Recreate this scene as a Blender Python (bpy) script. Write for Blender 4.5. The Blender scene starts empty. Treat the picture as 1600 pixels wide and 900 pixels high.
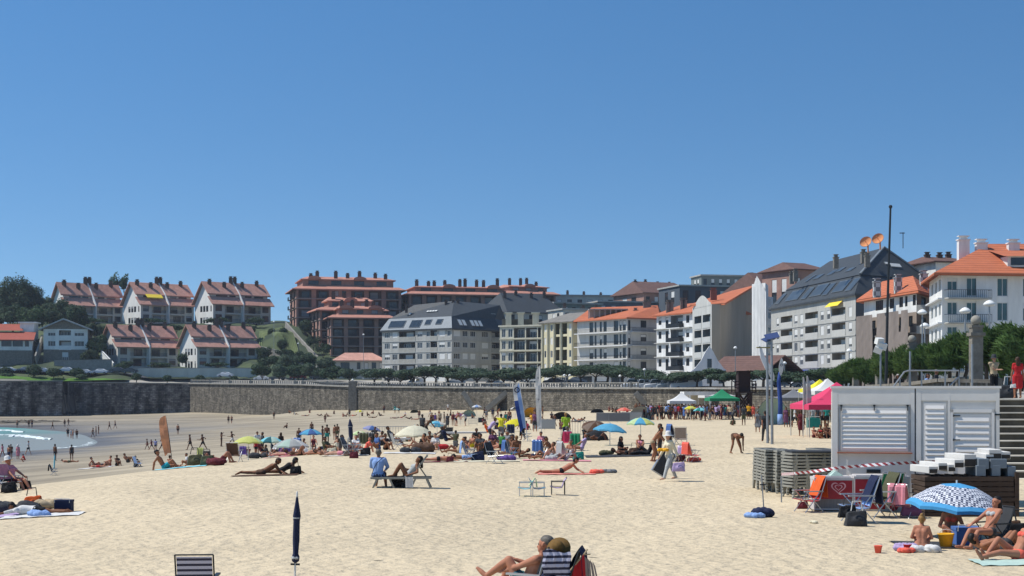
import bpy,bmesh,math,random
import numpy as np
from mathutils import Vector,Matrix,Euler
R=math.radians
random.seed(7)
scene=bpy.context.scene
COL=scene.collection
F,CX,HY,CAMZ=2300.0,800.0,609.0,3.2
def W(px,py,d):return Vector(((px-CX)/F*d,d,CAMZ-(py-HY)/F*d))
def XY(px,d):return Vector(((px-CX)/F*d,d))
def ZH(py,d):return CAMZ-(py-HY)/F*d
# materials
MATS={}
def srgb(h):
 if isinstance(h,str):
  h=h.lstrip('#');c=[int(h[i:i+2],16)/255 for i in(0,2,4)]
  return tuple(x/12.92 if x<=.04045 else((x+.055)/1.055)**2.4 for x in c)
 return tuple(h)
def mat(name,col,rough=.8,var=.12,scale=3.0,bump=0.0,bscale=20.0,metal=0.0,spec=.3,trans=0.0,sheen=0.0,stretch=None):
 if name in MATS:return MATS[name]
 m=bpy.data.materials.new(name);m.use_nodes=True;MATS[name]=m
 nt=m.node_tree;b=nt.nodes['Principled BSDF'];L=nt.links.new
 c=srgb(col)
 b.inputs['Roughness'].default_value=rough
 b.inputs['Metallic'].default_value=metal
 b.inputs['Specular IOR Level'].default_value=spec
 tc=nt.nodes.new('ShaderNodeTexCoord');src=tc.outputs['Object']
 if stretch:
  mp=nt.nodes.new('ShaderNodeMapping');mp.inputs['Scale'].default_value=stretch
  L(src,mp.inputs['Vector']);src=mp.outputs['Vector']
 if 'render' in name or 'cladding' in name:
  stretch=(1,1,.22);var=max(var,.15)
  mp=nt.nodes.new('ShaderNodeMapping');mp.inputs['Scale'].default_value=stretch;L(src,mp.inputs['Vector']);src=mp.outputs['Vector']
 if var>0:
  n=nt.nodes.new('ShaderNodeTexNoise');n.inputs['Scale'].default_value=scale;n.inputs['Detail'].default_value=4
  n.inputs['Roughness'].default_value=.62
  L(src,n.inputs['Vector'])
  r=nt.nodes.new('ShaderNodeMapRange');r.inputs[1].default_value=.3;r.inputs[2].default_value=.7
  r.inputs[3].default_value=1-var;r.inputs[4].default_value=1+var
  L(n.outputs['Fac'],r.inputs[0])
  mx=nt.nodes.new('ShaderNodeVectorMath');mx.operation='SCALE';mx.inputs[0].default_value=c
  L(r.outputs[0],mx.inputs['Scale']);L(mx.outputs[0],b.inputs['Base Color'])
 else:b.inputs['Base Color'].default_value=(*c,1)
 if bump>0:
  n2=nt.nodes.new('ShaderNodeTexNoise');n2.inputs['Scale'].default_value=bscale;n2.inputs['Detail'].default_value=3
  L(src,n2.inputs['Vector'])
  bp=nt.nodes.new('ShaderNodeBump');bp.inputs['Strength'].default_value=1;bp.inputs['Distance'].default_value=bump
  L(n2.outputs['Fac'],bp.inputs['Height']);L(bp.outputs[0],b.inputs['Normal'])
 if trans>0:
  t=nt.nodes.new('ShaderNodeBsdfTranslucent');t.inputs['Color'].default_value=(*[min(1,x*1.1)for x in c],1)
  ms=nt.nodes.new('ShaderNodeMixShader');ms.inputs[0].default_value=trans
  out=nt.nodes['Material Output']
  L(b.outputs[0],ms.inputs[1]);L(t.outputs[0],ms.inputs[2]);L(ms.outputs[0],out.inputs['Surface'])
 return m
def cloth(name,col,**k):
 k.setdefault('var',.08);k.setdefault('scale',14);k.setdefault('rough',.85);k.setdefault('bump',.006);k.setdefault('bscale',18)
 return mat('cloth_'+name,col,**k)
def glass(name='window_glass',col='#2a3238',rough=.1):
 return mat(name,col,rough=rough,var=.35,scale=.35,spec=.6)
def nodes_of(name):
 m=bpy.data.materials.new(name);m.use_nodes=True;MATS[name]=m
 return m,m.node_tree,m.node_tree.nodes['Principled BSDF'],m.node_tree.links.new
def mat_brick(name,c1,c2,mortar,sx,sz,bump=.04,rough=.9,noise=.5,msize=.03,nscale=.25,stain=None):
 """stone wall laid in courses; texture space = generated wall UV (metres)"""
 m,nt,b,L=nodes_of(name)
 uv=nt.nodes.new('ShaderNodeUVMap');uv.uv_map='UVMap'
 br=nt.nodes.new('ShaderNodeTexBrick');br.inputs['Scale'].default_value=1
 br.inputs['Brick Width'].default_value=sx;br.inputs['Row Height'].default_value=sz
 br.inputs['Mortar Size'].default_value=msize;br.inputs['Color1'].default_value=(*srgb(c1),1)
 br.inputs['Color2'].default_value=(*srgb(c2),1);br.inputs['Mortar'].default_value=(*srgb(mortar),1)
 n0=nt.nodes.new('ShaderNodeTexNoise');n0.inputs['Scale'].default_value=1.6;n0.inputs['Detail'].default_value=3
 L(uv.outputs[0],n0.inputs['Vector'])
 ds=nt.nodes.new('ShaderNodeVectorMath');ds.operation='SCALE';ds.inputs['Scale'].default_value=.35
 ad=nt.nodes.new('ShaderNodeVectorMath');ad.operation='ADD'
 L(n0.outputs['Color'],ds.inputs[0]);L(uv.outputs[0],ad.inputs[0]);L(ds.outputs[0],ad.inputs[1]);L(ad.outputs[0],br.inputs['Vector'])
 mp=nt.nodes.new('ShaderNodeMapping');mp.inputs['Scale'].default_value=(1,.35,1);L(uv.outputs[0],mp.inputs['Vector'])
 n=nt.nodes.new('ShaderNodeTexNoise');n.inputs['Scale'].default_value=nscale;n.inputs['Detail'].default_value=8;n.inputs['Roughness'].default_value=.75
 L(mp.outputs[0],n.inputs['Vector'])
 r=nt.nodes.new('ShaderNodeMapRange');r.inputs[1].default_value=.4;r.inputs[2].default_value=.62;r.inputs[3].default_value=1-noise;r.inputs[4].default_value=1+noise*.8
 L(n.outputs['Fac'],r.inputs[0])
 mx=nt.nodes.new('ShaderNodeVectorMath');mx.operation='SCALE'
 L(br.outputs['Color'],mx.inputs[0]);L(r.outputs[0],mx.inputs['Scale']);L(mx.outputs[0],b.inputs['Base Color'])
 bp=nt.nodes.new('ShaderNodeBump');bp.inputs['Distance'].default_value=bump;bp.invert=True
 L(br.outputs['Fac'],bp.inputs['Height']);L(bp.outputs[0],b.inputs['Normal'])
 b.inputs['Roughness'].default_value=rough;b.inputs['Specular IOR Level'].default_value=.2
 return m
def mat_tiles(name,col,var=.3,pitch=.28):
 m,nt,b,L=nodes_of(name)
 tc=nt.nodes.new('ShaderNodeTexCoord');c=srgb(col)
 n=nt.nodes.new('ShaderNodeTexNoise');n.inputs['Scale'].default_value=.7;n.inputs['Detail'].default_value=9;n.inputs['Roughness'].default_value=.78
 L(tc.outputs['Object'],n.inputs['Vector'])
 r=nt.nodes.new('ShaderNodeMapRange');r.inputs[1].default_value=.3;r.inputs[2].default_value=.7;r.inputs[3].default_value=1-var;r.inputs[4].default_value=1+var*.8
 L(n.outputs['Fac'],r.inputs[0])
 wv=nt.nodes.new('ShaderNodeTexWave');wv.wave_type='BANDS';wv.bands_direction='Z';wv.inputs['Scale'].default_value=1/pitch*.25;wv.inputs['Distortion'].default_value=.6
 L(tc.outputs['Object'],wv.inputs['Vector'])
 r2=nt.nodes.new('ShaderNodeMapRange');r2.inputs[3].default_value=.82;r2.inputs[4].default_value=1.08
 L(wv.outputs['Fac'],r2.inputs[0])
 mm=nt.nodes.new('ShaderNodeMath');mm.operation='MULTIPLY';L(r.outputs[0],mm.inputs[0]);L(r2.outputs[0],mm.inputs[1])
 mx=nt.nodes.new('ShaderNodeVectorMath');mx.operation='SCALE';mx.inputs[0].default_value=c
 L(mm.outputs[0],mx.inputs['Scale']);L(mx.outputs[0],b.inputs['Base Color'])
 bp=nt.nodes.new('ShaderNodeBump');bp.inputs['Distance'].default_value=.05
 L(wv.outputs['Fac'],bp.inputs['Height']);L(bp.outputs[0],b.inputs['Normal'])
 b.inputs['Roughness'].default_value=.85;b.inputs['Specular IOR Level'].default_value=.2
 return m
 # mesh builder
class MB:
 def __init__(s):s.v=[];s.f=[];s.m=[];s.uv={}
 def add(s,vs,fs,mi=0,T=None):
  o=len(s.v)
  for p in vs:
   p=Vector(p);s.v.append(T@p if T is not None else p)
  for f in fs:s.f.append([i+o for i in f]);s.m.append(mi)
  return s
 def quad(s,a,b,c,d,mi=0,uv=None):
  s.add([a,b,c,d],[(0,1,2,3)],mi)
  if uv:s.uv[len(s.f)-1]=uv
  return s
 def tri(s,a,b,c,mi=0):return s.add([a,b,c],[(0,1,2)],mi)
 def box(s,x0,x1,y0,y1,z0,z1,mi=0,T=None):
  vs=[(x0,y0,z0),(x1,y0,z0),(x1,y1,z0),(x0,y1,z0),(x0,y0,z1),(x1,y0,z1),(x1,y1,z1),(x0,y1,z1)]
  return s.add(vs,[(0,3,2,1),(4,5,6,7),(0,1,5,4),(1,2,6,5),(2,3,7,6),(3,0,4,7)],mi,T)
 def beam(s,a,b,w,h=None,mi=0,up=(0,0,1)):
  a=Vector(a);b=Vector(b);h=h or w;d=(b-a);L=d.length
  if L<1e-6:return s
  d.normalize();u=Vector(up)
  if abs(d.dot(u))>.99:u=Vector((0,1,0))
  sx=d.cross(u).normalized();sz=sx.cross(d)
  T=Matrix.Translation(a)@Matrix((sx,d,sz)).transposed().to_4x4()
  return s.box(-w/2,w/2,0,L,-h/2,h/2,mi,T)
 def tube(s,pts,r,n=8,mi=0,cap=True,r1=None,scl=None):
  pts=[Vector(p)for p in pts];k=len(pts);o=len(s.v);prev=None
  for i,p in enumerate(pts):
   d=(pts[min(i+1,k-1)]-pts[max(i-1,0)]).normalized()
   u=Vector((0,0,1))if abs(d.z)<.95 else Vector((0,1,0))
   if prev is not None:u=prev
   sx=d.cross(u).normalized();sy=sx.cross(d).normalized();prev=sy
   rr=r if r1 is None else r+(r1-r)*i/(k-1)
   if scl:rr=scl[i]
   for j in range(n):
    a=2*math.pi*j/n;s.v.append(p+sx*math.cos(a)*rr+sy*math.sin(a)*rr)
  for i in range(k-1):
   for j in range(n):
    s.f.append([o+i*n+j,o+i*n+(j+1)%n,o+(i+1)*n+(j+1)%n,o+(i+1)*n+j]);s.m.append(mi)
  if cap:
   s.f.append([o+j for j in range(n)][::-1]);s.m.append(mi)
   s.f.append([o+(k-1)*n+j for j in range(n)]);s.m.append(mi)
  return s
 def lathe(s,prof,n=16,c=(0,0,0),mi=0,T=None,sx=1,sy=1):
  o=len(s.v);c=Vector(c)
  for r,z in prof:
   for j in range(n):
    a=2*math.pi*j/n;p=c+Vector((r*math.cos(a)*sx,r*math.sin(a)*sy,z));s.v.append(T@p if T is not None else p)
  for i in range(len(prof)-1):
   for j in range(n):
    s.f.append([o+i*n+j,o+i*n+(j+1)%n,o+(i+1)*n+(j+1)%n,o+(i+1)*n+j]);s.m.append(mi)
  return s
 def ball(s,c,r,n=10,k=7,mi=0,sc=(1,1,1),T=None):
  M=Matrix.Translation(c)@Matrix.Diagonal((sc[0],sc[1],sc[2],1))
  if T is not None:M=T@M
  prof=[(max(1e-4,r*math.sin(math.pi*i/k)),-r*math.cos(math.pi*i/k))for i in range(k+1)]
  return s.lathe(prof,n,mi=mi,T=M)
 def capsule(s,a,ra,b,rb,n=12,k=4):
  a=Vector(a);b=Vector(b);d=b-a
  if d.length<1e-5:d=Vector((0,0,.001))
  d=d.normalized();u=Vector((0,0,1))if abs(d.z)<.9 else Vector((0,1,0))
  sx=d.cross(u).normalized();sy=sx.cross(d);o=len(s.v);rings=[]
  for i in range(k+1):
   t=-math.pi/2+math.pi/2*i/k;rings.append((a+d*math.sin(t)*ra,max(1e-4,math.cos(t)*ra)))
  for i in range(k+1):
   t=math.pi/2*i/k;rings.append((b+d*math.sin(t)*rb,max(1e-4,math.cos(t)*rb)))
  for p,r in rings:
   for j in range(n):
    t=2*math.pi*j/n;s.v.append(p+sx*math.cos(t)*r+sy*math.sin(t)*r)
  for i in range(len(rings)-1):
   for j in range(n):
    s.f.append([o+i*n+j,o+i*n+(j+1)%n,o+(i+1)*n+(j+1)%n,o+(i+1)*n+j]);s.m.append(0)
  s.f.append([o+j for j in range(n)][::-1]);s.m.append(0)
  s.f.append([o+(len(rings)-1)*n+j for j in range(n)]);s.m.append(0)
  return s
 def mesh(s,name,mats,smooth=False):
  me=bpy.data.meshes.new(name);me.from_pydata([tuple(p)for p in s.v],[],s.f)
  if not isinstance(mats,(list,tuple)):mats=[mats]
  for m in mats:me.materials.append(m)
  me.polygons.foreach_set('material_index',s.m)
  if smooth:me.polygons.foreach_set('use_smooth',[True]*len(s.f))
  if s.uv:
   l=me.uv_layers.new(name='UVMap')
   for fi,uv in s.uv.items():
    for k,li in enumerate(me.polygons[fi].loop_indices):l.data[li].uv=uv[k]
  me.update();return me
 def build(s,name,mats,parent=None,smooth=False,loc=None,rot=None):
  o=bpy.data.objects.new(name,s.mesh(name,mats,smooth));COL.objects.link(o)
  if parent:o.parent=parent
  if loc is not None:o.location=loc
  if rot is not None:o.rotation_euler=rot
  return o
def obj_from(me,name,parent=None,loc=None,rot=None,scale=None):
 o=bpy.data.objects.new(name,me);COL.objects.link(o)
 if parent:o.parent=parent
 if loc is not None:o.location=loc
 if rot is not None:o.rotation_euler=rot
 if scale is not None:o.scale=scale
 return o
def empty(name,loc,rz=0,scale=1):
 o=bpy.data.objects.new(name,None);COL.objects.link(o);o.location=loc;o.rotation_euler=(0,0,rz);o.empty_display_size=.1
 o.scale=(scale,)*3
 return o
USED={}
def tag(o,label=None,cat=None,group=None,kind=None):
 if label:o['label']=label
 if cat:o['category']=cat
 if group:o['group']=group
 if kind:o['kind']=kind
 if label and not kind:
  if label in USED and USED[label]!=group:print('DUPLABEL',label)
  elif label in USED and not group:print('DUPLABEL',label)
  USED[label]=group
  n=len(label.split())
  if n<4 or n>16:print('LABELLEN',n,label)
 return o
def copy_tree(o,parent=None):
 c=o.copy();COL.objects.link(c)
 if parent:c.parent=parent;c.matrix_parent_inverse=o.matrix_parent_inverse.copy()
 for ch in list(o.children):copy_tree(ch,c)
 return c
def place(proto,used,loc,rz,label,group=None,cat=None,scale=None,tilt=None):
 """first use moves the source itself, later uses copy it with its parts"""
 o=proto if id(proto)not in used else copy_tree(proto)
 used.add(id(proto));o.location=loc
 o.rotation_euler=(tilt[0]if tilt else 0,tilt[1]if tilt else 0,rz)
 if scale:o.scale=(scale,)*3 if not isinstance(scale,tuple)else scale
 tag(o,label,cat or o.get('category'),group);return o
PLACED=set()
# beach surface (thin plate spline through surveyed heights)
CP=[]
for x,d in[(-14,12),(0,12),(20,12),(50,12),(-12,30),(0,30),(20,30),(50,30),(-15,48),(0,50),(14,50),(50,50),(-13.5,59),(-12.5,65),(-10.5,70),(-8.5,79),(-6.5,84),(0,70),(-5,93),(0,93),(8,95)]:CP.append((x,d,0.0))
CP+=[(-3.5,111,-.15),(6,120,-.1),(13,72,.35),(20,90,.4),(60,90,.5),(26,120,.3),(21,156,0),(40,160,.1),(90,60,.5),(90,200,.3),(24,215,0),(40,200,.1),(10,200,-.4),(20,240,0)]
CP+=[(-19,30,-.8),(-20,48,-.55),(-17.5,62,-.45),(-15,72,-.5),(-12.5,82,-.5),(-10,100,-.6),(-8,130,-.9)]
CP+=[(-26,30,-3),(-27,50,-2.6),(-26,70,-2.4),(-24,95,-2.4),(-40,30,-4.2),(-40,70,-3.9),(-43,143,-3.7),(-40,110,-3.8),(-33.6,168,-3.2),(-22,150,-2.3),(-15,160,-1.4),(-18,200,-2.0)]
WL=[(-67,194),(-63,205),(-62,214),(-66,233),(-83,277),(-96,299),(-111,320),(-66,170),(-64,145),(-60,100),(-55,60),(-54,30),(-150,338),(-200,345)]
CP+=[(x,d,-5.02)for x,d in WL]
CP+=[(-90,60,-7.5),(-95,140,-7),(-110,220,-6.8),(-150,280,-7.2),(-200,200,-9),(-200,60,-9),(-220,300,-8)]
CP+=[(-48,200,-4.1),(-52,250,-4.0),(-59,307,-3.9),(-80,330,-4.2),(-120,350,-4.2),(-62,345,-3.5),(-32,220,-2.9),(-36,290,-2.9),(-15,240,-2.0),(-14,275,-1.7),(3,270,-.9),(5,235,-.7),(-10,215,-1.7)]
CP+=[(-131,375,-3.5),(-113,375,-3.5),(-117,395,-3.6),(-81,372,-3.0),(-48.5,340,-1.75),(-35,325,-1.3),(-7.6,290,-.85),(20,243,-.1),(-200,380,-3.6),(-160,378,-3.5)]
CP=np.array(CP)
def _phi(r):return np.where(r>1e-9,r*r*np.log(r+1e-12),0)
_n=len(CP);_K=_phi(np.hypot(CP[:,None,0]-CP[None,:,0],CP[:,None,1]-CP[None,:,1])/50)+np.eye(_n)*.002
_P=np.c_[np.ones(_n),CP[:,:2]/50];_A=np.zeros((_n+3,_n+3));_A[:_n,:_n]=_K;_A[:_n,_n:]=_P;_A[_n:,:_n]=_P.T
_w=np.linalg.solve(_A,np.r_[CP[:,2],0,0,0])
def sandz(x,y):
 x=np.atleast_1d(np.asarray(x,float));y=np.atleast_1d(np.asarray(y,float))
 z=_w[_n]+_w[_n+1]*x/50+_w[_n+2]*y/50
 for i in range(_n):z=z+_w[i]*_phi(np.hypot(x-CP[i,0],y-CP[i,1])/50)
 z=z+.05*np.sin(x*.55+1.3)*np.sin(y*.32+.4)*np.clip((z+1.2),0,1)
 return np.clip(z,-9,.7)
def sz(x,y):return float(sandz(x,y)[0])
_ds=np.concatenate([np.arange(14,120,.25),np.arange(120,430,.6)])
def G(px,py,lift=0.0):
 """the point of the beach seen at photo pixel (px, py)"""
 x=(px-CX)/F*_ds;zr=CAMZ-(py-HY)/F*_ds;h=sandz(x,_ds);k=np.nonzero(zr<=h)[0]
 if len(k)==0:return Vector((x[-1],_ds[-1],h[-1]))
 i=max(1,k[0]);a=zr[i-1]-h[i-1];b=h[i]-zr[i];t=a/(a+b)if a+b>0 else 0
 d=_ds[i-1]+(_ds[i]-_ds[i-1])*t;X=(px-CX)/F*d
 return Vector((X,d,sz(X,d)+lift))
cam=bpy.data.objects.new('camera',bpy.data.cameras.new('camera'));COL.objects.link(cam);scene.camera=cam
cam.location=(0,0,CAMZ);cam.rotation_euler=(R(90),0,0)
cam.data.sensor_width=36;cam.data.lens=F/1600*36;cam.data.shift_y=(HY-450)/1600;cam.data.clip_start=.5;cam.data.clip_end=12000
SUN=Vector((-1,.02,0)).normalized();EL=R(56)
sdir=Vector((SUN.x*math.cos(EL),SUN.y*math.cos(EL),math.sin(EL)))
sl=bpy.data.lights.new('sun','SUN');sl.energy=4.8;sl.angle=R(.53);sl.color=(1,.955,.89)
so=bpy.data.objects.new('sun',sl);COL.objects.link(so);so.rotation_euler=sdir.to_track_quat('Z','Y').to_euler();so.location=(-50,0,90)
w=bpy.data.worlds.new('World');scene.world=w;w.use_nodes=True
nt=w.node_tree;bg=nt.nodes['Background'];sky=nt.nodes.new('ShaderNodeTexSky');sky.sky_type='NISHITA';sky.sun_disc=False
sky.sun_elevation=EL;sky.sun_rotation=math.atan2(SUN.x,SUN.y);sky.altitude=0;sky.air_density=1.25;sky.dust_density=.0;sky.ozone_density=1.6
tcw=nt.nodes.new('ShaderNodeTexCoord');av=nt.nodes.new('ShaderNodeVectorMath');av.operation='MULTIPLY_ADD';av.inputs[1].default_value=(1,1,1.9);av.inputs[2].default_value=(0,0,.13);nv=nt.nodes.new('ShaderNodeVectorMath');nv.operation='NORMALIZE'
nt.links.new(tcw.outputs['Generated'],av.inputs[0]);nt.links.new(av.outputs[0],nv.inputs[0]);nt.links.new(nv.outputs[0],sky.inputs[0])
hs=nt.nodes.new('ShaderNodeHueSaturation');hs.inputs['Saturation'].default_value=1.3;nt.links.new(sky.outputs[0],hs.inputs['Color'])
nt.links.new(hs.outputs[0],bg.inputs[0]);bg.inputs[1].default_value=.122
scene.view_settings.view_transform='Standard';scene.view_settings.look='None';scene.view_settings.gamma=1
scene.view_settings.exposure=.13
scene.render.engine='CYCLES'
# ground materials
def mat_sand():
 m,nt,b,L=nodes_of('sand')
 N=nt.nodes.new
 tc=N('ShaderNodeTexCoord');sep=N('ShaderNodeSeparateXYZ');L(tc.outputs['Object'],sep.inputs[0])
 n1=N('ShaderNodeTexNoise');n1.inputs['Scale'].default_value=.045;n1.inputs['Detail'].default_value=5;L(tc.outputs['Object'],n1.inputs['Vector'])
 mul=N('ShaderNodeMath');mul.operation='MULTIPLY_ADD';mul.inputs[1].default_value=1.6;mul.inputs[2].default_value=-.8;L(n1.outputs['Fac'],mul.inputs[0])
 add=N('ShaderNodeMath');L(sep.outputs['Z'],add.inputs[0]);L(mul.outputs[0],add.inputs[1])
 mr=N('ShaderNodeMapRange');mr.inputs[1].default_value=-5.6;mr.inputs[2].default_value=-.2;L(add.outputs[0],mr.inputs[0])
 cr=N('ShaderNodeValToRGB');L(mr.outputs[0],cr.inputs[0]);e=cr.color_ramp.elements
 e[0].position=0;e[0].color=(*srgb('#5f5c57'),1);e[1].position=1;e[1].color=(*srgb('#c3b395'),1)
 for p,c in[(.14,'#6f6a62'),(.2,'#8b8374'),(.36,'#9d917b'),(.6,'#a89c84'),(.75,'#ada188'),(.9,'#bdae90')]:
  x=e.new(p);x.color=(*srgb(c),1)
 n2=N('ShaderNodeTexNoise');n2.inputs['Scale'].default_value=1.1;n2.inputs['Detail'].default_value=10;n2.inputs['Roughness'].default_value=.7;L(tc.outputs['Object'],n2.inputs['Vector'])
 r=N('ShaderNodeMapRange');r.inputs[1].default_value=.3;r.inputs[2].default_value=.7;r.inputs[3].default_value=.92;r.inputs[4].default_value=1.07;L(n2.outputs['Fac'],r.inputs[0])
 mp=N('ShaderNodeMapping');mp.inputs['Rotation'].default_value=(0,0,R(14));mp.inputs['Scale'].default_value=(.03,.22,1);L(tc.outputs['Object'],mp.inputs['Vector'])
 n3=N('ShaderNodeTexNoise');n3.inputs['Scale'].default_value=1;n3.inputs['Detail'].default_value=4;L(mp.outputs[0],n3.inputs['Vector'])
 r3=N('ShaderNodeMapRange');r3.inputs[1].default_value=.38;r3.inputs[2].default_value=.62;r3.inputs[3].default_value=.68;r3.inputs[4].default_value=1.05;L(n3.outputs['Fac'],r3.inputs[0])
 dry=N('ShaderNodeMapRange');dry.inputs[1].default_value=-3.2;dry.inputs[2].default_value=-1.2;L(sep.outputs['Z'],dry.inputs[0])
 mixf=N('ShaderNodeMix');mixf.data_type='FLOAT';L(dry.outputs[0],mixf.inputs[0]);L(r3.outputs[0],mixf.inputs[2]);mixf.inputs[3].default_value=1
 m1=N('ShaderNodeMath');m1.operation='MULTIPLY';L(mixf.outputs[0],m1.inputs[1])
 n5=N('ShaderNodeTexNoise');n5.inputs['Scale'].default_value=.16;n5.inputs['Detail'].default_value=3;n5.inputs['Distortion'].default_value=1.2;L(tc.outputs['Object'],n5.inputs['Vector']);r5=N('ShaderNodeMapRange');r5.inputs[1].default_value=.35;r5.inputs[2].default_value=.65;r5.inputs[3].default_value=.93;r5.inputs[4].default_value=1.04;L(n5.outputs['Fac'],r5.inputs[0]);m5=N('ShaderNodeMath');m5.operation='MULTIPLY';L(r.outputs[0],m5.inputs[0]);L(r5.outputs[0],m5.inputs[1]);L(m5.outputs[0],m1.inputs[0])
 vo=N('ShaderNodeTexVoronoi');vo.inputs['Scale'].default_value=.55;L(tc.outputs['Object'],vo.inputs['Vector'])
 sp=N('ShaderNodeMapRange');sp.inputs[1].default_value=.035;sp.inputs[2].default_value=.06;sp.inputs[3].default_value=.35;sp.inputs[4].default_value=1;L(vo.outputs['Distance'],sp.inputs[0])
 m2=N('ShaderNodeMath');m2.operation='MULTIPLY';L(m1.outputs[0],m2.inputs[0]);L(sp.outputs[0],m2.inputs[1])
 sc=N('ShaderNodeVectorMath');sc.operation='SCALE';L(cr.outputs[0],sc.inputs[0]);L(m2.outputs[0],sc.inputs['Scale']);L(sc.outputs[0],b.inputs['Base Color'])
 rr=N('ShaderNodeMapRange');rr.inputs[1].default_value=-5.3;rr.inputs[2].default_value=-3.6;rr.inputs[3].default_value=.28;rr.inputs[4].default_value=.93;L(add.outputs[0],rr.inputs[0]);L(rr.outputs[0],b.inputs['Roughness'])
 b.inputs['Specular IOR Level'].default_value=.25
 f1=N('ShaderNodeTexNoise');f1.inputs['Scale'].default_value=4.0;f1.inputs['Detail'].default_value=3.0;f1.inputs['Roughness'].default_value=.55;L(tc.outputs['Object'],f1.inputs['Vector'])
 f2=N('ShaderNodeTexVoronoi');f2.feature='SMOOTH_F1';f2.inputs['Scale'].default_value=3.1;f2.inputs['Smoothness'].default_value=.8;f2.inputs['Randomness'].default_value=1;L(tc.outputs['Object'],f2.inputs['Vector'])
 a=N('ShaderNodeMath');a.operation='MULTIPLY_ADD';a.inputs[1].default_value=.55;L(f2.outputs['Distance'],a.inputs[0]);L(f1.outputs['Fac'],a.inputs[2])
 bp=N('ShaderNodeBump');bp.inputs['Distance'].default_value=.115;L(a.outputs[0],bp.inputs['Height'])
 st=N('ShaderNodeMapRange');st.inputs[1].default_value=-2.6;st.inputs[2].default_value=-.7;st.inputs[3].default_value=.04;st.inputs[4].default_value=1;L(sep.outputs['Z'],st.inputs[0]);L(st.outputs[0],bp.inputs['Strength'])
 L(bp.outputs[0],b.inputs['Normal'])
 return m
M_SAND=mat_sand()
M_CONC=mat('concrete','#8d8a82',.9,.2,1.2,.01,8)
M_GRANITE=mat('granite','#79746a',.9,.3,2.2,.02,9)
M_ASPH=mat('asphalt','#4b4c4e',.9,.15,.5)
M_PAVE=mat('paving','#98938a',.85,.15,.8)
M_DARKMETAL=mat('dark_metal','#2c3033',.5,.1,5,metal=.3)
M_METAL=mat('grey_metal','#8f9498',.45,.1,5,metal=.5)
M_WHITEP=mat('white_paint','#d9dad6',.6,.06,2)
M_GRASS=mat('grass','#4c6a2c',.95,.35,.8,.1,6)
M_LAND=mat('hillside','#4e5a38',.95,.4,.12,.1,2)
xs=np.concatenate([np.arange(-330,-60,3.0),np.arange(-60,60,.8),np.arange(60,121,3.0)])
ys=np.concatenate([np.arange(-30,14,4.0),np.arange(14,130,.7),np.arange(130,402,2.0)])
XX,YY=np.meshgrid(xs,ys);ZZ=sandz(XX.ravel(),YY.ravel()).reshape(XX.shape)
vs=np.c_[XX.ravel(),YY.ravel(),ZZ.ravel()];nx,ny=len(xs),len(ys)
idx=np.arange(nx*ny).reshape(ny,nx)
fs=np.stack([idx[:-1,:-1],idx[:-1,1:],idx[1:,1:],idx[1:,:-1]],-1).reshape(-1,4)
me=bpy.data.meshes.new('beach');me.from_pydata(vs.tolist(),[],fs.tolist());me.materials.append(M_SAND)
me.polygons.foreach_set('use_smooth',[True]*len(fs));me.update()
tag(obj_from(me,'beach'),kind='structure')
def mat_water():
 m,nt,b,L=nodes_of('sea_water');N=nt.nodes.new
 b.inputs['Base Color'].default_value=(*srgb('#5d7876'),1);b.inputs['Roughness'].default_value=.4;b.inputs['Specular IOR Level'].default_value=.2
 tc=N('ShaderNodeTexCoord');mp=N('ShaderNodeMapping');mp.inputs['Rotation'].default_value=(0,0,R(20));mp.inputs['Scale'].default_value=(.25,1,1);L(tc.outputs['Object'],mp.inputs[0])
 n=N('ShaderNodeTexNoise');n.inputs['Scale'].default_value=.5;n.inputs['Detail'].default_value=6;L(mp.outputs[0],n.inputs['Vector'])
 bp=N('ShaderNodeBump');bp.inputs['Distance'].default_value=.35;L(n.outputs['Fac'],bp.inputs['Height']);L(bp.outputs[0],b.inputs['Normal'])
 r=N('ShaderNodeValToRGB');e=r.color_ramp.elements;e[0].position=.3;e[0].color=(*srgb('#457f7c'),1);e[1].position=.7;e[1].color=(*srgb('#6d9d95'),1)
 n2=N('ShaderNodeTexNoise');n2.inputs['Scale'].default_value=.06;n2.inputs['Detail'].default_value=5;L(mp.outputs[0],n2.inputs['Vector']);L(n2.outputs['Fac'],r.inputs[0])
 sx=N('ShaderNodeSeparateXYZ');L(tc.outputs['Object'],sx.inputs[0]);sh=N('ShaderNodeMapRange');sh.inputs[1].default_value=-92;sh.inputs[2].default_value=-70;ad=N('ShaderNodeMath');ad.operation='MULTIPLY_ADD';ad.inputs[1].default_value=24;L(n2.outputs['Fac'],ad.inputs[0]);L(sx.outputs['X'],ad.inputs[2]);L(ad.outputs[0],sh.inputs[0]);mx=N('ShaderNodeMix');mx.data_type='RGBA';L(sh.outputs[0],mx.inputs[0]);L(r.outputs[0],mx.inputs[6]);mx.inputs[7].default_value=(*srgb('#858a84'),1);L(mx.outputs[2],b.inputs['Base Color'])
 return m
mb=MB();mb.quad((-1400,-300,-5),(-50,-300,-5),(-50,372,-5),(-1400,372,-5))
tag(mb.build('sea',mat_water()),kind='structure')
M_FOAM=mat('foam','#d3dcdb',.8,.2,1,.1,2)
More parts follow.
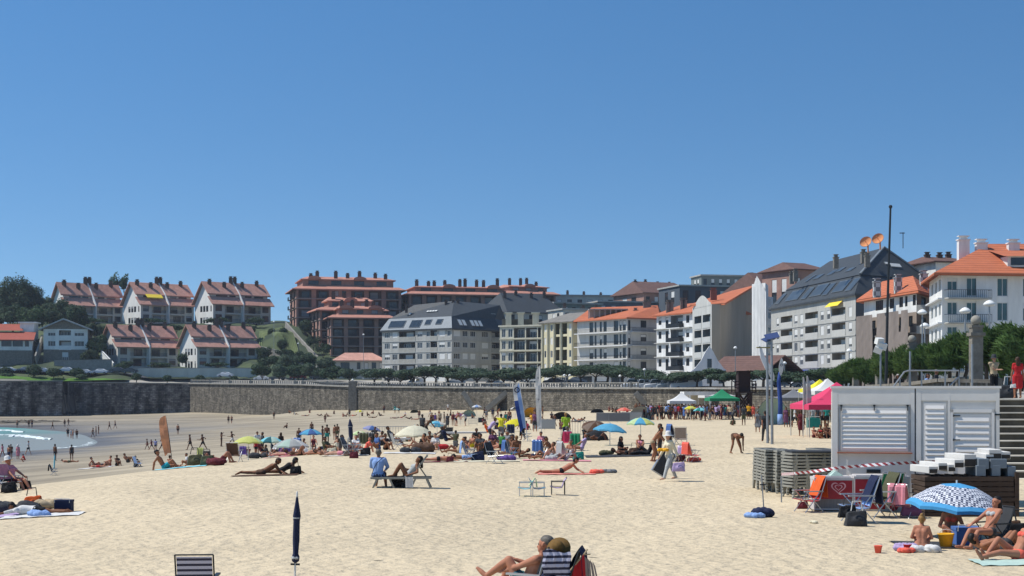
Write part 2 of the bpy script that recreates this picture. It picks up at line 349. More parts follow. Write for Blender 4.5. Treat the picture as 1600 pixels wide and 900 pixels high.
def foam(pts,wd,name='sea_foam'):
 mb=MB();n=len(pts);top=[];bot=[]
 P=[Vector(p)for p in pts]
 for i,p in enumerate(P):
  t=i/(n-1);k=wd*(math.sin(math.pi*min(1,t*1.02+.01))**.6)*(.8+.4*random.random())
  top.append(p+Vector((0,k*.6,0)));bot.append(p-Vector((0,k*.4,0)))
 for i in range(n-1):
  a,b2,c,d=bot[i],bot[i+1],top[i+1],top[i]
  m0=(a+d)/2+Vector((0,0,.05*min(4,wd)));m1=(b2+c)/2+Vector((0,0,.05*min(4,wd)))
  mb.quad(a,b2,m1,m0);mb.quad(m0,m1,c,d)
 o=mb.build(name,M_FOAM,smooth=True);tag(o,kind='stuff');return o
def sea_pt(px,py):d=(CAMZ+4.97)*F/(py-HY);return((px-CX)/F*d,d,-4.97)
def densify(pts,n=26,jit=.25):
 out=[]
 for i in range(n):
  t=i/(n-1)*(len(pts)-1);k=min(int(t),len(pts)-2);u=t-k
  out.append(tuple(pts[k][j]*(1-u)+pts[k+1][j]*u+(random.uniform(-jit,jit)if j<2 else 0)for j in range(3)))
 return out
foam(densify([sea_pt(18,682),sea_pt(40,681.5),sea_pt(55,683.5),sea_pt(68,686),sea_pt(77,687)],40,.8),4.5)
foam(densify([sea_pt(-10,680),sea_pt(20,679.5),sea_pt(40,680.5)],30,.8),1.6)
foam(densify([sea_pt(88,700),sea_pt(110,699),sea_pt(134,695.5),sea_pt(146,690)],60,.7),.4)
foam(densify([sea_pt(0,707),sea_pt(40,706),sea_pt(88,702)],60,.7),.35)
foam(densify([sea_pt(-30,671),sea_pt(0,672.5),sea_pt(18,672.8)],30,.8),3)
foam(densify([sea_pt(20,674),sea_pt(28,675),sea_pt(35,675.5)]),5)
def rocks(cx,cy,z,rx,ry,h,n,label):
 mb=MB();rnd=random.Random(5)
 for i in range(n):
  a=rnd.random()*6.28;q=rnd.random()**.5
  c=(cx+math.cos(a)*q*rx,cy+math.sin(a)*q*ry,z+rnd.random()*h*.2)
  r=rnd.uniform(.8,2.2)
  prof_n=7;o=len(mb.v)
  mb.ball(c,r,9,6,sc=(1.5,1,h/r*.5*(1.2-q)))
  for k in range(o,len(mb.v)):mb.v[k]+=Vector((rnd.uniform(-.2,.2),rnd.uniform(-.2,.2),rnd.uniform(-.15,.15)))
 o=mb.build('rock_outcrop',mat('rock','#5b554a',.95,.4,.6,.1,3));tag(o,label,'rocks')
rocks(-112,346,-4.6,13,6,1.1,45,'low dark rock outcrop on the far shore below the old sea wall')
# sea wall
WALLP=[(-500,362,596),(0,372,596),(98,375.5,596),(98.1,386,598),(104,386,598),(297,390,600),(472,342,602),(550,325,605),(740,292,607),(1000,243,608),(1100,215,608),(1200,185,609),(1300,148,609),(1400,108,608),(1530,69,607)]
M_WALLD=mat_brick('old_wall_stone','#827d77','#4b4847','#2e2d2d',1.0,.45,.2,noise=.85,nscale=.35)
M_WALLR=mat_brick('rubble_wall_stone','#827b6e','#59544a','#433f38',.8,.3,.15,noise=.45,nscale=.7)
def wall_strip(mb,pts,z0f,u0=0,thick=1.2,back=True):
 u=u0
 for(pa,pb)in zip(pts[:-1],pts[1:]):
  A=W(pa[0],pa[2],pa[1]);B=W(pb[0],pb[2],pb[1]);L_=(B.xy-A.xy).length
  za,zb=z0f(A),z0f(B)
  uv=[(u,za),(u+L_,zb),(u+L_,B.z),(u,A.z)]
  mb.quad((A.x,A.y,za),(B.x,B.y,zb),B,A,0,uv);u+=L_
  nrm=Vector((-(B.y-A.y),B.x-A.x)).normalized()
  if nrm.y<0:nrm=-nrm
  A2=A+Vector((nrm.x,nrm.y,0))*thick;B2=B+Vector((nrm.x,nrm.y,0))*thick
  mb.quad(A,B,B2,A2,0,[(0,0),(L_,0),(L_,thick),(0,thick)])
  mb.quad((B2.x,B2.y,zb),(A2.x,A2.y,za),A2,B2,0,[(0,zb),(L_,za),(L_,A.z),(0,B.z)])
 return u
def foot(P):return sz(P.x,P.y)-1.5
def coping(mb,pts,h=.25,over=.18,thick=1.2):
 for pa,pb in zip(pts[:-1],pts[1:]):
  A=W(pa[0],pa[2],pa[1]);B=W(pb[0],pb[2],pb[1])
  mb.beam(A+Vector((0,.3,h/2+.01)),B+Vector((0,.3,h/2+.01)),1.1,h)
ow=empty('sea_wall',W(150,640,376).to_tuple());tag(ow,'tall dark old stone sea wall with a projecting bastion, at the far left','sea wall')
def localize(mb,o):
 for v in mb.v:v-=o.location
 return mb
mb=MB();wall_strip(mb,[(-500,362,596),(0,372,596),(97,375.5,596),(98,376,596)],foot)
wall_strip(mb,[(98,376,596),(104.5,387,598)],foot);wall_strip(mb,[(104.5,385.5,598),(297,389.5,600)],foot,60)
A=W(98,650,375.5)
mb.add([(A.x-.1,A.y,A.z-2),(A.x+1.6,A.y+1,A.z-2),(A.x+1.6,A.y+9,A.z-2),(A.x-.1,A.y+9,A.z-2),(A.x-.1,A.y+.2,A.z+8.4),(A.x-.1,A.y+9,A.z+8.4)],[(0,1,4),(1,2,5,4),(2,3,5)],0)
localize(mb,ow).build('wall',M_WALLD,ow)
mb=MB();coping(mb,[(-500,362,596),(0,372,596),(98,376,596)]);coping(mb,[(104,385.5,598),(297,389.5,600)]);localize(mb,ow).build('coping',M_CONC,ow)
rw=empty('sea_wall',W(700,640,300).to_tuple());tag(rw,'long rubble sea wall below the tree-lined promenade, in the middle of the view','sea wall')
mb=MB();wall_strip(mb,[(297,388,600)]+WALLP[6:],foot)
localize(mb,rw).build('wall',M_WALLR,rw)
mb=MB();coping(mb,[(297,388,600)]+WALLP[6:]);localize(mb,rw).build('coping',M_CONC,rw)
mb=MB();P=W(550,640,324);mb.box(P.x-.7,P.x+1.1,P.y-.9,P.y+1.2,P.z-2,ZH(596,324));localize(mb,rw).build('pilaster',M_GRANITE,rw)
def balustrade(pts,label,h=.8,step=.9):
 o=empty('balustrade',W(*[pts[0][0],pts[0][2],pts[0][1]]).to_tuple());tag(o,label,'balustrade')
 rail=MB();bal=MB()
 for pa,pb in zip(pts[:-1],pts[1:]):
  A=W(pa[0],pa[2],pa[1])+Vector((0,.9,.25));B=W(pb[0],pb[2],pb[1])+Vector((0,.9,.25));n=max(2,int((B-A).length/step))
  rail.beam(A+Vector((0,0,h)),B+Vector((0,0,h)),.3,.16);rail.beam(A+Vector((0,0,.05)),B+Vector((0,0,.05)),.3,.1)
  for i in range(n):
   p=A.lerp(B,(i+.5)/n);bal.box(p.x-.13,p.x+.13,p.y-.1,p.y+.1,p.z+.1,p.z+h-.07)
   if i%12==0:bal.box(p.x-.28,p.x+.28,p.y-.28,p.y+.28,p.z,p.z+h+.2)
 localize(rail,o).build('rail',M_CONC,o);b=localize(bal,o).build('balusters',M_CONC,o);b['kind']='stuff'
balustrade([(297,388,600),(472,342,602),(550,325,605)],'pale concrete balustrade on the left stretch of the rubble wall')
balustrade([(551,324.5,605),(740,292,607),(1000,243,608)],'long concrete balustrade on the middle rubble wall under the trees')
def wall_stairs(pxa,pya,pxb,pyb,d,label):
 """run of steps leaning on the wall from (pxa,pya) top to (pxb,pyb) foot"""
 A=W(pxa,pya,d);B=W(pxb,pyb,d);o=empty('stone_stairs',(B.x,B.y,B.z));tag(o,label,'stairs')
 mb=MB();n=14
 for i in range(n):
  a=A.lerp(B,i/n);b=A.lerp(B,(i+1)/n);x0,x1=sorted((a.x,b.x));mb.box(x0,x1,A.y-3.2,A.y-.1,min(B.z,A.z)-1,(a.z+b.z)/2-.9)
 for v in mb.v:
  if v.z<min(A.z,B.z)-.5:v.z=max(v.z,(A.z-1.3)+(B.z-A.z)*(v.x-A.x)/(B.x-A.x))
 localize(mb,o).build('steps',M_GRANITE,o)
 mb=MB();mb.beam(A+Vector((0,-3.3,-.35)),B+Vector((0,-3.3,-.35)),.25,.9);localize(mb,o).build('parapet',M_CONC,o)
wall_stairs(724,609,742,636,292,'left flight of the V shaped wall stairs, coming down from the left')
wall_stairs(792,609,758,638,284,'long thin flight of wall stairs climbing right from the V landing')
wall_stairs(990,610,1013,636,243,'steep stone stairs coming down the wall left of the white gazebo')
# land behind the wall
def wallp(px):
 for(a,b)in zip(WALLP[:-1],WALLP[1:]):
  if a[0]<=px<=b[0]:
   t=(px-a[0])/(b[0]-a[0]);return a[1]+(b[1]-a[1])*t,a[2]+(b[2]-a[2])*t
LC=[]
def lc(px,py,d):p=W(px,py,d);LC.append((p.x,p.y,p.z))
for px,d,py in WALLP:lc(px,py+3,d+1)
for px in(-500,-300,-100,0,100,190):lc(px,595 if px>0 else 592,392 if px>0 else 380);lc(px,583.5,397);lc(px,583.5,404)
for px in(240,300,360,420):lc(px,597,394);lc(px,591,402);lc(px,577,421);lc(px,573,436)
for px in(-300,-100,20,100):lc(px,566,412);lc(px,560,425);lc(px,540,450)
for px in(-300,-100,80,150,250,350,420):lc(px,506,468);lc(px,502,490);lc(px,502,540)
lc(420,545,436);lc(430,520,452);lc(450,510,462);lc(480,560,436);lc(500,590,405);lc(480,595,380);lc(540,545,455);lc(560,530,480);lc(540,596,390)
for px in(600,700,800):lc(px,600,350);lc(px,596,390);lc(px,590,420);lc(px,540,520)
for px in(900,1000,1100):lc(px,603,280);lc(px,602,330);lc(px,600,360);lc(px,560,480)
for px in(1200,1300):lc(px,604,220);lc(px,603,270);lc(px,598,330)
for px in(1350,1450,1550,1700,1900):lc(px,607,110);lc(px,606,150);lc(px,605,200);lc(px,604,260)
for px in(1530,1600,1700,1900):lc(px,624,58.2);lc(px,623,62);lc(px,618,75)
LC=np.array(LC)
def landz(x,y):
 x=np.atleast_1d(np.asarray(x,float));y=np.atleast_1d(np.asarray(y,float))
 d2=(x[:,None]-LC[None,:,0])**2+(y[:,None]-LC[None,:,1])**2+4
 w_=d2**-2.0;return(w_*LC[None,:,2]).sum(1)/w_.sum(1)
def lz(x,y):return float(landz(x,y)[0])
pxs=sorted(set(list(np.linspace(-500,1530,190))+[98,98.1,104]))
cols=[]
for px in pxs:
 if px>1529.9:d0=69
 else:d0,_=wallp(px)
 cols.append((px,d0+1.0))
cols+=[(px,58.0)for px in(1531,1560,1600,1680,1800,1950,2200)]
offs=[0,2,5,8,12,16,21,27,34,42,52,64,78,95,115,140,180,250,400,900]
vv=[]
for px,d0 in cols:
 for o_ in offs:
  d=d0+o_;x=(px-CX)/F*d;vv.append((x,d,0))
vv=np.array(vv);vv[:,2]=landz(vv[:,0],vv[:,1]);no=len(offs)
for i,(px,d0)in enumerate(cols):
 if px<1530:vv[i*no,2]=min(vv[i*no,2],ZH(wallp(px)[1],d0-1)-.1)
ff=[(i*no+j,(i+1)*no+j,(i+1)*no+j+1,i*no+j+1)for i in range(len(cols)-1)for j in range(no-1)]
def mat_land():
 m,nt,b,L=nodes_of('land_cover');N=nt.nodes.new
 tc=N('ShaderNodeTexCoord');n=N('ShaderNodeTexNoise');n.inputs['Scale'].default_value=.12;n.inputs['Detail'].default_value=8;L(tc.outputs['Object'],n.inputs['Vector'])
 r=N('ShaderNodeValToRGB');e=r.color_ramp.elements;e[0].position=.35;e[0].color=(*srgb('#263521'),1);e[1].position=.65;e[1].color=(*srgb('#48542f'),1);L(n.outputs['Fac'],r.inputs[0])
 sp=N('ShaderNodeSeparateXYZ');L(tc.outputs['Object'],sp.inputs[0])
 mr=N('ShaderNodeMapRange');mr.inputs[1].default_value=5.6;mr.inputs[2].default_value=6.0;L(sp.outputs['Z'],mr.inputs[0])
 mx=N('ShaderNodeMix');mx.data_type='RGBA';L(mr.outputs[0],mx.inputs[0]);mx.inputs[6].default_value=(*srgb('#a09a8e'),1);L(r.outputs[0],mx.inputs[7]);L(mx.outputs[2],b.inputs['Base Color'])
 b.inputs['Roughness'].default_value=.95;return m
me=bpy.data.meshes.new('ground');me.from_pydata(vv.tolist(),[],ff);me.materials.append(mat_land());me.polygons.foreach_set('use_smooth',[True]*len(ff));me.update()
tag(obj_from(me,'ground'),kind='structure')
def ribbon(name,pts,wd,m,lift=.05,n=40,kind='structure'):
 mb=MB();P=densify([Vector(p)for p in pts],n,0);L0=None
 for i,p in enumerate(P):
  p=Vector(p);q=Vector(P[min(i+1,n-1)]);r_=Vector(P[max(i-1,0)]);t=(q-r_);t.z=0;t.normalize();nn=Vector((-t.y,t.x,0))
  a=p+nn*wd/2;b=p-nn*wd/2;z=max(lz(a.x,a.y),lz(b.x,b.y),lz(p.x,p.y))+lift;a.z=b.z=z
  if L0:mb.quad(L0[1],b,a,L0[0])
  L0=(a,b)
 return tag(mb.build(name,m),kind=kind)
ribbon('road',[W(-200,583,400),W(0,583,400),W(190,583,400),W(240,590,399)],8,M_ASPH,.15)
ribbon('road',[W(235,590,399),W(330,592,399),W(430,592,396),W(520,597,366)],8,M_PAVE,.15)
ribbon('road',[W(480,600,372),W(600,600,340),W(800,603,300),W(1000,603,266),W(1200,604,205),W(1300,604,172)],7,M_ASPH,.08)
st=MB();n=11
xa,xb=16.8,XY(2050,57.5).x
ztop=2.84
for i in range(n+1):
 z1=ztop-i*.25;y1=57.6-i*.52
 st.box(xa,xb,y1-.52,y1+.02,z1-.30,z1-.045);
o=empty('stone_stairs',(xa+4,54,.5));tag(o,'wide stone steps climbing to the promenade right of the white kiosk','stairs')
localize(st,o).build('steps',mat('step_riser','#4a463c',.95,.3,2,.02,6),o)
st=MB()
for i in range(n+1):
 z1=ztop-i*.25;y1=57.6-i*.52;st.box(xa,xb,y1-.56,y1+(0.02 if i else .6),z1-.043,z1)
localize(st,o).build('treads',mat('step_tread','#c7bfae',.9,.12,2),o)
mb=MB();mb.box(xa-.9,xa-.02,57.7,66,-.5,2.9)
o2=mb.build('stair_wall',M_GRANITE);tag(o2,'granite side wall of the wide steps, hidden behind the kiosk','wall')
# building kit
M_GLASS=glass();M_GLASSB=glass('blue_window_glass','#3d454a',.35)
M_BLIND=mat('roller_blind','#cfcfca',.7,.06,2);M_BLINDG=mat('grey_roller_blind','#8d9296',.7,.06,2)
M_FRAMEW=mat('window_frame_white','#c8c9c7',.6,.05,2);M_FRAMED=mat('window_frame_dark','#30302e',.6,.05,2)
WC={}
def win_mesh(w,h,blind,frame,bm,gl):
 k=(round(w,2),round(h,2),blind,frame.name,bm.name,gl.name)
 if k in WC:return WC[k]
 mb=MB();t=min(.09,w*.12)
 mb.box(0,t,.06,.16,0,h,0);mb.box(w-t,w,.06,.16,0,h,0);mb.box(t,w-t,.06,.16,0,t,0);mb.box(t,w-t,.06,.16,h-t,h,0)
 if w>.9:
  nn=max(1,int(round(w/1.1)))
  for i in range(1,nn+1):
   x=w*i/(nn+1);mb.box(x-t*.4,x+t*.4,.07,.15,t,h-t,0)
 mb.box(t,w-t,.12,.14,t,h-t,1)
 if blind>0:mb.box(t,w-t,.065,.1,t+(h-2*t)*(1-blind),h-t,2)
 WC[k]=mb.mesh('window',[frame,gl,bm]);return WC[k]
class Bld:
 def __init__(s,name,label,loc,wallm,cat='building',group=None,frame=M_FRAMEW,blinds=(0,0,.3,.6,1),bm=M_BLIND,recm=None,gl=None,railm=None,seed=1,trim=None):
  s.e=empty(name,loc);tag(s.e,label,cat,group);s.wm=wallm;s.wall=MB();s.frame=frame;s.blinds=blinds;s.bm=bm
  s.rec=recm or wallm;s.gl=gl or M_GLASS;s.railm=railm or M_DARKMETAL;s.rnd=random.Random(seed);s.trim=trim or wallm
 def loc(s,mb):
  for v in mb.v:v-=s.e.location
  return mb
 def part(s,name,mb,m,parent=None,smooth=False):
  if parent is not None:
   for v in mb.v:v-=s.e.location
   return mb.build(name,m,parent,smooth)
  return s.loc(mb).build(name,m,s.e,smooth)
 def facade(s,A,B,z0,z1,nfl=0,cols=(),bands=(),mi=0,fl0=0,sillf=.32,headf=.83):
  A=Vector(A[:2]);B=Vector(B[:2]);u=(B-A);Lw=u.length;u.normalize();inn=Vector((-u.y,u.x));ang=math.atan2(u.y,u.x)
  P=lambda a,z,dep=0:Vector((A.x+u.x*a+inn.x*dep,A.y+u.y*a+inn.y*dep,z))
  ops=[];fh=(z1-z0)/nfl if nfl else 1
  for fl in range(nfl):
   for c in cols:
    k,fa,fb=c[:3]
    if fa>3:
     fa,fb=[(kk*A.y-A.x)/((B.x-A.x)-kk*(B.y-A.y))for kk in((fa-CX)/F,(fb-CX)/F)]
    if len(c)>3 and fl not in c[3]:continue
    a0,a1=sorted((max(.001,fa)*Lw,min(.999,fb)*Lw));zb=z0+fl*fh
    if k in 'w':h0,h1=zb+fh*sillf,zb+fh*headf
    elif k=='W':h0,h1=zb+fh*.08,zb+fh*headf
    elif k=='B':h0,h1=zb+fh*.08,zb+fh*headf
    elif k=='q':h0,h1=zb+fh*.5,zb+fh*headf
    else:h0,h1=zb+fh*.06,zb+fh*.88
    ops.append((a0,a1,h0,h1,k,fl))
  if not ops:
   s.wall.quad(P(0,z0),P(Lw,z0),P(Lw,z1),P(0,z1),mi)
  else:
   X=sorted(set([0,Lw]+[round(v,4)for o in ops for v in o[:2]]));Z=sorted(set([z0,z1]+[round(v,4)for o in ops for v in o[2:4]]))
   for i in range(len(X)-1):
    for j in range(len(Z)-1):
     xm,zm=(X[i]+X[i+1])/2,(Z[j]+Z[j+1])/2
     if any(o[0]<xm<o[1]and o[2]<zm<o[3]for o in ops):continue
     s.wall.quad(P(X[i],Z[j]),P(X[i+1],Z[j]),P(X[i+1],Z[j+1]),P(X[i],Z[j+1]),mi)
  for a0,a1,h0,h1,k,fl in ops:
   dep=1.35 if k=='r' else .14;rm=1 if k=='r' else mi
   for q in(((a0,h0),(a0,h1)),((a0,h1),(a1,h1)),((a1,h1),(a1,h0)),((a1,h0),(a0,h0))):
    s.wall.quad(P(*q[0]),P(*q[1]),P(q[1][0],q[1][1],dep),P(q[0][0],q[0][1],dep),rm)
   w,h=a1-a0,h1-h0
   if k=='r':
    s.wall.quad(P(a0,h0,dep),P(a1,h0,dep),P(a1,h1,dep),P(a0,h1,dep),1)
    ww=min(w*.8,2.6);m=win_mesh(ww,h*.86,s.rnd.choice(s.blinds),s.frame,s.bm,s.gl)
    o=obj_from(m,'balcony_door',s.e,P(a0+(w-ww)*s.rnd.uniform(.2,.8),h0+.02,dep-.2)-s.e.location,(0,0,ang))
    mb=MB();T=Matrix.Rotation(ang,4,'Z');rh=.95
    if s.railm is M_DARKMETAL:
     mb.box(0,w,.05,.09,rh-.05,rh);nb=max(2,int(w/.22))
     for i in range(nb+1):mb.box(w*i/nb-.015,w*i/nb+.015,.055,.085,0,rh-.05)
    else:mb.box(-.06,w+.06,-.08,.06,-.28,rh)
    mb.build('balcony_railing',s.railm,s.e,loc=P(a0,h0)-s.e.location,rot=(0,0,ang))
   else:
    m=win_mesh(w,h,s.rnd.choice(s.blinds),s.frame,s.bm,s.gl)
    obj_from(m,'window',s.e,P(a0,h0)-s.e.location,(0,0,ang))
    if k=='w':pass
    if k=='B':
     mb=MB();e=.5;mb.box(-e,w+e,-1.1,0,-.2,0)
     if s.railm is M_DARKMETAL:
      mb.box(-e,w+e,-1.1,-1.05,.9,.96)
      nb=int((w+2*e)/.2)
      for i in range(nb+1):x=-e+(w+2*e)*i/nb;mb.box(x-.012,x+.012,-1.09,-1.06,0,.9)
     else:
      mb.box(-e,w+e,-1.1,-1.0,0,.95);mb.box(-e,-e+.1,-1.0,0,0,.95);mb.box(w+e-.1,w+e,-1.0,0,0,.95)
     mb.build('balcony',s.railm,s.e,loc=P(a0,h0)-s.e.location,rot=(0,0,ang))
  for bd in bands:
   fa,fb,dep,style=bd[:4];fls=bd[4]if len(bd)>4 and bd[4]is not None else range(nfl);bmt=bd[5]if len(bd)>5 else s.trim
   for fl in fls:
    zb=z0+fl*fh;w=(fb-fa)*Lw;mb=MB();mb.box(0,w,-dep,-.002,-.16,.02,0);ms=[bmt]
    if style=='bars':
     ms.append(M_DARKMETAL);mb.box(0,w,-dep+.02,-dep+.06,.93,.98,1);nb=int(w/.24)
     for i in range(nb+1):x=w*i/nb;mb.box(x-.02,x+.02,-dep+.025,-dep+.055,.02,.93,1)
     mb.box(0,.04,-dep+.06,0,.93,.98,1);mb.box(w-.04,w,-dep+.06,0,.93,.98,1)
    elif style=='solid':
     mb.box(0,w,-dep,-dep+.12,.02,.95,0);mb.box(0,.12,-dep+.12,-.003,.02,.95,0);mb.box(w-.12,w,-dep+.12,-.003,.02,.95,0)
    elif style=='dark':
     ms.append(M_DARKMETAL);mb.box(0,w,-dep,-dep+.06,.02,.95,1);mb.box(0,.06,-dep+.06,-.003,.02,.95,1);mb.box(w-.06,w,-dep+.06,-.003,.02,.95,1)
    mb.build('balcony' if style!='slab' else 'floor_band',ms,s.e,loc=P(fa*Lw,zb)-s.e.location,rot=(0,0,ang))
 def box_sides(s,pts,z0,z1,mi=0,closed=True):
  n=len(pts)
  for i in range(n if closed else n-1):
   a,b=pts[i],pts[(i+1)%n];s.wall.quad((a[0],a[1],z0),(b[0],b[1],z0),(b[0],b[1],z1),(a[0],a[1],z1),mi)
 def done(s,extra=()):
  s.part('wall',s.wall,[s.wm,s.rec]+list(extra))
def back_quad(A,B,depth):
 """footprint quad from the front edge A->B: returns A, B, C, D (C behind B)"""
 A=Vector(A[:2]);B=Vector(B[:2]);u=(B-A).normalized();inn=Vector((-u.y,u.x));return A,B,B+inn*depth,A+inn*depth
def grow(q,k):
 c=sum(q,Vector((0,0)))/len(q);out=[];n=len(q)
 for i in range(n):
  a,b,p=q[i-1],q[(i+1)%n],q[i];e1=(p-a).normalized();e2=(b-p).normalized();n1=Vector((e1.y,-e1.x));n2=Vector((e2.y,-e2.x))
  m=(n1+n2);m=m/max(.3,(1+n1.dot(n2)));out.append(p+m*k)
 return out
def roof4(mb,q,z0,zr,hip=.3,axis=0,th=.22,mi=0,wallmb=None):
 """ridged roof over quad q; hip = share of the length kept out of the ridge (0 = gables); axis 0 = ridge along A-B"""
 A,B,C,D=[Vector(p)for p in q]
 if axis:A,B,C,D=B,C,D,A
 m1,m2=(A+D)/2,(B+C)/2;r1=m1.lerp(m2,hip if not isinstance(hip,tuple)else hip[0]);r2=m1.lerp(m2,1-(hip if not isinstance(hip,tuple)else hip[1]))
 V=lambda p,z:Vector((p.x,p.y,z))
 a,b,c,d=V(A,z0),V(B,z0),V(C,z0),V(D,z0);p,s_=V(r1,zr),V(r2,zr)
 mb.quad(a,b,s_,p,mi);mb.quad(c,d,p,s_,mi)
 hh=hip if isinstance(hip,tuple)else(hip,hip)
 if hh[0]>0:mb.tri(d,a,p,mi)
 if hh[1]>0:mb.tri(b,c,s_,mi)
 dn=Vector((0,0,-th))
 for x,y in((a,b),(c,d)):mb.quad(x+dn,y+dn,y,x,mi)
 if hh[1]>0:mb.quad(b+dn,c+dn,c,b,mi)
 else:mb.quad(b+dn,s_+dn,s_,b,mi);mb.quad(s_+dn,c+dn,c,s_,mi)
 if hh[0]>0:mb.quad(d+dn,a+dn,a,d,mi)
 else:mb.quad(d+dn,p+dn,p,d,mi);mb.quad(p+dn,a+dn,a,p,mi)
 mb.quad(d+dn,c+dn,b+dn,a+dn,mi)
 return p,s_
def gable_wall(b,q,z0,zr,end=1,mi=0,axis=0):
 A,B,C,D=[Vector(p)for p in q]
 if axis:A,B,C,D=B,C,D,A
 e=(B,C)if end else(D,A);m=(e[0]+e[1])/2
 b.wall.tri((e[0].x,e[0].y,z0),(e[1].x,e[1].y,z0),(m.x,m.y,zr),mi)
def frustum(mb,q0,z0,q1,z1,mi=0,top=True):
 n=len(q0)
 for i in range(n):
  a,b2,c,d=q0[i],q0[(i+1)%n],q1[(i+1)%n],q1[i]
  mb.quad((a.x,a.y,z0),(b2.x,b2.y,z0),(c.x,c.y,z1),(d.x,d.y,z1),mi)
 if top:mb.add([(p.x,p.y,z1)for p in q1],[tuple(range(n))],mi)
def chimney_mb(x,y,z,w=.9,h=1.4,d=.9):
 mb=MB();mb.box(x-w/2,x+w/2,y-d/2,y+d/2,z-.8,z+h);mb.box(x-w/2-.1,x+w/2+.1,y-d/2-.1,y+d/2+.1,z+h+.002,z+h+.15)
 mb.box(x-w/3,x+w/3,y-d/3,y+d/3,z+h+.152,z+h+.5);mb.box(x-w/2,x+w/2,y-d/2,y+d/2,z+h+.502,z+h+.6);return mb
def skylight_mb(P,n,ux,w,h):
 """pane lying on a roof slope: centre P, slope normal n, horizontal axis ux"""
 n=n.normalized();ux=ux.normalized();uy=n.cross(ux);T=Matrix.Translation(P)@Matrix((ux,uy,n)).transposed().to_4x4()
 mb=MB();mb.box(-w/2,w/2,-h/2,h/2,.0,.12,0,T);mb.box(-w/2+.08,w/2-.08,-h/2+.08,h/2-.08,.122,.14,1,T);return mb
M_TILE=mat_tiles('old_roof_tiles','#bd8f7e',.35);M_TILEO=mat_tiles('orange_roof_tiles','#b3694a',.16);M_TILER=mat_tiles('red_roof_tiles','#9d5647',.2)
M_TILEB=mat_tiles('brown_roof_tiles','#6a5149',.3)
M_SLATE=mat('slate','#3d4143',.6,.2,1.5,.01,10,spec=.25);M_SLATEL=mat('light_slate','#737b80',.5,.12,1)
M_HWHITE=mat('white_render','#dad9d3',.85,.1,.5);M_HGREY=mat('grey_render','#c0bdb2',.85,.14,.4)
M_CHIM=mat('dark_chimney','#54463f',.9,.3,3)
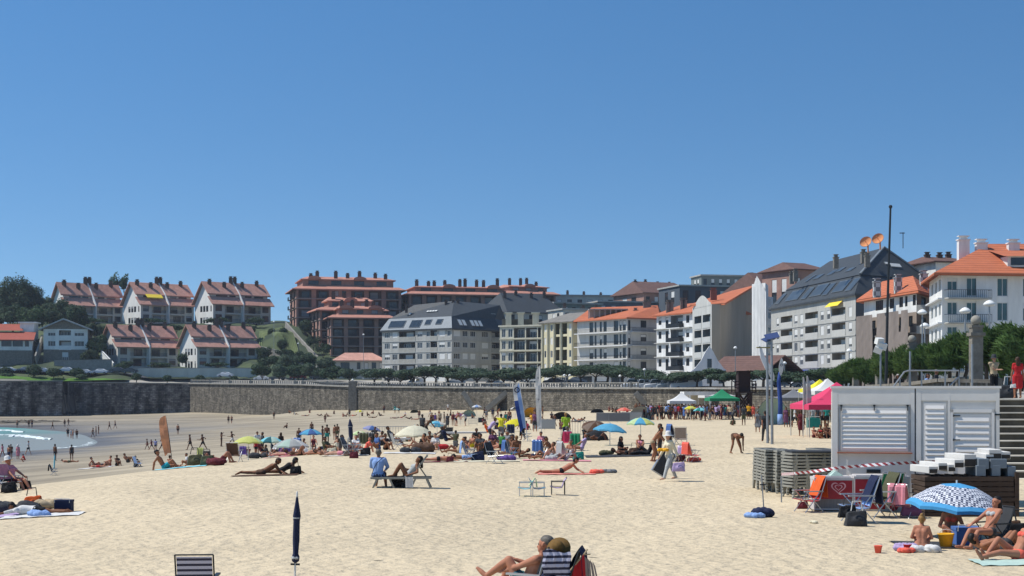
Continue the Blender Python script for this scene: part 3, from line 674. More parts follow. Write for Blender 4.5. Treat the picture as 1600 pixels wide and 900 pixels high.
# terraces of twin houses on the left hill
def row_house(pxA,pyBase,pxB,pxD,d,label,group,pyr,pye,awning=None,seed=1):
 """pxD..pxA = left gable, pxA..pxB = front"""
 A=XY(pxA,d);th=R(43)
 u=Vector((math.cos(th),math.sin(th)));k_=(pxB-CX)/F;wf=(k_*A.y-A.x)/(u.x-k_*u.y);B=A+u*wf;inn=Vector((-u.y,u.x));dep=9.6
 for k in range(60):
  D=A+inn*dep
  if D.x/D.y*F+CX<pxD:break
  dep+=.3
  if dep>12.5:break
 A,B,C,D=back_quad(A,B,dep);z0=ZH(pyBase,d)-2.5;ze=ZH(pye,d);zr=ZH(pyr,d+dep/2)
 b=Bld('row_house',label,(A.x,A.y,z0),M_HWHITE,'house',group,frame=M_FRAMED,blinds=(0,0,0,.3,.5),bm=M_BLINDG,recm=M_HGREY,seed=seed)
 b.wm=M_HWHITE
 nf=2;zb=ZH(pyBase,d);zmid=ze
 cols=[('w',.04,.15),('r',.2,.47),('r',.53,.82),('w',.85,.96)]
 b.facade(A,B,zb,ze,nf,cols,mi=2,sillf=.2,headf=.85)
 b.facade(A,B,z0,zb,mi=2)
 gc=[('w',.3,.42),('w',.46,.58),('w',.62,.74)]
 zg=ze+(zr-ze)*.25
 b.facade(D,A,zb-1.5,ze,2,gc+[('w',.86,.92)],mi=0)
 b.facade(D,A,z0,zb-1.5,mi=0);b.facade(B,C,z0,ze,0,mi=0);b.facade(C,D,z0,ze,0)
 q=[A,B,C,D];ov=1.0
 hb=(zr-ze);sk=MB();zs=ze+hb*.33
 W1=lambda p,z:Vector((p.x,p.y,z))
 nrm=-inn
 a0,b0=A+nrm*.9-u*.9,B+nrm*.9+u*.9;a1,b1=A+inn*1.9-u*.9,B+inn*1.9+u*.9
 sk.quad(W1(a0,ze-.1),W1(b0,ze-.1),W1(b1,zs),W1(a1,zs));sk.quad(W1(a0,ze-.35),W1(b0,ze-.35),W1(b0,ze-.1),W1(a0,ze-.1))
 sk.quad(W1(a0,ze-.35),W1(a1,zs-.25),W1(a1,zs),W1(a0,ze-.1));sk.quad(W1(b0,ze-.35),W1(b1,zs-.25),W1(b1,zs),W1(b0,ze-.1))
 zt=zs+hb*.12
 e0,e1=A+inn*1.5-u*1.0,B+inn*1.5+u*1.0;m0,m1=A+inn*dep*.5-u*1.0,B+inn*dep*.5+u*1.0;f0,f1=D+inn*.9-u*1.0,C+inn*.9+u*1.0
 sk.quad(W1(e0,zt),W1(e1,zt),W1(m1,zr),W1(m0,zr));sk.quad(W1(f1,ze-.2),W1(f0,ze-.2),W1(m0,zr),W1(m1,zr))
 for p,q_,r_ in((e0,m0,f0),(e1,m1,f1)):
  sk.quad(W1(p,zt-.35),W1(q_,zr-.35),W1(q_,zr),W1(p,zt));sk.quad(W1(q_,zr-.35),W1(r_,ze-.55),W1(r_,ze-.2),W1(q_,zr))
 sk.quad(W1(e0,zt-.35),W1(e1,zt-.35),W1(e1,zt),W1(e0,zt))
 b.part('roof',sk,M_TILE)
 b.facade(A+inn*1.9,B+inn*1.9,ze+.1,zt-.02,1,[('w',.1,.3),('w',.33,.44),('w',.6,.72),('w',.76,.92)],mi=2,sillf=.5,headf=.92)
 mm=(A+D)/2;b.wall.tri((D.x,D.y,ze),(A.x,A.y,ze),(mm.x,mm.y,zr-.4),0);mm=(B+C)/2;b.wall.tri((B.x,B.y,ze),(C.x,C.y,ze),(mm.x,mm.y,zr-.4),0)
 fin=MB();t=.49;p0=A+u*wf*t-inn*1.0;p1=A+u*wf*t+inn*(dep*.5)
 for w_ in(0,):
  vs=[W1(p0,zb-2),W1(p0,ze+.15),W1(A+u*wf*t+inn*1.6,zt+.35),W1(p1,zr+.25),W1(p1,zb-2)]
  vs2=[v+Vector((u.x,u.y,0))*.35 for v in vs]
  fin.add(vs+vs2,[(0,1,2,3,4),(9,8,7,6,5)]+[(i,(i+1)%5,(i+1)%5+5,i+5)for i in range(5)])
 b.part('party_wall',fin,M_HWHITE)
 for t,dd in((.07,.42),(.3,.35),(.46,.5),(.53,.5),(.62,.38),(.9,.45)):
  p=A+u*wf*t+inn*dep*dd;zc=zt+(zr-zt)*(dep*dd-1.5)/(dep*.5-1.5)
  b.part('chimney',chimney_mb(p.x,p.y,zc,1.1,1.1 if dd<.5 else 1.5),M_CHIM)
 if awning:
  aw=MB();p=A+u*wf*.12+inn*1.5;q_=A+u*wf*.42+inn*1.5
  aw.quad(W1(p-inn*1.4,zt-1.0),W1(q_-inn*1.4,zt-1.0),W1(q_,zt+.1),W1(p,zt+.1));aw.quad(W1(p-inn*1.4,zt-1.3),W1(q_-inn*1.4,zt-1.3),W1(q_-inn*1.4,zt-1.0),W1(p-inn*1.4,zt-1.0))
  b.part('awning',aw,cloth('awning_yellow','#e3c63c'))
 b.done([M_HGREY]);return b
row_house(103,503,192,82,462,'upper hill twin house at the left end, half behind the dark trees','twin houses in two rows on the left hill',441,476,seed=2)
row_house(220,503,303,193,465,'upper hill twin house with a yellow awning under its roof','twin houses in two rows on the left hill',441,475,awning=True,seed=3)
row_house(333,503,423,305,468,'upper hill twin house at the right end of its row, with awning-free roof','twin houses in two rows on the left hill',440,474,seed=4)
row_house(184,573,278,165,423,'lower twin house directly right of the house with a big glazed gable','twin houses in two rows on the left hill',507,541,seed=5)
row_house(308,573,402,284,426,'lower twin house at the right end, beside the sloping lawn','twin houses in two rows on the left hill',507,541,seed=6)
# modern gable-front house
A,B,C,D=back_quad(XY(68,416),XY(137,418),12);z0=ZH(560,416)-2;ze=ZH(514,416);zp=ZH(500,416)
b=Bld('gabled_house','grey and white house with a wide glazed gable between dark trees',(A.x,A.y,z0),M_HWHITE,'house',recm=M_GRANITE,railm=M_WHITEP,blinds=(0,.4,1))
zc=ZH(546,416)
b.facade(A,B,zc,ze,2,[('w',.1,.27),('r',.35,.62),('w',.7,.92)],mi=0)
b.facade(A,B,z0,zc,1,[('W',.42,.56)],mi=1)
b.facade(D,A,z0,ze);b.facade(B,C,z0,ze,0,mi=1);b.facade(C,D,z0,ze)
ap=A.lerp(B,.46);ap2=D.lerp(C,.46)
b.wall.add([(A.x,A.y,ze),(B.x,B.y,ze),(B.x,B.y,ze+.4),(ap.x,ap.y,zp),(A.x,A.y,ze+.4)],[(0,1,2,3,4)],1)
rf=MB();u=(B-A).normalized();inn=Vector((-u.y,u.x))
V3=lambda p,z:Vector((p.x,p.y,z))
for s_,e_ in((A-u*1.2,C),(B+u*1.2,C)):
 f=s_-inn*1.2;bk=s_+inn*13;af=ap-inn*1.2;ab=ap+inn*13
 rf.quad(V3(f,ze),V3(af,zp+.5),V3(ab,zp+.5),V3(bk,ze));rf.quad(V3(f,ze-.4),V3(af,zp+.1),V3(af,zp+.5),V3(f,ze));rf.quad(V3(bk,ze-.4),V3(f,ze-.4),V3(f,ze),V3(bk,ze))
b.part('roof',rf,mat('pale_roof','#9fa3a3',.7,.1,1));b.done()
# low red roofed house at the far left
A,B,C,D=back_quad(XY(-30,411),XY(50,414),12);z0=ZH(560,411)-3;ze=ZH(530,411)
b=Bld('villa','low white house with a bright red tiled roof at the left edge',(A.x,A.y,z0),M_HWHITE,'house',frame=M_FRAMED,blinds=(0,),recm=M_GRANITE)
zc=ZH(547,411)
b.facade(A,B,zc,ze,1,[('w',.2,.32),('w',.4,.6),('w',.62,.82),('w',.86,.94)],sillf=.35,headf=.95);b.facade(A,B,z0,zc,mi=1);b.facade(D,A,z0,ze);b.facade(B,C,z0,ze);b.facade(C,D,z0,ze)
rf=MB();u=(B-A).normalized();inn=Vector((-u.y,u.x));q=[A-inn-u,B-inn+u*.6,B+inn*6+u*.6,A+inn*6-u]
rf.quad(V3(q[0],ze-.1),V3(q[1],ze-.1),V3(q[2],ZH(518,417)),V3(q[3],ZH(518,417)));rf.quad(V3(q[0],ze-.4),V3(q[1],ze-.4),V3(q[1],ze-.1),V3(q[0],ze-.1))
q2=[A+inn*5,B+inn*5-u*3,B+inn*11-u*3,A+inn*11];rf.quad(V3(q2[0],ZH(518,417)+.3),V3(q2[1],ZH(518,417)+.3),V3(q2[2],ZH(506,422)),V3(q2[3],ZH(506,422)))
b.part('roof',rf,M_TILER)
up=MB();p=XY(31,420);up.box(p.x,p.x+4,p.y,p.y+4,ze-1,ZH(505,420));up.box(p.x-.4,p.x+4.6,p.y-.5,p.y+4.5,ZH(505,420)+.003,ZH(504,420)+.2);b.part('stair_tower',up,M_HWHITE)
b.done()
# brown apartment complex on the hill
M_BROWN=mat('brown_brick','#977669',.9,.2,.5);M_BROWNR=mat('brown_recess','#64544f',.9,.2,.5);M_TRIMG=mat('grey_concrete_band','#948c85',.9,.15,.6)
M_TILEP=mat_tiles('salmon_roof_tiles','#b5816f',.2)
def skirt(mb,q,z,out,rise):
 """sloping tiled skirt round a quad"""
 frustum(mb,grow(q,out),z,grow(q,-.6),z+rise,top=True)
 g=grow(q,out);n=len(g)
 for i in range(n):a,c=g[i],g[(i+1)%n];mb.quad((a.x,a.y,z-.35),(c.x,c.y,z-.35),(c.x,c.y,z),(a.x,a.y,z))
def stepped_block(label,pxA,dA,pxB,dB,depth,pyb,pye,pyt,nfl,cols,pxL=None,seed=1,group=None,chims=6,attic_in=(2.2,.5)):
 A,B,C,D=back_quad(XY(pxA,dA),XY(pxB,dB),depth);z0=ZH(pyb,dA);ze=ZH(pye,dA);zt=ZH(pyt,dA+4)
 b=Bld('apartment_building',label,(A.x,A.y,z0),M_BROWN,'building',group,frame=M_FRAMED,blinds=(0,0,0,1),bm=M_BLINDG,recm=M_BROWNR,seed=seed,trim=M_TRIMG)
 b.facade(A,B,z0,ze,nfl,cols,[(0,1,.25,'slab',range(1,nfl))],sillf=.3)
 b.facade(D,A,z0,ze,nfl,[('B',.2,.35),('B',.65,.8)],[(0,1,.2,'slab',range(1,nfl))]);b.facade(B,C,z0,ze,nfl,[('w',.3,.4),('w',.6,.7)]);b.facade(C,D,z0,ze)
 rf=MB();q=[A,B,C,D];skirt(rf,q,ze,1.4,.9)
 qi=grow(q,-attic_in[0]);zs=ze+.9;za=zs+(zt-zs)*.62
 fr=(qi[0],qi[1])
 n2=max(3,int((qi[1]-qi[0]).length/7));cc=[('w',(i+.25)/n2,(i+.7)/n2)for i in range(n2)]
 b.facade(qi[0],qi[1],zs-.4,za,1,cc,sillf=.35,headf=.85)
 b.box_sides([qi[1],qi[2],qi[3],qi[0]],zs-.4,za,closed=False)
 roof4(rf,grow(qi,.7),za+.003,zt,.1,th=.3);b.part('roof',rf,M_TILEP)
 for i in range(n2):
  p=qi[0].lerp(qi[1],(i+.5)/n2);inn=(D-A).normalized();mbd=MB();uu=(B-A).normalized()
  pr=[]
  for k in range(7):
   a=math.pi*k/6;o_=uu*(math.cos(a)*2.1);pr.append(Vector((p.x+o_.x,p.y+o_.y,za+math.sin(a)*1.0)))
  nf=Vector((-inn.x,-inn.y,0))
  f1=[v+nf*1.3 for v in pr];f0=[v-nf*2.5 for v in pr]
  for k in range(6):mbd.quad(f1[k],f1[k+1],f0[k+1],f0[k])
  mbd.add([v+nf*-.1 for v in f1],[tuple(range(7))])
  if i%2==seed%2:b.part('dormer_hood',mbd,M_TILEP)
 rr=random.Random(seed)
 for i in range(chims):
  p=qi[0].lerp(qi[1],(i+.5+rr.uniform(-.3,.3))/chims)+(D-A).normalized()*rr.uniform(.5,6);b.part('chimney',chimney_mb(p.x,p.y,za+.6,1.1,rr.uniform(1,2.2)),M_CHIM)
 b.done();return b
bay=lambda n,k='r':[(k,(i+.12)/n,(i+.85)/n)for i in range(n)]
stepped_block('tall brown apartment block with terracotta roof crowning the hill, left of the town',463,462,627,470,22,540,451,429,6,bay(6)[:2]+[('w',.36,.4),('w',.43,.47)]+bay(6)[3:],seed=2,chims=7)
stepped_block('long brown apartment block with terracotta attic behind the grey slate building',640,470,800,478,20,545,459,444,5,bay(7),seed=3,chims=9)
stepped_block('short terracotta roofed block right of the long brown one on the skyline',792,500,868,508,18,545,458,443,5,bay(4),seed=5,chims=4)
stepped_block('lower brown apartment block in front of the tall one, with thin floor bands',517,436,612,440,18,570,496,476,5,bay(4),seed=4,chims=4,attic_in=(2.5,.5))
b0=stepped_block('small brown stepped block with a red upper storey between the two brown blocks',500,446,600,452,14,560,484,463,5,bay(4),seed=7,chims=3,attic_in=(3.2,.5))
A,B,C,D=back_quad(XY(523,404),XY(600,406),11);z0=ZH(598,404)-2;ze=ZH(563,404)
b=Bld('hipped_house','low house with a dull terracotta hip roof left of the grey slate building',(A.x,A.y,z0),M_HGREY,'house',blinds=(0,1),frame=M_FRAMED)
b.facade(A,B,ze-3.2,ze,1,[('w',.12,.3),('w',.45,.52),('w',.6,.68),('w',.75,.84),('w',.9,.97)],sillf=.25);b.facade(A,B,z0,ze-3.2);b.facade(D,A,z0,ze);b.facade(B,C,z0,ze);b.facade(C,D,z0,ze)
rf=MB();roof4(rf,grow([A,B,C,D],.9),ze,ZH(551,409),.25);b.part('roof',rf,M_TILE);b.done()
# the seafront buildings
def fr(a,b,lst):
 """columns given in photo pixels between a and b"""
 return[(k[0],(k[1]-a)/(b-a),(k[2]-a)/(b-a))+tuple(k[3:])for k in lst]if lst[0][0]=='p' else lst
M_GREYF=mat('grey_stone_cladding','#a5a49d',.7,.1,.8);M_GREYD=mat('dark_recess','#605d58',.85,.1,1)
A=XY(597,398);B=XY(706,381);C0=XY(782,396);z0=ZH(603,390)-1;zb=ZH(585,390);ze=ZH(515,390)
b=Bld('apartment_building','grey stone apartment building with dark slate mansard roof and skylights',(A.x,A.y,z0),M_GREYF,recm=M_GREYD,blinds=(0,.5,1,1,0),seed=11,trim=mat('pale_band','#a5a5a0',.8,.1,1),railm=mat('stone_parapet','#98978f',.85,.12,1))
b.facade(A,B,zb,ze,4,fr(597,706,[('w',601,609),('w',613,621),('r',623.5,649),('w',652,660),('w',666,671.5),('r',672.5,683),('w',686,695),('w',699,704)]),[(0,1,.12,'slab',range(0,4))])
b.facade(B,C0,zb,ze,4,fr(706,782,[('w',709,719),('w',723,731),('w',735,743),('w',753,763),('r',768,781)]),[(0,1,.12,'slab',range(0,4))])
b.facade(A,B,z0,zb,1,fr(597,706,[('W',600,625),('W',630,655),('W',662,695)]));b.facade(B,C0,z0,zb,1,fr(706,782,[('W',712,740),('W',750,775)]))
inn=Vector((.25,.97));D1=A+inn*15;C1=B+Vector((0,16));E1=C0+inn*14
b.facade(D1,A,z0,ze,4);b.facade(C0,E1,z0,ze);b.facade(E1,D1,z0,ze)
rf=MB();poly=[A,B,C0,E1,D1];q0=grow(poly,.5);q1=grow(poly,-2.2);zm=ZH(497,392);zt=ZH(472,400)
frustum(rf,q0,ze,grow(poly,-1.6),zm,top=True)
for i in range(5):a,c=q0[i],q0[(i+1)%5];rf.quad((a.x,a.y,ze-.4),(c.x,c.y,ze-.4),(c.x,c.y,ze),(a.x,a.y,ze))
g=grow(poly,-1.6);peak=B.lerp((E1+D1)/2,.45);pk=Vector((peak.x,peak.y,zt));lf=A.lerp(D1,.5)+(B-A).normalized()*9;lk=Vector((lf.x,lf.y,ZH(478,404)));rt=C0.lerp(E1,.5)-(C0-B).normalized()*3;rk=Vector((rt.x,rt.y,ZH(478,404)))
v=[Vector((p.x,p.y,zm))for p in g]
rf.quad(v[0],v[1],pk,lk,0);rf.quad(v[1],v[2],rk,pk,0);rf.tri(v[2],v[3],rk,0);rf.add([v[3],v[4],lk,pk,rk],[(0,1,2,3,4)],0);rf.tri(v[4],v[0],lk,0)
b.part('roof',rf,M_SLATE)
def mans_windows(Aq,Bq,zlo,zhi,inset,spec,nm='roof_window'):
 u=(Bq-Aq);Lw=u.length;u.normalize();inn_=Vector((-u.y,u.x));
 for fa,fb,f0,f1 in spec:
  P0=lambda f,t,off=0:Vector((Aq.x+u.x*f*Lw+inn_.x*inset*t,Aq.y+u.y*f*Lw+inn_.y*inset*t,zlo+(zhi-zlo)*t))
  a,b_,c,d=P0(fa,f0),P0(fb,f0),P0(fb,f1),P0(fa,f1);cen=(a+c)/2;n=(b_-a).cross(d-a);
  if n.z<0:n=-n
  yield skylight_mb(cen+n.normalized()*.03,n,b_-a,(b_-a).length,(d-a).length)
fa_,fb_=q0[0],q0[1]
lt=MB();i0,i1=g[0],g[1]
off=Vector((-.0,-.06))
lt.quad((fa_.x,fa_.y-.06,ze+.05),(fb_.x,fb_.y-.06,ze+.05),(i1.x,i1.y-.06,zm+.05),(i0.x,i0.y-.06,zm+.05));b.part('mansard_panel',lt,M_SLATEL)
for mbw in mans_windows(fa_+off*2,fb_+off*2,ze,zm,2.1,[(.1,.32,.2,.8),(.4,.55,.15,.8),(.6,.68,.35,.8),(.75,.83,.35,.8)]):b.part('roof_window',mbw,[M_SLATEL,M_GLASS])
for mbw in mans_windows(q0[1],q0[2],ze,zm,2.1,[(.18,.24,.25,.75),(.26,.32,.25,.75),(.42,.48,.25,.75),(.5,.56,.25,.75),(.58,.64,.25,.75)]):b.part('roof_window',mbw,[M_SLATEL,M_BLIND])
def slope_lights(b,P0,P1,P2,P3,spec,m=None):
 """P0 P1 lower edge, P3 P2 upper edge; spec (u, v, w, h)"""
 for uu,vv_,w_,h_ in spec:
  lo=P0.lerp(P1,uu);hi=P3.lerp(P2,uu);c=lo.lerp(hi,vv_);n=(P1-P0).cross(hi-lo)
  if n.z<0:n=-n
  b.part('skylight',skylight_mb(c+n.normalized()*.03,n,(P1-P0),w_,h_),m or[M_SLATEL,M_BLIND])
slope_lights(b,v[0],v[1],pk,lk,[(.55,.4,.9,.7),(.6,.4,.9,.7),(.65,.4,.9,.7),(.7,.4,.9,.7),(.25,.3,.8,.9)])
slope_lights(b,v[1],v[2],rk,pk,[(.35,.35,1.1,1.1),(.55,.6,1.2,.9),(.7,.45,1.2,.9),(.9,.4,2.2,.9)])
for px,py,d in[(635,478,396),(697,471,394),(708,472,394),(716,470,394),(735,489,392)]:
 p=W(px,py+6,d);b.part('chimney',chimney_mb(p.x,p.y,p.z,.7,.9),M_CHIM)
b.done()
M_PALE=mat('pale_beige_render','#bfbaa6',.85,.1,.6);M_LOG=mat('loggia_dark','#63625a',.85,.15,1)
A=XY(781,380);B=XY(846,374);z0=ZH(603,376)-1;zb=ZH(585,376);ze=ZH(510,376)
A,B,C,D=back_quad(A,B,15)
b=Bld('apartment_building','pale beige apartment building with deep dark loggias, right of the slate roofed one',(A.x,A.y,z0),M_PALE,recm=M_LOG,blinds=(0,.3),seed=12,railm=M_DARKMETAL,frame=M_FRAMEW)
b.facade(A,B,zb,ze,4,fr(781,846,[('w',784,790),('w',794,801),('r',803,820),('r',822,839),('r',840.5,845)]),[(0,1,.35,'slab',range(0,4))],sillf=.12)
b.facade(A,B,z0,zb,1,fr(781,846,[('W',785,805),('W',812,838)]));b.facade(D,A,z0,ze);b.facade(B,C,z0,ze);b.facade(C,D,z0,ze)
tp=MB();q=grow([A,B,C,D],.3);frustum(tp,q,ze+.003,q,ze+.4)
b.part('parapet',tp,M_PALE)
u=(B-A).normalized()
for f0,f1 in((.14,.28),(.44,.58),(.8,.95)):
 p=A.lerp(B,f0);p2=A.lerp(B,f1);tt=MB();zz=ZH(489,378);tt.box(p.x,p2.x,A.y+.6,A.y+4,ze+.4,zz);tt.box(p.x-.3,p2.x+.3,A.y+.2,A.y+4.4,zz+.002,zz+.35);b.part('roof_tower',tt,M_PALE)
pent=MB();p,p2=A.lerp(B,.05),A.lerp(B,.97);pent.box(p.x,p2.x,A.y+4.2,A.y+12,ze+.4,ZH(498,382));b.part('penthouse',pent,M_LOG);b.done()
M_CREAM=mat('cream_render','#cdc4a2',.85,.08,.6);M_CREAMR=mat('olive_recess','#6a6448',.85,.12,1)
A,B,C,D=back_quad(XY(846,372),XY(895,362),14);z0=ZH(603,366)-1;zb=ZH(585,366);ze=ZH(503,366)
b=Bld('apartment_building','narrow cream apartment building with tall vertical piers and small windows',(A.x,A.y,z0),M_CREAM,recm=M_CREAMR,blinds=(0,1,1),seed=13,trim=mat('cream_band','#c4bea6',.8,.08,1))
b.facade(A,B,zb,ze,4,fr(846,895,[('w',850.5,853.5),('w',860,863.5),('r',868.5,874.5),('r',879,886),('w',889,892.5)]),sillf=.3)
b.facade(A,B,z0,zb,1,fr(846,895,[('W',850,862),('W',870,886)]));b.facade(D,A,z0,ze);b.facade(B,C,z0,ze,mi=0);b.facade(C,D,z0,ze)
for f in fr(846,895,[('p',855,857.5),('p',865,867.5),('p',875.5,878.5),('p',846.5,848.5),('p',893,895)]):
 p,p2=A.lerp(B,f[1]),A.lerp(B,f[2]);pm=MB();pm.box(p.x,p2.x,min(p.y,p2.y)-.35,p.y+.1,zb,ze);b.part('pier',pm,b.trim)
rf=MB();roof4(rf,grow([A,B,C,D],.8),ze+.003,ZH(488,370),.2);b.part('roof',rf,mat('weathered_roof','#77736b',.8,.2,.8));b.done()
M_GRW=mat('grey_white_render','#bdbcb6',.85,.08,.6);M_SLABW=mat('white_slab','#d2d2cf',.8,.05,1)
A=XY(902,352);Bm=XY(980,336);B=XY(1026,341);z0=ZH(603,344)-1;zb=ZH(583,344);ze=ZH(499,344)
b=Bld('apartment_building','wide apartment building with long white slabs and dark balcony rails on four floors',(A.x,A.y,z0),M_GRW,recm=M_GREYD,blinds=(0,0,.4),seed=14,frame=M_FRAMED,trim=M_SLABW)
b.facade(A,Bm,zb,ze,4,fr(902,980,[('W',921,927),('W',929,932),('W',937,940.5),('W',943,948),('W',959,966),('W',968,971),('W',973,978)]),[(0.02,1.0,1.3,'bars',range(0,4))])
b.facade(Bm,B,zb,ze,4,fr(980,1026,[('W',981.5,985),('w',1001,1010)]),[(.1,.99,.9,'bars',range(0,4),M_GRW)])
b.facade(A,Bm,z0,zb,1,fr(902,980,[('W',905,925),('W',932,950),('W',955,975)]));b.facade(Bm,B,z0,zb)
D1=A+Vector((3,15));E1=B+Vector((3,15));b.facade(D1,A,z0,ze);b.facade(B,E1,z0,ze);b.facade(E1,D1,z0,ze)
rf=MB();poly=[A,Bm,B,E1,D1];g=grow(poly,.9);zr_=ZH(478,352);v=[Vector((p.x,p.y,ze+.01))for p in g];r1=A.lerp(D1,.55).lerp(B.lerp(E1,.55),.12);r2=A.lerp(D1,.55).lerp(B.lerp(E1,.55),.97)
R1,R2=Vector((r1.x,r1.y,zr_)),Vector((r2.x,r2.y,zr_));Rm=R1.lerp(R2,.6)
rf.quad(v[0],v[1],Rm,R1);rf.quad(v[1],v[2],R2,Rm);rf.tri(v[2],v[3],R2);rf.quad(v[3],v[4],R1,R2);rf.tri(v[4],v[0],R1)
for i in range(5):rf.quad(v[i]-Vector((0,0,.3)),v[(i+1)%5]-Vector((0,0,.3)),v[(i+1)%5],v[i])
b.part('roof',rf,M_TILEO)
pg=MB();p=W(920,493,347)
for k in range(8):x=W(920+k*8.5,480,347).x;pg.box(x-.1,x+.1,p.y-.1,p.y+.1,ze+.3,ZH(484,347))
pg.box(W(920,480,347).x,W(981,480,347).x,p.y-.2,p.y+3.4,ZH(484,347)+.003,ZH(483,347)+.1);pg.box(W(922,480,347).x,W(979,480,347).x,p.y+2.5,p.y+3.2,ze+.3,ZH(484,347));b.part('roof_terrace',pg,M_GREYF)
for px,py,d in[(993,492,345),(1008,480,348),(1014,479,348)]:p=W(px,py+5,d);b.part('chimney',chimney_mb(p.x,p.y,p.z,.9,1.8),M_GRANITE)
b.done()
M_WHT=mat('bright_white_render','#d8d8d5',.8,.05,1)
A,B,C,D=back_quad(XY(1026,334),XY(1082,320),14);z0=ZH(603,328)-1;zb=ZH(579,328);ze=ZH(491,328)
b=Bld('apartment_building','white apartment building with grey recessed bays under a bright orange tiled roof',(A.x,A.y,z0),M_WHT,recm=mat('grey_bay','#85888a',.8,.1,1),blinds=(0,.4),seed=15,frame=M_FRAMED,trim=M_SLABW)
b.facade(A,B,zb,ze,4,fr(1026,1082,[('w',1029,1033.5),('w',1040,1044.5),('r',1048,1067),('w',1072,1077)]),[(0,.35,.7,'slab',range(1,4),M_GREYF),(.38,.76,1.1,'dark',range(0,4)),(.78,.99,.7,'slab',range(1,4),M_GREYF)],sillf=.3)
b.facade(A,B,z0,zb,1,fr(1026,1082,[('W',1032,1045),('W',1052,1070)]));b.facade(D,A,z0,ze);b.facade(B,C,z0,ze);b.facade(C,D,z0,ze)
rf=MB();roof4(rf,grow([A,B,C,D],.9),ze+.003,ZH(474,334),.05);b.part('roof',rf,M_TILEO)
for px,py,d in[(1044,480,331),(1049,480,331),(1066,477,329),(1070,477,329)]:p=W(px,py+4,d);b.part('chimney',chimney_mb(p.x,p.y,p.z,.9,1.6),M_GRANITE)
b.done()
M_BLANK=mat('shaded_side_render','#90897d',.9,.1,.25);M_GBL=mat('light_grey_render','#b8b8b2',.85,.08,.6)  # blank side is a darker copy of the grey front, shade in its colour
A=XY(1082,318);B=XY(1112,303);u=(B-A).normalized();z0=ZH(603,308)-1;zb=ZH(581,310);ze=ZH(478,310)
Br=XY(1125,304);C=XY(1175,330);Dk=XY(1143,350)
b=Bld('apartment_building','tall narrow building with glazed balconies, arched pediment and a blank shaded side',(A.x,A.y,z0),M_GBL,recm=mat('glazed_bay','#6f7779',.6,.1,1),blinds=(0,.5),seed=16,railm=mat('balcony_panel','#b4b6b2',.8,.06,1))
b.facade(A,B,zb,ze-1.6,4,fr(1082,1112,[('r',1085,1096),('r',1098,1110)]))
b.facade(A,B,ze-1.6,ze);b.facade(A,B,z0,zb)
b.facade(B,Br,z0,ze,mi=2)
b.facade(Br,C,z0,ze,mi=2);zg=ZH(452,320)
pm=Br.lerp(C,.0);b.wall.add([(Br.x,Br.y,ze),(C.x,C.y,ze),(C.x,C.y,zg+1.5)],[(0,1,2)],2)
b.facade(C,Dk,z0,ze,mi=2);b.facade(Dk,A,z0,ze)
ped=MB();pr=[]
for k in range(11):
 t=k/10;x=A.lerp(B,.05+.9*t);h=.3+1.9*math.sin(math.pi*t)**1.5;pr.append((x,h))
f1=[Vector((p.x,p.y-.3,ze+h))for p,h in pr];f0=[v_+Vector((0,.6,0))for v_ in f1];g1=[Vector((v_.x,v_.y,ze-.2))for v_ in f1]
for k in range(10):ped.quad(g1[k],g1[k+1],f1[k+1],f1[k]);ped.quad(f1[k],f1[k+1],f0[k+1],f0[k])
b.part('pediment',ped,M_GBL)
rf=MB();ov=Vector((-.8,-.6))
a_,b_,c_,d_=V3(A+Vector((-.6,-.4)),ze+.8),V3(Br+Vector((.9,-.9)),ze+.2),V3(C+Vector((.9,0)),zg+1.7),V3(Dk,zg+1.7)
rf.quad(a_,b_,c_,d_);dn=Vector((0,0,-.4));rf.quad(a_+dn,b_+dn,b_,a_);rf.quad(b_+dn,c_+dn,c_,b_)
b.part('roof',rf,M_TILEO)
p=W(1115,463,312);b.part('chimney',chimney_mb(p.x,p.y,p.z,1.3,1.2),mat('brick_chimney','#8a5547',.9,.2,2));b.done([M_BLANK])
A=XY(1176,300);B=XY(1190,298);C=XY(1198,302);z0=ZH(600,312)-1;zt=ZH(431,312)
b=Bld('party_wall_tower','tall bright white ribbed end wall tapering to a point beside the slate mansard building',(A.x,A.y,z0),M_WHT,seed=17)
mA,mB=A,XY(1197,296)
for k in range(12):
 f0,f1=k/12,(k+1)/12;p,q_=mA.lerp(mB,f0),mA.lerp(mB,f1-.01);hz=lambda f:ZH(431,300)-((f-.32)*5.2 if f>.32 else(.32-f)*8)
 o_=Vector((0,0.12 if k%3==1 else 0));b.wall.add([V3(p+o_,z0),V3(q_+o_,z0),V3(q_+o_,hz(f1)),V3(p+o_,hz(f0))],[(0,1,2,3)],0)
 b.wall.quad(V3(q_+o_,z0),V3(mA.lerp(mB,f1)+Vector((0,.6)),z0),V3(mA.lerp(mB,f1)+Vector((0,.6)),hz(f1)),V3(q_+o_,hz(f1)),0)
bk=[mA+Vector((0,.9)),mB+Vector((0,.9)),mB+Vector((2,9)),mA+Vector((2,9))];b.box_sides(bk,z0,ZH(450,312));b.wall.add([V3(p,ZH(450,312))for p in bk],[(0,1,2,3)],0)
b.facade(XY(1197,296.5),XY(1208,300),z0,ZH(470,312),7,[('w',.3,.7)]);b.done()
A=XY(1205,292);B=XY(1337,246);C=XY(1478,262);z0=ZH(603,250)-1;zb=ZH(571,246);ze=ZH(459,246)
M_WB=mat('white_cladding','#aaa9a2',.8,.07,.7);M_GEND=mat('shaded_end_cladding','#484c50',.7,.15,.6)  # end walls of the white block coloured dark to carry their shade
b=Bld('apartment_building','large white apartment building with slate mansard and two orange satellite dishes',(A.x,A.y,z0),M_WB,recm=mat('beige_recess','#8f877a',.85,.1,1),blinds=(0,.4,.7,1),seed=18,railm=mat('white_parapet','#b5b4ad',.8,.06,1),frame=M_FRAMEW)
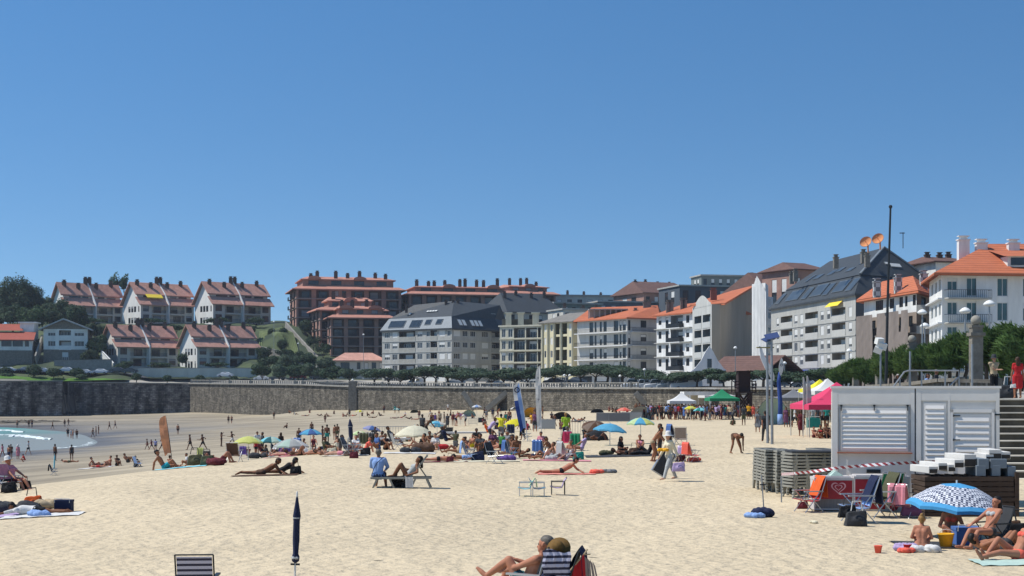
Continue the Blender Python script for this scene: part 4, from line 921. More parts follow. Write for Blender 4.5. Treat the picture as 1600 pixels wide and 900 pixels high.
b.facade(A,B,zb,ze-1.6,4,fr(1205,1337,[('w',1213,1217),('r',1220,1238),('w',1241,1246),('w',1250,1255),('r',1258,1278),('w',1282,1287),('w',1292,1297),('r',1300,1321),('w',1326,1331)]),[(0,1,.1,'slab',range(0,4))],sillf=.2)
b.facade(A,B,ze-1.6,ze);b.facade(A,B,z0,zb,1,fr(1205,1337,[('W',1210,1235),('W',1242,1270),('W',1280,1305),('W',1310,1330)]))
b.facade(B,C,z0,ze,mi=2);D1=C+(A-B)*.95
b.facade(C,D1,z0,ze,mi=2);b.facade(D1,A,z0,ze)
pl=MB();q0=grow([A,B,C,D1],.45)
rf=MB();zm=ZH(427,248);g=grow([A,B,C,D1],-2.6);frustum(rf,q0,ze+.003,g,zm,0,top=False)
for i in range(4):a,c=q0[i],q0[(i+1)%4];rf.quad((a.x,a.y,ze-.35),(c.x,c.y,ze-.35),(c.x,c.y,ze+.003),(a.x,a.y,ze+.003))
g2=grow([A,B,C,D1],-2.4);v=[V3(p,zm)for p in g2];zr_=ZH(385,260)
r2=(g2[1]+g2[2])/2+((g2[0]-g2[1]).normalized())*5.5;r1=(g2[0]+g2[3])/2-((g2[0]-g2[1]).normalized())*6;Rn,Rf=V3(r2,zr_),V3(r1,zr_)
rf.quad(v[0],v[1],Rn,Rf);rf.tri(v[1],v[2],Rn);rf.quad(v[2],v[3],Rf,Rn);rf.tri(v[3],v[0],Rf)
b.part('roof',rf,M_SLATE)
for mbw in mans_windows(q0[0],q0[1],ze,zm,3.0,[(.05,.1,.2,.75),(.17,.33,.25,.8),(.38,.44,.2,.8),(.47,.6,.25,.85),(.62,.68,.2,.8),(.72,.84,.25,.8),(.87,.93,.2,.8)]):b.part('roof_window',mbw,[M_SLATEL,M_GLASSB])
slope_lights(b,v[0],v[1],Rn,Rf,[(.2,.3,1.2,2.4),(.32,.3,3.5,1.6),(.5,.35,3,1.6),(.6,.4,2.5,1.5),(.78,.3,3,1.2),(.86,.5,1.2,1.2)],[M_SLATEL,M_GLASSB])
slope_lights(b,v[1],v[2],Rn,Rn.lerp(v[1],.02),[(.4,.45,1.2,.6),(.6,.4,3,.9)])
rd=MB();rd.beam(v[1]+Vector((0,0,.15)),Rn+Vector((0,0,.15)),.35,.25);rd.beam(v[2]+Vector((0,0,.15)),Rn+Vector((0,0,.15)),.35,.25);b.part('roof_ridge',rd,M_SLATEL)
for px,py,d in[(1306,407,254),(1349,399,252),(1355,405,250),(1243,428,278),(1237,432,280)]:p=W(px,py+5,d);b.part('chimney',chimney_mb(p.x,p.y,p.z,.8,1.0),M_GRANITE)
def dish(px,py,d,r,nm):
 mb=MB();prof=[(r*t,.45*r*t*t)for t in(0.02,.25,.5,.75,1)];T=Matrix.Translation(W(px,py,d))@Euler((R(62),0,R(-35))).to_matrix().to_4x4()
 mb.lathe(prof,18,T=T);mb.lathe([(r,.45*r),(r*.98,.45*r+.08)],18,T=T)
 mb.tube([W(px+2,py+1,d+.3),W(px+2.5,py+15,d+.6)],.14,6);mb.beam(T@Vector((0,0,.1)),T@Vector((0,0,r*1.0)),.08);return mb
b.part('satellite_dish',dish(1354,380,255,1.05,''),cloth('dish_orange','#c98a5c',bump=0));b.part('satellite_dish',dish(1373,375,255,1.05,''),MATS['cloth_dish_orange'])
an=MB();p=W(1411,388,258);an.tube([p,p+Vector((0,0,2.8))],.07,5);an.box(p.x-.6,p.x+.3,p.y-.05,p.y+.05,p.z+2.6,p.z+2.75);b.part('antenna',an,M_DARKMETAL)
aw=MB();s0=A.lerp(B,.73);s1=A.lerp(B,.87);zz=ZH(467,248);n_=Vector((-.9,-.4));aw.quad(V3(s0+n_*1.2,zz-.9),V3(s1+n_*1.2,zz-.9),V3(s1+n_*.05,zz),V3(s0+n_*.05,zz));b.part('awning',aw,MATS['cloth_awning_yellow'])
sa=MB();s0=A.lerp(B,.35);s1=A.lerp(B,.65);zz=ZH(575,250)
sa.quad(V3(s0+n_*3,zz-.9),V3(s1+n_*3,zz-.9),V3(s1+n_*.1,zz),V3(s0+n_*.1,zz));b.part('awning',sa,cloth('awning_blue','#2c3d8a'));b.done([M_GEND])
A=XY(1350,226);B=XY(1432,206);C=XY(1456,218);z0=ZH(606,215)-1;ze=ZH(461,215)
M_NET=mat('scaffold_net','#7d736b',.9,.22,.35,.03,1.5,stretch=(1,1,.25));M_NETU=mat('tan_render','#8f8377',.9,.1,.5)
b=Bld('apartment_building','brownish building wrapped in scaffolding net with checkered chimneys',(A.x,A.y,z0),M_NETU,recm=M_GREYD,frame=M_FRAMED,blinds=(0,),seed=19,trim=mat('scaffold_board','#8f8880',.9,.15,1))
fhn=(ze-z0)/5
b.facade(A,B,z0,z0+fhn*4,4,fr(1350,1432,[('w',1360,1368),('w',1380,1388),('W',1392,1397),('w',1405,1411),('w',1420,1426)]),[(0,1,.9,'slab',range(1,4))])
b.facade(A,B,z0+fhn*4,ze,1,fr(1350,1432,[('w',1368,1380),('w',1390,1397),('w',1405,1411),('w',1414,1418),('w',1426,1431)]),mi=2);b.facade(B,C,z0,ze,5,[('w',.3,.6)],[(0,1,1.2,'solid',range(1,5),M_GREYF)]);D1=C+(A-B);b.facade(C,D1,z0,ze);b.facade(D1,A,z0,ze)
nt_=[MB(),MB()];u=(B-A).normalized();nn_=Vector((u.y,-u.x));n=24;H0,H1=z0,z0+fhn*4.1
for i in range(n):
 for j in range(12):
  def pt(i,j):p=A.lerp(B,i/n)+nn_*(1.25+.05*math.sin(i*1.7+j)*math.cos(j*2.1));return V3(p,H0+(H1-H0)*j/12)
  if(8<=i<=9)or(i==20 and j>8):continue
  nt_[i>9].quad(pt(i,j),pt(i+1,j),pt(i+1,j+1),pt(i,j+1))
b.part('scaffold_net',nt_[0],M_NET);b.part('scaffold_net',nt_[1],M_NET)
rf=MB();q=[A,B,C,D1];roof4(rf,grow(q,1.1),ze+.003,ZH(437,224),.25,th=.4);b.part('roof',rf,M_TILEO)
M_CHK,nt2,bb,LL=nodes_of('checkered_chimney');ck=nt2.nodes.new('ShaderNodeTexChecker');ck.inputs['Scale'].default_value=1.6;ck.inputs[1].default_value=(.5,.5,.48,1);ck.inputs[2].default_value=(.16,.16,.16,1);tc_=nt2.nodes.new('ShaderNodeTexCoord');LL(tc_.outputs['Object'],ck.inputs[0]);LL(ck.outputs[0],bb.inputs['Base Color'])
for px,py,d in[(1370,437,214),(1403,431,212),(1443,425,212)]:p=W(px,py+16,d);b.part('chimney',chimney_mb(p.x,p.y,p.z-.3,1.0,1.4),[M_CHK])
b.done([M_HWHITE])
A=XY(1452,196);B=XY(1472,181);C=XY(1640,183);z0=ZH(606,185)-1;ze=ZH(428,182);z1f=ze-3.05*5.2
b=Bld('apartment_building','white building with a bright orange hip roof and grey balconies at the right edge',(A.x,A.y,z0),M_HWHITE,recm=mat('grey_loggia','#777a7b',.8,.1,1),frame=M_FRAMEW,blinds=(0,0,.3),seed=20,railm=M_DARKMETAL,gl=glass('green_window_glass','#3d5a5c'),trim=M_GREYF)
b.facade(A,B,z0,ze,5,[('w',.15,.32),('w',.45,.62),('w',.75,.9)],[(0,1,.5,'slab',range(1,5),M_SLABW)])
b.facade(B,C,z0,ze,5,fr(1472,1640,[('w',1480,1496),('W',1510,1536),('W',1558,1575),('W',1598,1615)]),[(.02,.42,1.2,'bars',range(1,5),M_GREYF)],mi=0)
b.facade(C,C+(A-B)+Vector((6,12)),z0,ze);
pier=MB();p=W(1548,430,179.5);pier.box(p.x-1.1,p.x+1.4,181.6,182.6,z0,ze);b.part('pier',pier,M_WHT)
rf=MB();Dq=[A,B,C,C+Vector((8,18)),A+Vector((8,18))];g=grow(Dq,1.1);v=[V3(p,ze+.003)for p in g];Rl=W(1545,381,192);Rr=W(1700,381,194)
rf.tri(v[0],v[1],Rl);rf.quad(v[1],v[2],Rr,Rl);rf.tri(v[2],v[3],Rr);rf.quad(v[3],v[4],Rl,Rr);rf.tri(v[4],v[0],Rl)
for i in range(5):rf.quad(v[i]-Vector((0,0,.35)),v[(i+1)%5]-Vector((0,0,.35)),v[(i+1)%5],v[i])
b.part('roof',rf,M_TILEO)
dm=MB();p=W(1588,406,185);dm.box(p.x-1.6,p.x+5,p.y-1.5,p.y+4,p.z-1,p.z+.35);b.part('dormer',dm,M_HWHITE);dm=MB();dm.box(p.x-1.2,p.x+4.6,p.y-1.56,p.y-1.51,p.z-.8,p.z+.15);b.part('dormer_window',dm,M_GLASS)
rr_=MB();rr_.quad((p.x-2.2,p.y-2,p.z+.3),(p.x+5.6,p.y-2,p.z+.3),(p.x+5.6,p.y+6,p.z+1.9),(p.x-2.2,p.y+6,p.z+1.9));b.part('dormer_roof',rr_,M_TILEO)
for px,py,h in[(1505,400,3.2),(1533,388,1.8),(1583,381,1.2)]:p=W(px,py,190);b.part('chimney',chimney_mb(p.x,p.y,p.z-1.2,1.4,h),M_WHT)
b.done()
def simple_block(name,label,pxA,dA,pxB,dB,dep,pyb,pye,wm,nfl=3,ncol=5,roof=None,pyr=None,hip=.2,rm=None,seed=1,cat='building',chims=0,parap=True,blinds=(0,.5)):
 A,B,C,D=back_quad(XY(pxA,dA),XY(pxB,dB),dep);z0=ZH(pyb,dA);ze=ZH(pye,dA)
 b=Bld(name,label,(A.x,A.y,z0),wm,cat,frame=M_FRAMED,seed=seed,blinds=blinds)
 cc=[('w',(i+.25)/ncol,(i+.7)/ncol)for i in range(ncol)]
 b.facade(A,B,z0,ze,nfl,cc);b.facade(D,A,z0,ze,nfl,[('w',.3,.45),('w',.6,.75)]);b.facade(B,C,z0,ze);b.facade(C,D,z0,ze)
 rf=MB()
 if roof=='ridge':roof4(rf,grow([A,B,C,D],.8),ze+.003,ZH(pyr,(dA+dB)/2+dep/2),hip)
 else:
  g=grow([A,B,C,D],.4);frustum(rf,g,ze+.003,g,ze+.45)
 b.part('roof',rf,rm or M_GREYF)
 rn=random.Random(seed)
 for i in range(chims):
  p=A.lerp(B,(i+.5)/chims)+(D-A)*rn.uniform(.35,.6);z=(ZH(pyr,dA)if roof else ze+.4);b.part('chimney',chimney_mb(p.x,p.y,z-.5,.9,rn.uniform(.9,1.9)),M_CHIM)
 b.done();return b
simple_block('apartment_building','dark slate roofed block just behind the pale loggia building, with tiny chimneys',794,420,880,430,16,560,487,M_HGREY,3,6,'ridge',459,.15,M_SLATE,31,chims=4)
simple_block('apartment_building','flat green-grey terrace block above the cream building',866,440,940,448,14,560,474,mat('green_grey_render','#6f7b74',.85,.12,.6),3,6,seed=32)
simple_block('apartment_building','long flat grey rooftop line behind the orange roofs',935,455,1062,462,14,560,472,mat('blue_grey_panel','#5d656c',.8,.1,.5),3,8,seed=33)
simple_block('apartment_building','brown hip roofed block on the skyline above the orange roofs',1006,470,1085,478,20,560,457,M_BROWN,3,6,'ridge',441,.12,M_TILEB,34,chims=4)
simple_block('apartment_building','blue-grey flat roofed block below the rooftop garden',1062,440,1178,446,18,560,447,mat('blue_grey_wall','#4d555c',.8,.1,.5),3,6,seed=35)
b=simple_block('apartment_building','long low penthouse with roof garden on the skyline left of the white arrow wall',1096,452,1240,458,10,480,431,mat('penthouse_grey','#6f7672',.85,.12,.6),2,12,seed=36)
simple_block('apartment_building','brown roofed block right behind the white arrow wall',1200,400,1262,408,18,560,455,M_HGREY,3,4,'ridge',428,.1,M_TILEB,37,chims=3)
simple_block('apartment_building','small brown roofed block peeping over the slate mansard ridge',1242,330,1290,334,12,500,420,M_BROWN,1,4,'ridge',411,.2,M_TILEB,38)
simple_block('apartment_building','roof line with brick red chimneys behind the white hip roof building',1462,260,1520,262,12,500,408,M_HWHITE,1,4,'ridge',402,.2,M_TILEB,39,chims=3)
simple_block('apartment_building','grey stepped block with small terraces behind the cream building',880,405,960,410,12,560,484,M_HGREY,3,6,seed=40,chims=3)
simple_block('apartment_building','dull house row under the skyline between terracotta and green blocks',850,520,1010,525,12,560,462,M_HGREY,3,10,seed=41,chims=6)
A,B,C,D=back_quad(XY(1104,268),XY(1192,258),11);z0=ZH(608,262)-1;ze=ZH(583,262);zr_=ZH(556,268)
b=Bld('gabled_house','old stone house with white curved Dutch gables and a long brown tiled roof',(A.x,A.y,z0),M_GBL,'house',seed=21)
b.facade(A,B,z0,ze,1,[('w',.2,.3),('w',.5,.6),('w',.8,.9)]);b.facade(B,C,z0,ze);b.facade(C,D,z0,ze);b.facade(D,A,z0,ze)
rf=MB();roof4(rf,grow([A,B,C,D],.5),ze+.003,zr_,0);b.part('roof',rf,M_TILEB)
gb=MB();p0=XY(1105.5,265);pr=[(-3.4,z0),(-3.4,ze+.3),(-2.6,ze+.9),(-1.5,ze+2.3),(-.7,ze+3.9),(-.35,ze+4.4),(0,ze+4.9),(.35,ze+4.4),(.7,ze+3.9),(1.5,ze+2.3),(2.6,ze+.9),(3.4,ze+.3),(3.4,z0)]
f1=[Vector((p0.x+.35+x,p0.y,z))for x,z in pr];f0=[v_+Vector((0,.5,0))for v_ in f1];gb.add(f1,[tuple(range(13))]);gb.add(f0,[tuple(range(13))[::-1]])
for k in range(12):gb.quad(f1[k],f1[k+1],f0[k+1],f0[k])
b.part('gable',gb,M_WHT)
wn=MB();wn.box(p0.x-.05,p0.x+.75,p0.y-.05,p0.y-.01,ze+1,ze+2.6);wn.box(p0.x-2.2,p0.x-1.3,p0.y-.05,p0.y-.01,z0+2,z0+4.3);wn.box(p0.x-.1,p0.x+.8,p0.y-.05,p0.y-.01,z0+2,z0+4.3);wn.box(p0.x+2,p0.x+2.9,p0.y-.05,p0.y-.01,z0+2,z0+4.3);b.part('gable_windows',wn,M_GLASS)
gb=MB();gp=XY(1191,257)
pts=[(0,ze+4.8),(.5,ze+4.3),(.9,ze+3),(1.9,ze+1.4),(2.6,ze+.2),(2.6,z0),(1.2,z0),(1.2,ze+.5),(.3,ze+2.6)]
f1=[Vector((gp.x+x-.6,gp.y-.3,z))for x,z in pts];f0=[v_+Vector((0,.5,0))for v_ in f1];gb.add(f1,[tuple(range(len(pts)))]);gb.add(f0,[tuple(range(len(pts)))[::-1]])
for k in range(len(pts)):gb.quad(f1[k],f1[(k+1)%len(pts)],f0[(k+1)%len(pts)],f0[k])
b.part('gable',gb,M_WHT)
b.done()
o=empty('beach_pavilion',W(1120,640,207).to_tuple());tag(o,'long low white pavilion with columns against the wall behind the gazebos','pavilion')
mb=MB();x0,x1=W(1069,0,207).x,W(1188,0,207).x;y=207;zt=ZH(612,207)
mb.box(x0,x1,y,y+5,zt-.5,zt);localize(mb,o).build('roof',M_WHT,o)
for px in(1070,1074,1078,1110,1143,1168,1186):mb=MB();x=W(px,0,207).x;mb.box(x-.13,x+.13,y+.1,y+.4,-.6,zt-.503);localize(mb,o).build('column',M_WHT,o)
mb=MB();mb.box(W(1160,0,207).x,x1,y+1,y+4.8,-.6,zt-.503);mb.box(W(1082,0,207).x,x1-4.4,y+4.4,y+4.8,-.6,zt-.503);localize(mb,o).build('wall',M_HGREY,o)
mb=MB();mb.box(W(1173,0,207).x,W(1183,0,207).x,y+.9,y+.99,-.5,2.1);localize(mb,o).build('door',M_DARKMETAL,o)
# vegetation
def leaf_mat(name,c,tr=.25):return mat(name,c,.7,.45,.35,trans=tr,spec=.25)
M_LDARK=leaf_mat('foliage_dark','#33482f');M_LMID=leaf_mat('foliage_mid','#3a5230');M_LPLANE=leaf_mat('foliage_plane_tree','#42553f');M_LTAM=mat('foliage_tamarisk','#4e6634',.7,.62,.9,trans=.3,spec=.25);M_LHEDGE=leaf_mat('foliage_hedge','#2e452b')
M_TRUNK=mat('bark','#51483f',.95,.3,4,.02,12)
def crown_mb(lumps,n,leaf,seed,flat=.4,stretch=1.0,lean=0):
 """lumps: (x,y,z,rx,ry,rz). leaves spread through the lumps' volume, denser near the skin"""
 rnd=np.random.RandomState(seed);mb=MB();vol=np.array([l[3]*l[4]*l[5]for l in lumps])**.72;vol/=vol.sum()
 ks=rnd.choice(len(lumps),n,p=vol);vs=[];fs=[]
 for i in range(n):
  x,y,z,rx,ry,rz=lumps[ks[i]]
  v=rnd.normal(size=3);v/=np.linalg.norm(v);r=rnd.uniform(.45,1.08)**.6
  if rnd.rand()<.14:r*=rnd.uniform(1.05,1.35)
  c=Vector((x+v[0]*rx*r,y+v[1]*ry*r,z+v[2]*rz*r))
  nn=Vector(v+rnd.normal(size=3)*.55+np.array([0,0,flat])).normalized();t=nn.orthogonal().normalized();a=rnd.uniform(0,6.28)
  t=Matrix.Rotation(a,3,nn)@t;b2=nn.cross(t);s=leaf*rnd.uniform(.6,1.35)
  if lean:t=(t+Vector((lean,0,.8))).normalized();b2=nn.cross(t)
  o=len(vs);vs+=[c-t*s*stretch,c-b2*s*.55,c+t*s*stretch,c+b2*s*.55];fs.append((o,o+1,o+2,o+3))
 mb.add(vs,fs);return mb
def lumpy(rx,ry,rz,k,seed,zc=0,s=.5):
 r=random.Random(seed);L=[]
 for i in range(k):
  a=r.random()*6.28;e=r.uniform(-.6,1);q=r.uniform(.35,.75)
  L.append((math.cos(a)*rx*q*math.sqrt(1-e*e*.6),math.sin(a)*ry*q,zc+e*rz*q,rx*s*r.uniform(.7,1.2),ry*s*r.uniform(.7,1.2),rz*s*r.uniform(.7,1.15)))
 return L
TREEC={}
def tree(px,py_base,d,pyt,wpx,label,m,kind='round',group=None,leaf=.35,n=2600,seed=0,name='tree',trunkh=None,cat='tree',z=None):
 h=(py_base-pyt)/F*d;w=wpx/F*d;zb=ZH(py_base,d)if z is None else z
 o=empty(name,((px-CX)/F*d,d,zb));tag(o,label,cat,group);th=trunkh if trunkh is not None else h*.3
 if kind=='round':L=lumpy(w/2,w/2,(h-th)/2,12,seed,th+(h-th)/2)
 elif kind=='cone':L=[(random.Random(seed+i).uniform(-.12,.12)*w,0,th+(h-th)*i/7,w/2*(1-i/8.5)*.9,w/2*(1-i/8.5)*.9,(h-th)/9)for i in range(8)]
 elif kind=='wide':L=lumpy(w/2,w/2.6,(h-th)/2,16,seed,th+(h-th)/2,.36)
 elif kind=='ball':L=[(0,0,h*.55,w/2,w/2,h*.48)]
 c=crown_mb(L,n,leaf,seed);c.build('crown',m,o)
 t=MB();r=random.Random(seed);tr=max(.12,w*.03)
 t.tube([(0,0,-.6),(r.uniform(-.1,.1),0,th*.6),(r.uniform(-.3,.3),0,th+.2),(r.uniform(-.5,.5),0,th+(h-th)*.45)],tr,7,r1=tr*.4)
 for k in range(4):
  a=k*1.57+r.random();t.tube([(0,0,th*.9),(math.cos(a)*w*.15,math.sin(a)*w*.15,th+(h-th)*.25),(math.cos(a)*w*.3,math.sin(a)*w*.3,th+(h-th)*.5)],tr*.5,5,r1=tr*.15)
 t.build('trunk',M_TRUNK,o,smooth=True);return o
LW=[(22,500,440,424,58,'tallest dark tree on the skyline at the far left','round'),(34,506,441,446,60,'dense dark tree filling the wood below the tallest one','round'),(92,506,446,474,44,'dark tree in front of the first upper twin house gable','round'),(-6,505,446,440,50,'dark conifer cut by the left picture edge, topmost row','round'),(50,505,443,452,40,'dark rounded tree right of the tallest one','round'),(66,508,448,462,36,'dark tree sloping down from the tallest tree towards the twin houses','round'),(84,512,440,470,44,'bushy dark tree hiding the foot of the first upper twin house','round'),(106,512,436,472,36,'dark tree under the first twin house roof','round'),(20,520,428,470,60,'wide dark tree behind the red roofed villa','wide'),(48,525,425,478,40,'mid green lighter tree above the gap between villa and glazed gable house','round'),(-20,530,430,470,60,'dark tree mass cut by the left edge behind the villa','wide'),(78,520,430,482,44,'dark tree just behind the glazed gable house','round'),(120,520,428,478,38,'dark tree right behind the glazed gable house ridge','round'),(148,530,424,505,26,'small dark tree between the glazed gable house and the lower twin house','round'),(151,560,419,525,34,'dense dark tree at the right side of the glazed gable house','round'),(58,560,419,528,16,'thin dark tree between villa and glazed gable house','round'),(140,570,416,545,26,'low dark bush tree beside the driveway wall','round')]
for i,(px,pb,d,pt,w_,lb,kd)in enumerate(LW):tree(px,pb,d,pt,w_,lb,M_LMID if i in(9,14)else M_LDARK,kd,'wood on the left hillside',.3,7500,40+i,trunkh=(pb-pt)/F*d*.12)
tree(178,470,500,428,18,'feathery tree behind the ridge, left of two between the first upper houses',M_LMID,'round','trees behind the upper house row',.4,700,80);tree(194,470,500,430,16,'feathery tree behind the ridge, right of two between the first upper houses',M_LMID,'round','trees behind the upper house row',.4,600,81)
SH=[(8,588,392,574,20,'round shrub at the far left end of the road verge'),(53,588,392,570,24,'large round shrub left of the parked white cars'),(84,589,392,576,22,'dark shrub between the first white cars'),(120,588,392,576,22,'dark shrub at the foot of the driveway'),(128,592,389,585,16,'flat shrub low on the bright lawn'),(213,594,389,584,14,'round shrub at the right end of the bright lawn'),(261,596,391,587,12,'ball shrub on the paved verge below the first lower twin house'),(312,596,391,587,14,'larger ball shrub on the paved verge'),(366,597,391,588,11,'small ball shrub near the parapet right of the gate'),(424,527,452,514,11,'clipped ball shrub on the upper lawn, left one'),(443,527,452,513,13,'clipped ball shrub on the upper lawn, right one'),(441,546,440,531,16,'dark shrub low on the sloping lawn'),(10,590,390,583,22,'low hedge shrub by the wall at left'),(190,582,404,568,22,'dark hedge bush before the lower twin house wall'),(196,578,414,562,30,'bush against the first lower twin house'),(250,575,416,566,40,'hedge along the first lower twin house terrace'),(340,574,418,565,44,'hedge along the second lower twin house terrace'),(285,568,424,553,16,'bush in the gap between the two lower twin houses'),(412,565,430,545,16,'bush at the right end of the second lower twin house'),(236,506,464,495,44,'dark hedge below the middle upper twin house'),(340,506,466,495,44,'dark hedge below the right upper twin house'),(140,506,462,496,60,'dark hedge below the left upper twin house'),(400,508,466,496,36,'dark hedge at the right foot of the upper row'),(414,560,432,540,30,'dense bush at the foot of the sloping lawn, left'),(446,560,430,544,34,'dense bush at the foot of the sloping lawn, middle'),(476,566,428,548,34,'dense bush at the foot of the sloping lawn, right'),(490,545,438,522,26,'bush beside the steep stair rail wall, upper'),(505,556,432,534,28,'bush beside the steep stair rail wall, lower'),(478,520,455,500,22,'bush under the corner of the tall brown block'),(275,520,450,505,26,'dark bush between the upper rows, left'),(390,522,450,506,26,'dark bush between the upper rows, right'),(165,525,445,508,26,'dark bush above the first lower twin house roof')]
for i,(px,pb,d,pt,w_,lb)in enumerate(SH):tree(px,pb,d,pt,w_,lb,M_LHEDGE,'ball' if w_<25 else 'wide','shrubs and hedges on the left hill',.22,1500,100+i,'shrub',0,'shrub')
TM=[(410,597,385,570,30),(436,598,385,568,34),(466,598,383,570,34),(492,599,380,566,38),(520,600,376,572,34),(546,600,372,575,34),(420,580,400,556,34),(450,582,398,552,36),(480,580,396,550,34),(508,585,392,560,30)]
TN=['at the left start of the tree belt by the road','second tree in the belt, over the white parked car','dense tree under the lawn slope','bushy tree in the thickest part of the belt','tree left of the wall pilaster','tree just right of the wall pilaster','upper tree right of the last lower twin house','upper tree under the long ramp','upper tree left of the brown blocks','upper tree at the foot of the brown blocks']
for i,((px,pb,d,pt,w_),nm)in enumerate(zip(TM,TN)):tree(px,pb,d,pt,w_,'dark leafy '+nm,M_LPLANE if i%2 else M_LHEDGE,'round','tree belt between the hill and the grey building',.26,3800,130+i,trunkh=1.0)
PT=[]
def plane_proto(seed):
 o=empty('plane_tree',(0,0,0));h,w_,th=4.4,5.6,1.9
 crown_mb(lumpy(w_/2,w_/2,(h-th)/2,9,seed,th+(h-th)/2,.5),3200,.2,seed).build('crown',M_LPLANE,o)
 t=MB();t.tube([(0,0,-.4),(.05,0,1.0),(-.05,0,th+.1)],.2,8,r1=.16)
 for k in range(5):a=k*1.26;t.tube([(0,0,th-.1),(math.cos(a)*.7,math.sin(a)*.7,th+.5),(math.cos(a)*1.7,math.sin(a)*1.7,th+1.1)],.11,5,r1=.04)
 t.build('trunk',M_TRUNK,o,smooth=True);o['category']='tree';return o
protos=[plane_proto(300+i)for i in range(4)]
px=585;i=0
marks=['at the far left end, before the hipped house','below the left corner of the grey slate building','before the grey building entrance','under the middle of the grey building','under the corner of the grey building','below the dark wing of the grey building','further along the dark wing','at the end of the grey building','left of the two blue sails','before the pale loggia building','just right of the leaning blue sail','before the cream building','behind the tall white sail','at the cream building corner','before the left end of the long white slabs','under the long white slabs','below the middle of the long slabs','below the right end of the long slabs','at the corner of the long slab building','before the first white van','behind the parked white vans','before the bright white striped building','right of the striped building entrance','before the glazed balcony building','left of the white Dutch gable','before the white Dutch gable','right of the white Dutch gable','between the Dutch gable and the watchtower','directly left of the brown watchtower','right of the brown watchtower','behind the twin poles','below the blue shop awning, left','below the blue shop awning, right','at the foot of the big white building','before the near end of the big white building','left of the granite pillars']
while px<1325 and i<len(marks):
 t=(px-585)/(1325-585);
 d0,_=wallp(px);d=d0+14;x=(px-CX)/F*d
 s=29/F*d/4.4*random.uniform(.92,1.15)
 place(protos[i%4],PLACED,(x,d,lz(x,d)),random.uniform(0,6),'pollarded plane tree '+marks[i],'plane trees along the promenade','tree',(s*1.6,s*1.3,s*random.uniform(.95,1.08)))
 px+=20.5+random.uniform(-3,3);i+=1
def tamarisk(px,pb,d,pt,wpx,label,seed):
 h=(pb-pt)/F*d;w_=wpx/F*d;o=empty('tamarisk',((px-CX)/F*d,d,ZH(pb,d)));tag(o,label,'tree','tamarisk trees behind the pillars')
 r=random.Random(seed);L=[]
 for k in range(20):
  a=r.uniform(-1,1);L.append((a*w_*.42,r.uniform(-1,1)*w_*.25,h*(.4+.42*r.random()*(1-abs(a)*.5)),w_*r.uniform(.09,.2),w_*.15,h*r.uniform(.09,.19)))
 crown_mb(L,11000,.09*max(1,d/80),seed,.3,3.2,lean=-.8).build('crown',M_LTAM,o)
 t=MB()
 for k in range(3):t.tube([(k*.3-.3,0,-.5),(k*.5-.5+.2,0,h*.3),((k-1)*w_*.22,.2,h*.6)],.16,6,r1=.05)
 t.build('trunk',M_TRUNK,o,smooth=True)
tamarisk(1350,606,120,556,60,'small dark tamarisk around the leftmost granite pillars',1);tamarisk(1398,606,105,540,66,'tamarisk between the two left granite pillars',2);tamarisk(1445,606,95,527,76,'dense tamarisk right of the ball topped pillar in the middle',3)
tamarisk(1492,606,86,516,80,'tamarisk left of the tallest granite pillar',4);tamarisk(1550,608,80,497,100,'tall tamarisk behind the standing man',5);tamarisk(1615,610,76,480,120,'tallest tamarisk cut by the right picture edge',6);tamarisk(1585,612,92,520,110,'dark tamarisk filling the gap behind the woman in red',7)
tamarisk(1320,606,140,570,46,'distant low tamarisk behind the market tents',8)
def lawn(name,pts,m=M_GRASS):
 mb=MB();P=[W(*p)for p in pts];c=sum(P,Vector())/len(P);n=10
 for i in range(len(P)):
  a,b2=P[i],P[(i+1)%len(P)]
  for k in range(n):
   q=[c.lerp(a,k/n),c.lerp(b2,k/n),c.lerp(b2,(k+1)/n),c.lerp(a,(k+1)/n)]
   for v in q:v.z=lz(v.x,v.y)+.25
   mb.quad(q[0],q[3],q[2],q[1])if k else mb.tri(q[0],q[3],q[2])
 return tag(mb.build(name,m),kind='structure')
lawn('lawn',[(-80,592,383),(60,593,386),(195,595,388),(205,590,393),(100,588,394),(-80,587,390)],mat('bright_grass','#4f7429',.95,.3,.8,.1,5))
lawn('lawn',[(404,545,438),(470,548,440),(458,522,452),(440,512,458),(405,512,456)],mat('dry_grass','#5b6641',.95,.25,.8,.1,5))
def low_wall(pts,h,label,m=M_CONC,t=.4):
 P=[W(*p)for p in pts];o=empty('retaining_wall',P[0]);tag(o,label,'wall');mb=MB()
 for a,b2 in zip(P[:-1],P[1:]):mb.beam(a+Vector((0,0,h/2-1)),b2+Vector((0,0,h/2-1)),t,h+2)
 localize(mb,o).build('wall',m,o);c=MB()
 for a,b2 in zip(P[:-1],P[1:]):c.beam(a+Vector((0,0,h+.07)),b2+Vector((0,0,h+.07)),t+.15,.12)
 localize(c,o).build('coping',M_CONC,o)
low_wall([(205,590,406),(285,590,408),(400,590,408)],2.6,'grey retaining wall under the two lower twin houses',M_HGREY)
low_wall([(85,575,408),(175,573,410)],2.0,'pale retaining wall below the glazed gable house')
low_wall([(408,548,437),(458,560,430),(505,578,420)],1.2,'long thin ramp wall descending below the sloping lawn')
low_wall([(446,508,462),(470,535,450),(508,575,430)],1.0,'steep pale stair rail wall left of the brown blocks')
low_wall([(56,560,412),(66,530,420)],1.0,'short steep stair wall left of the glazed gable house')
low_wall([(158,553,417),(176,572,411)],1.0,'steep white stair wall by the first lower twin house',M_HWHITE)
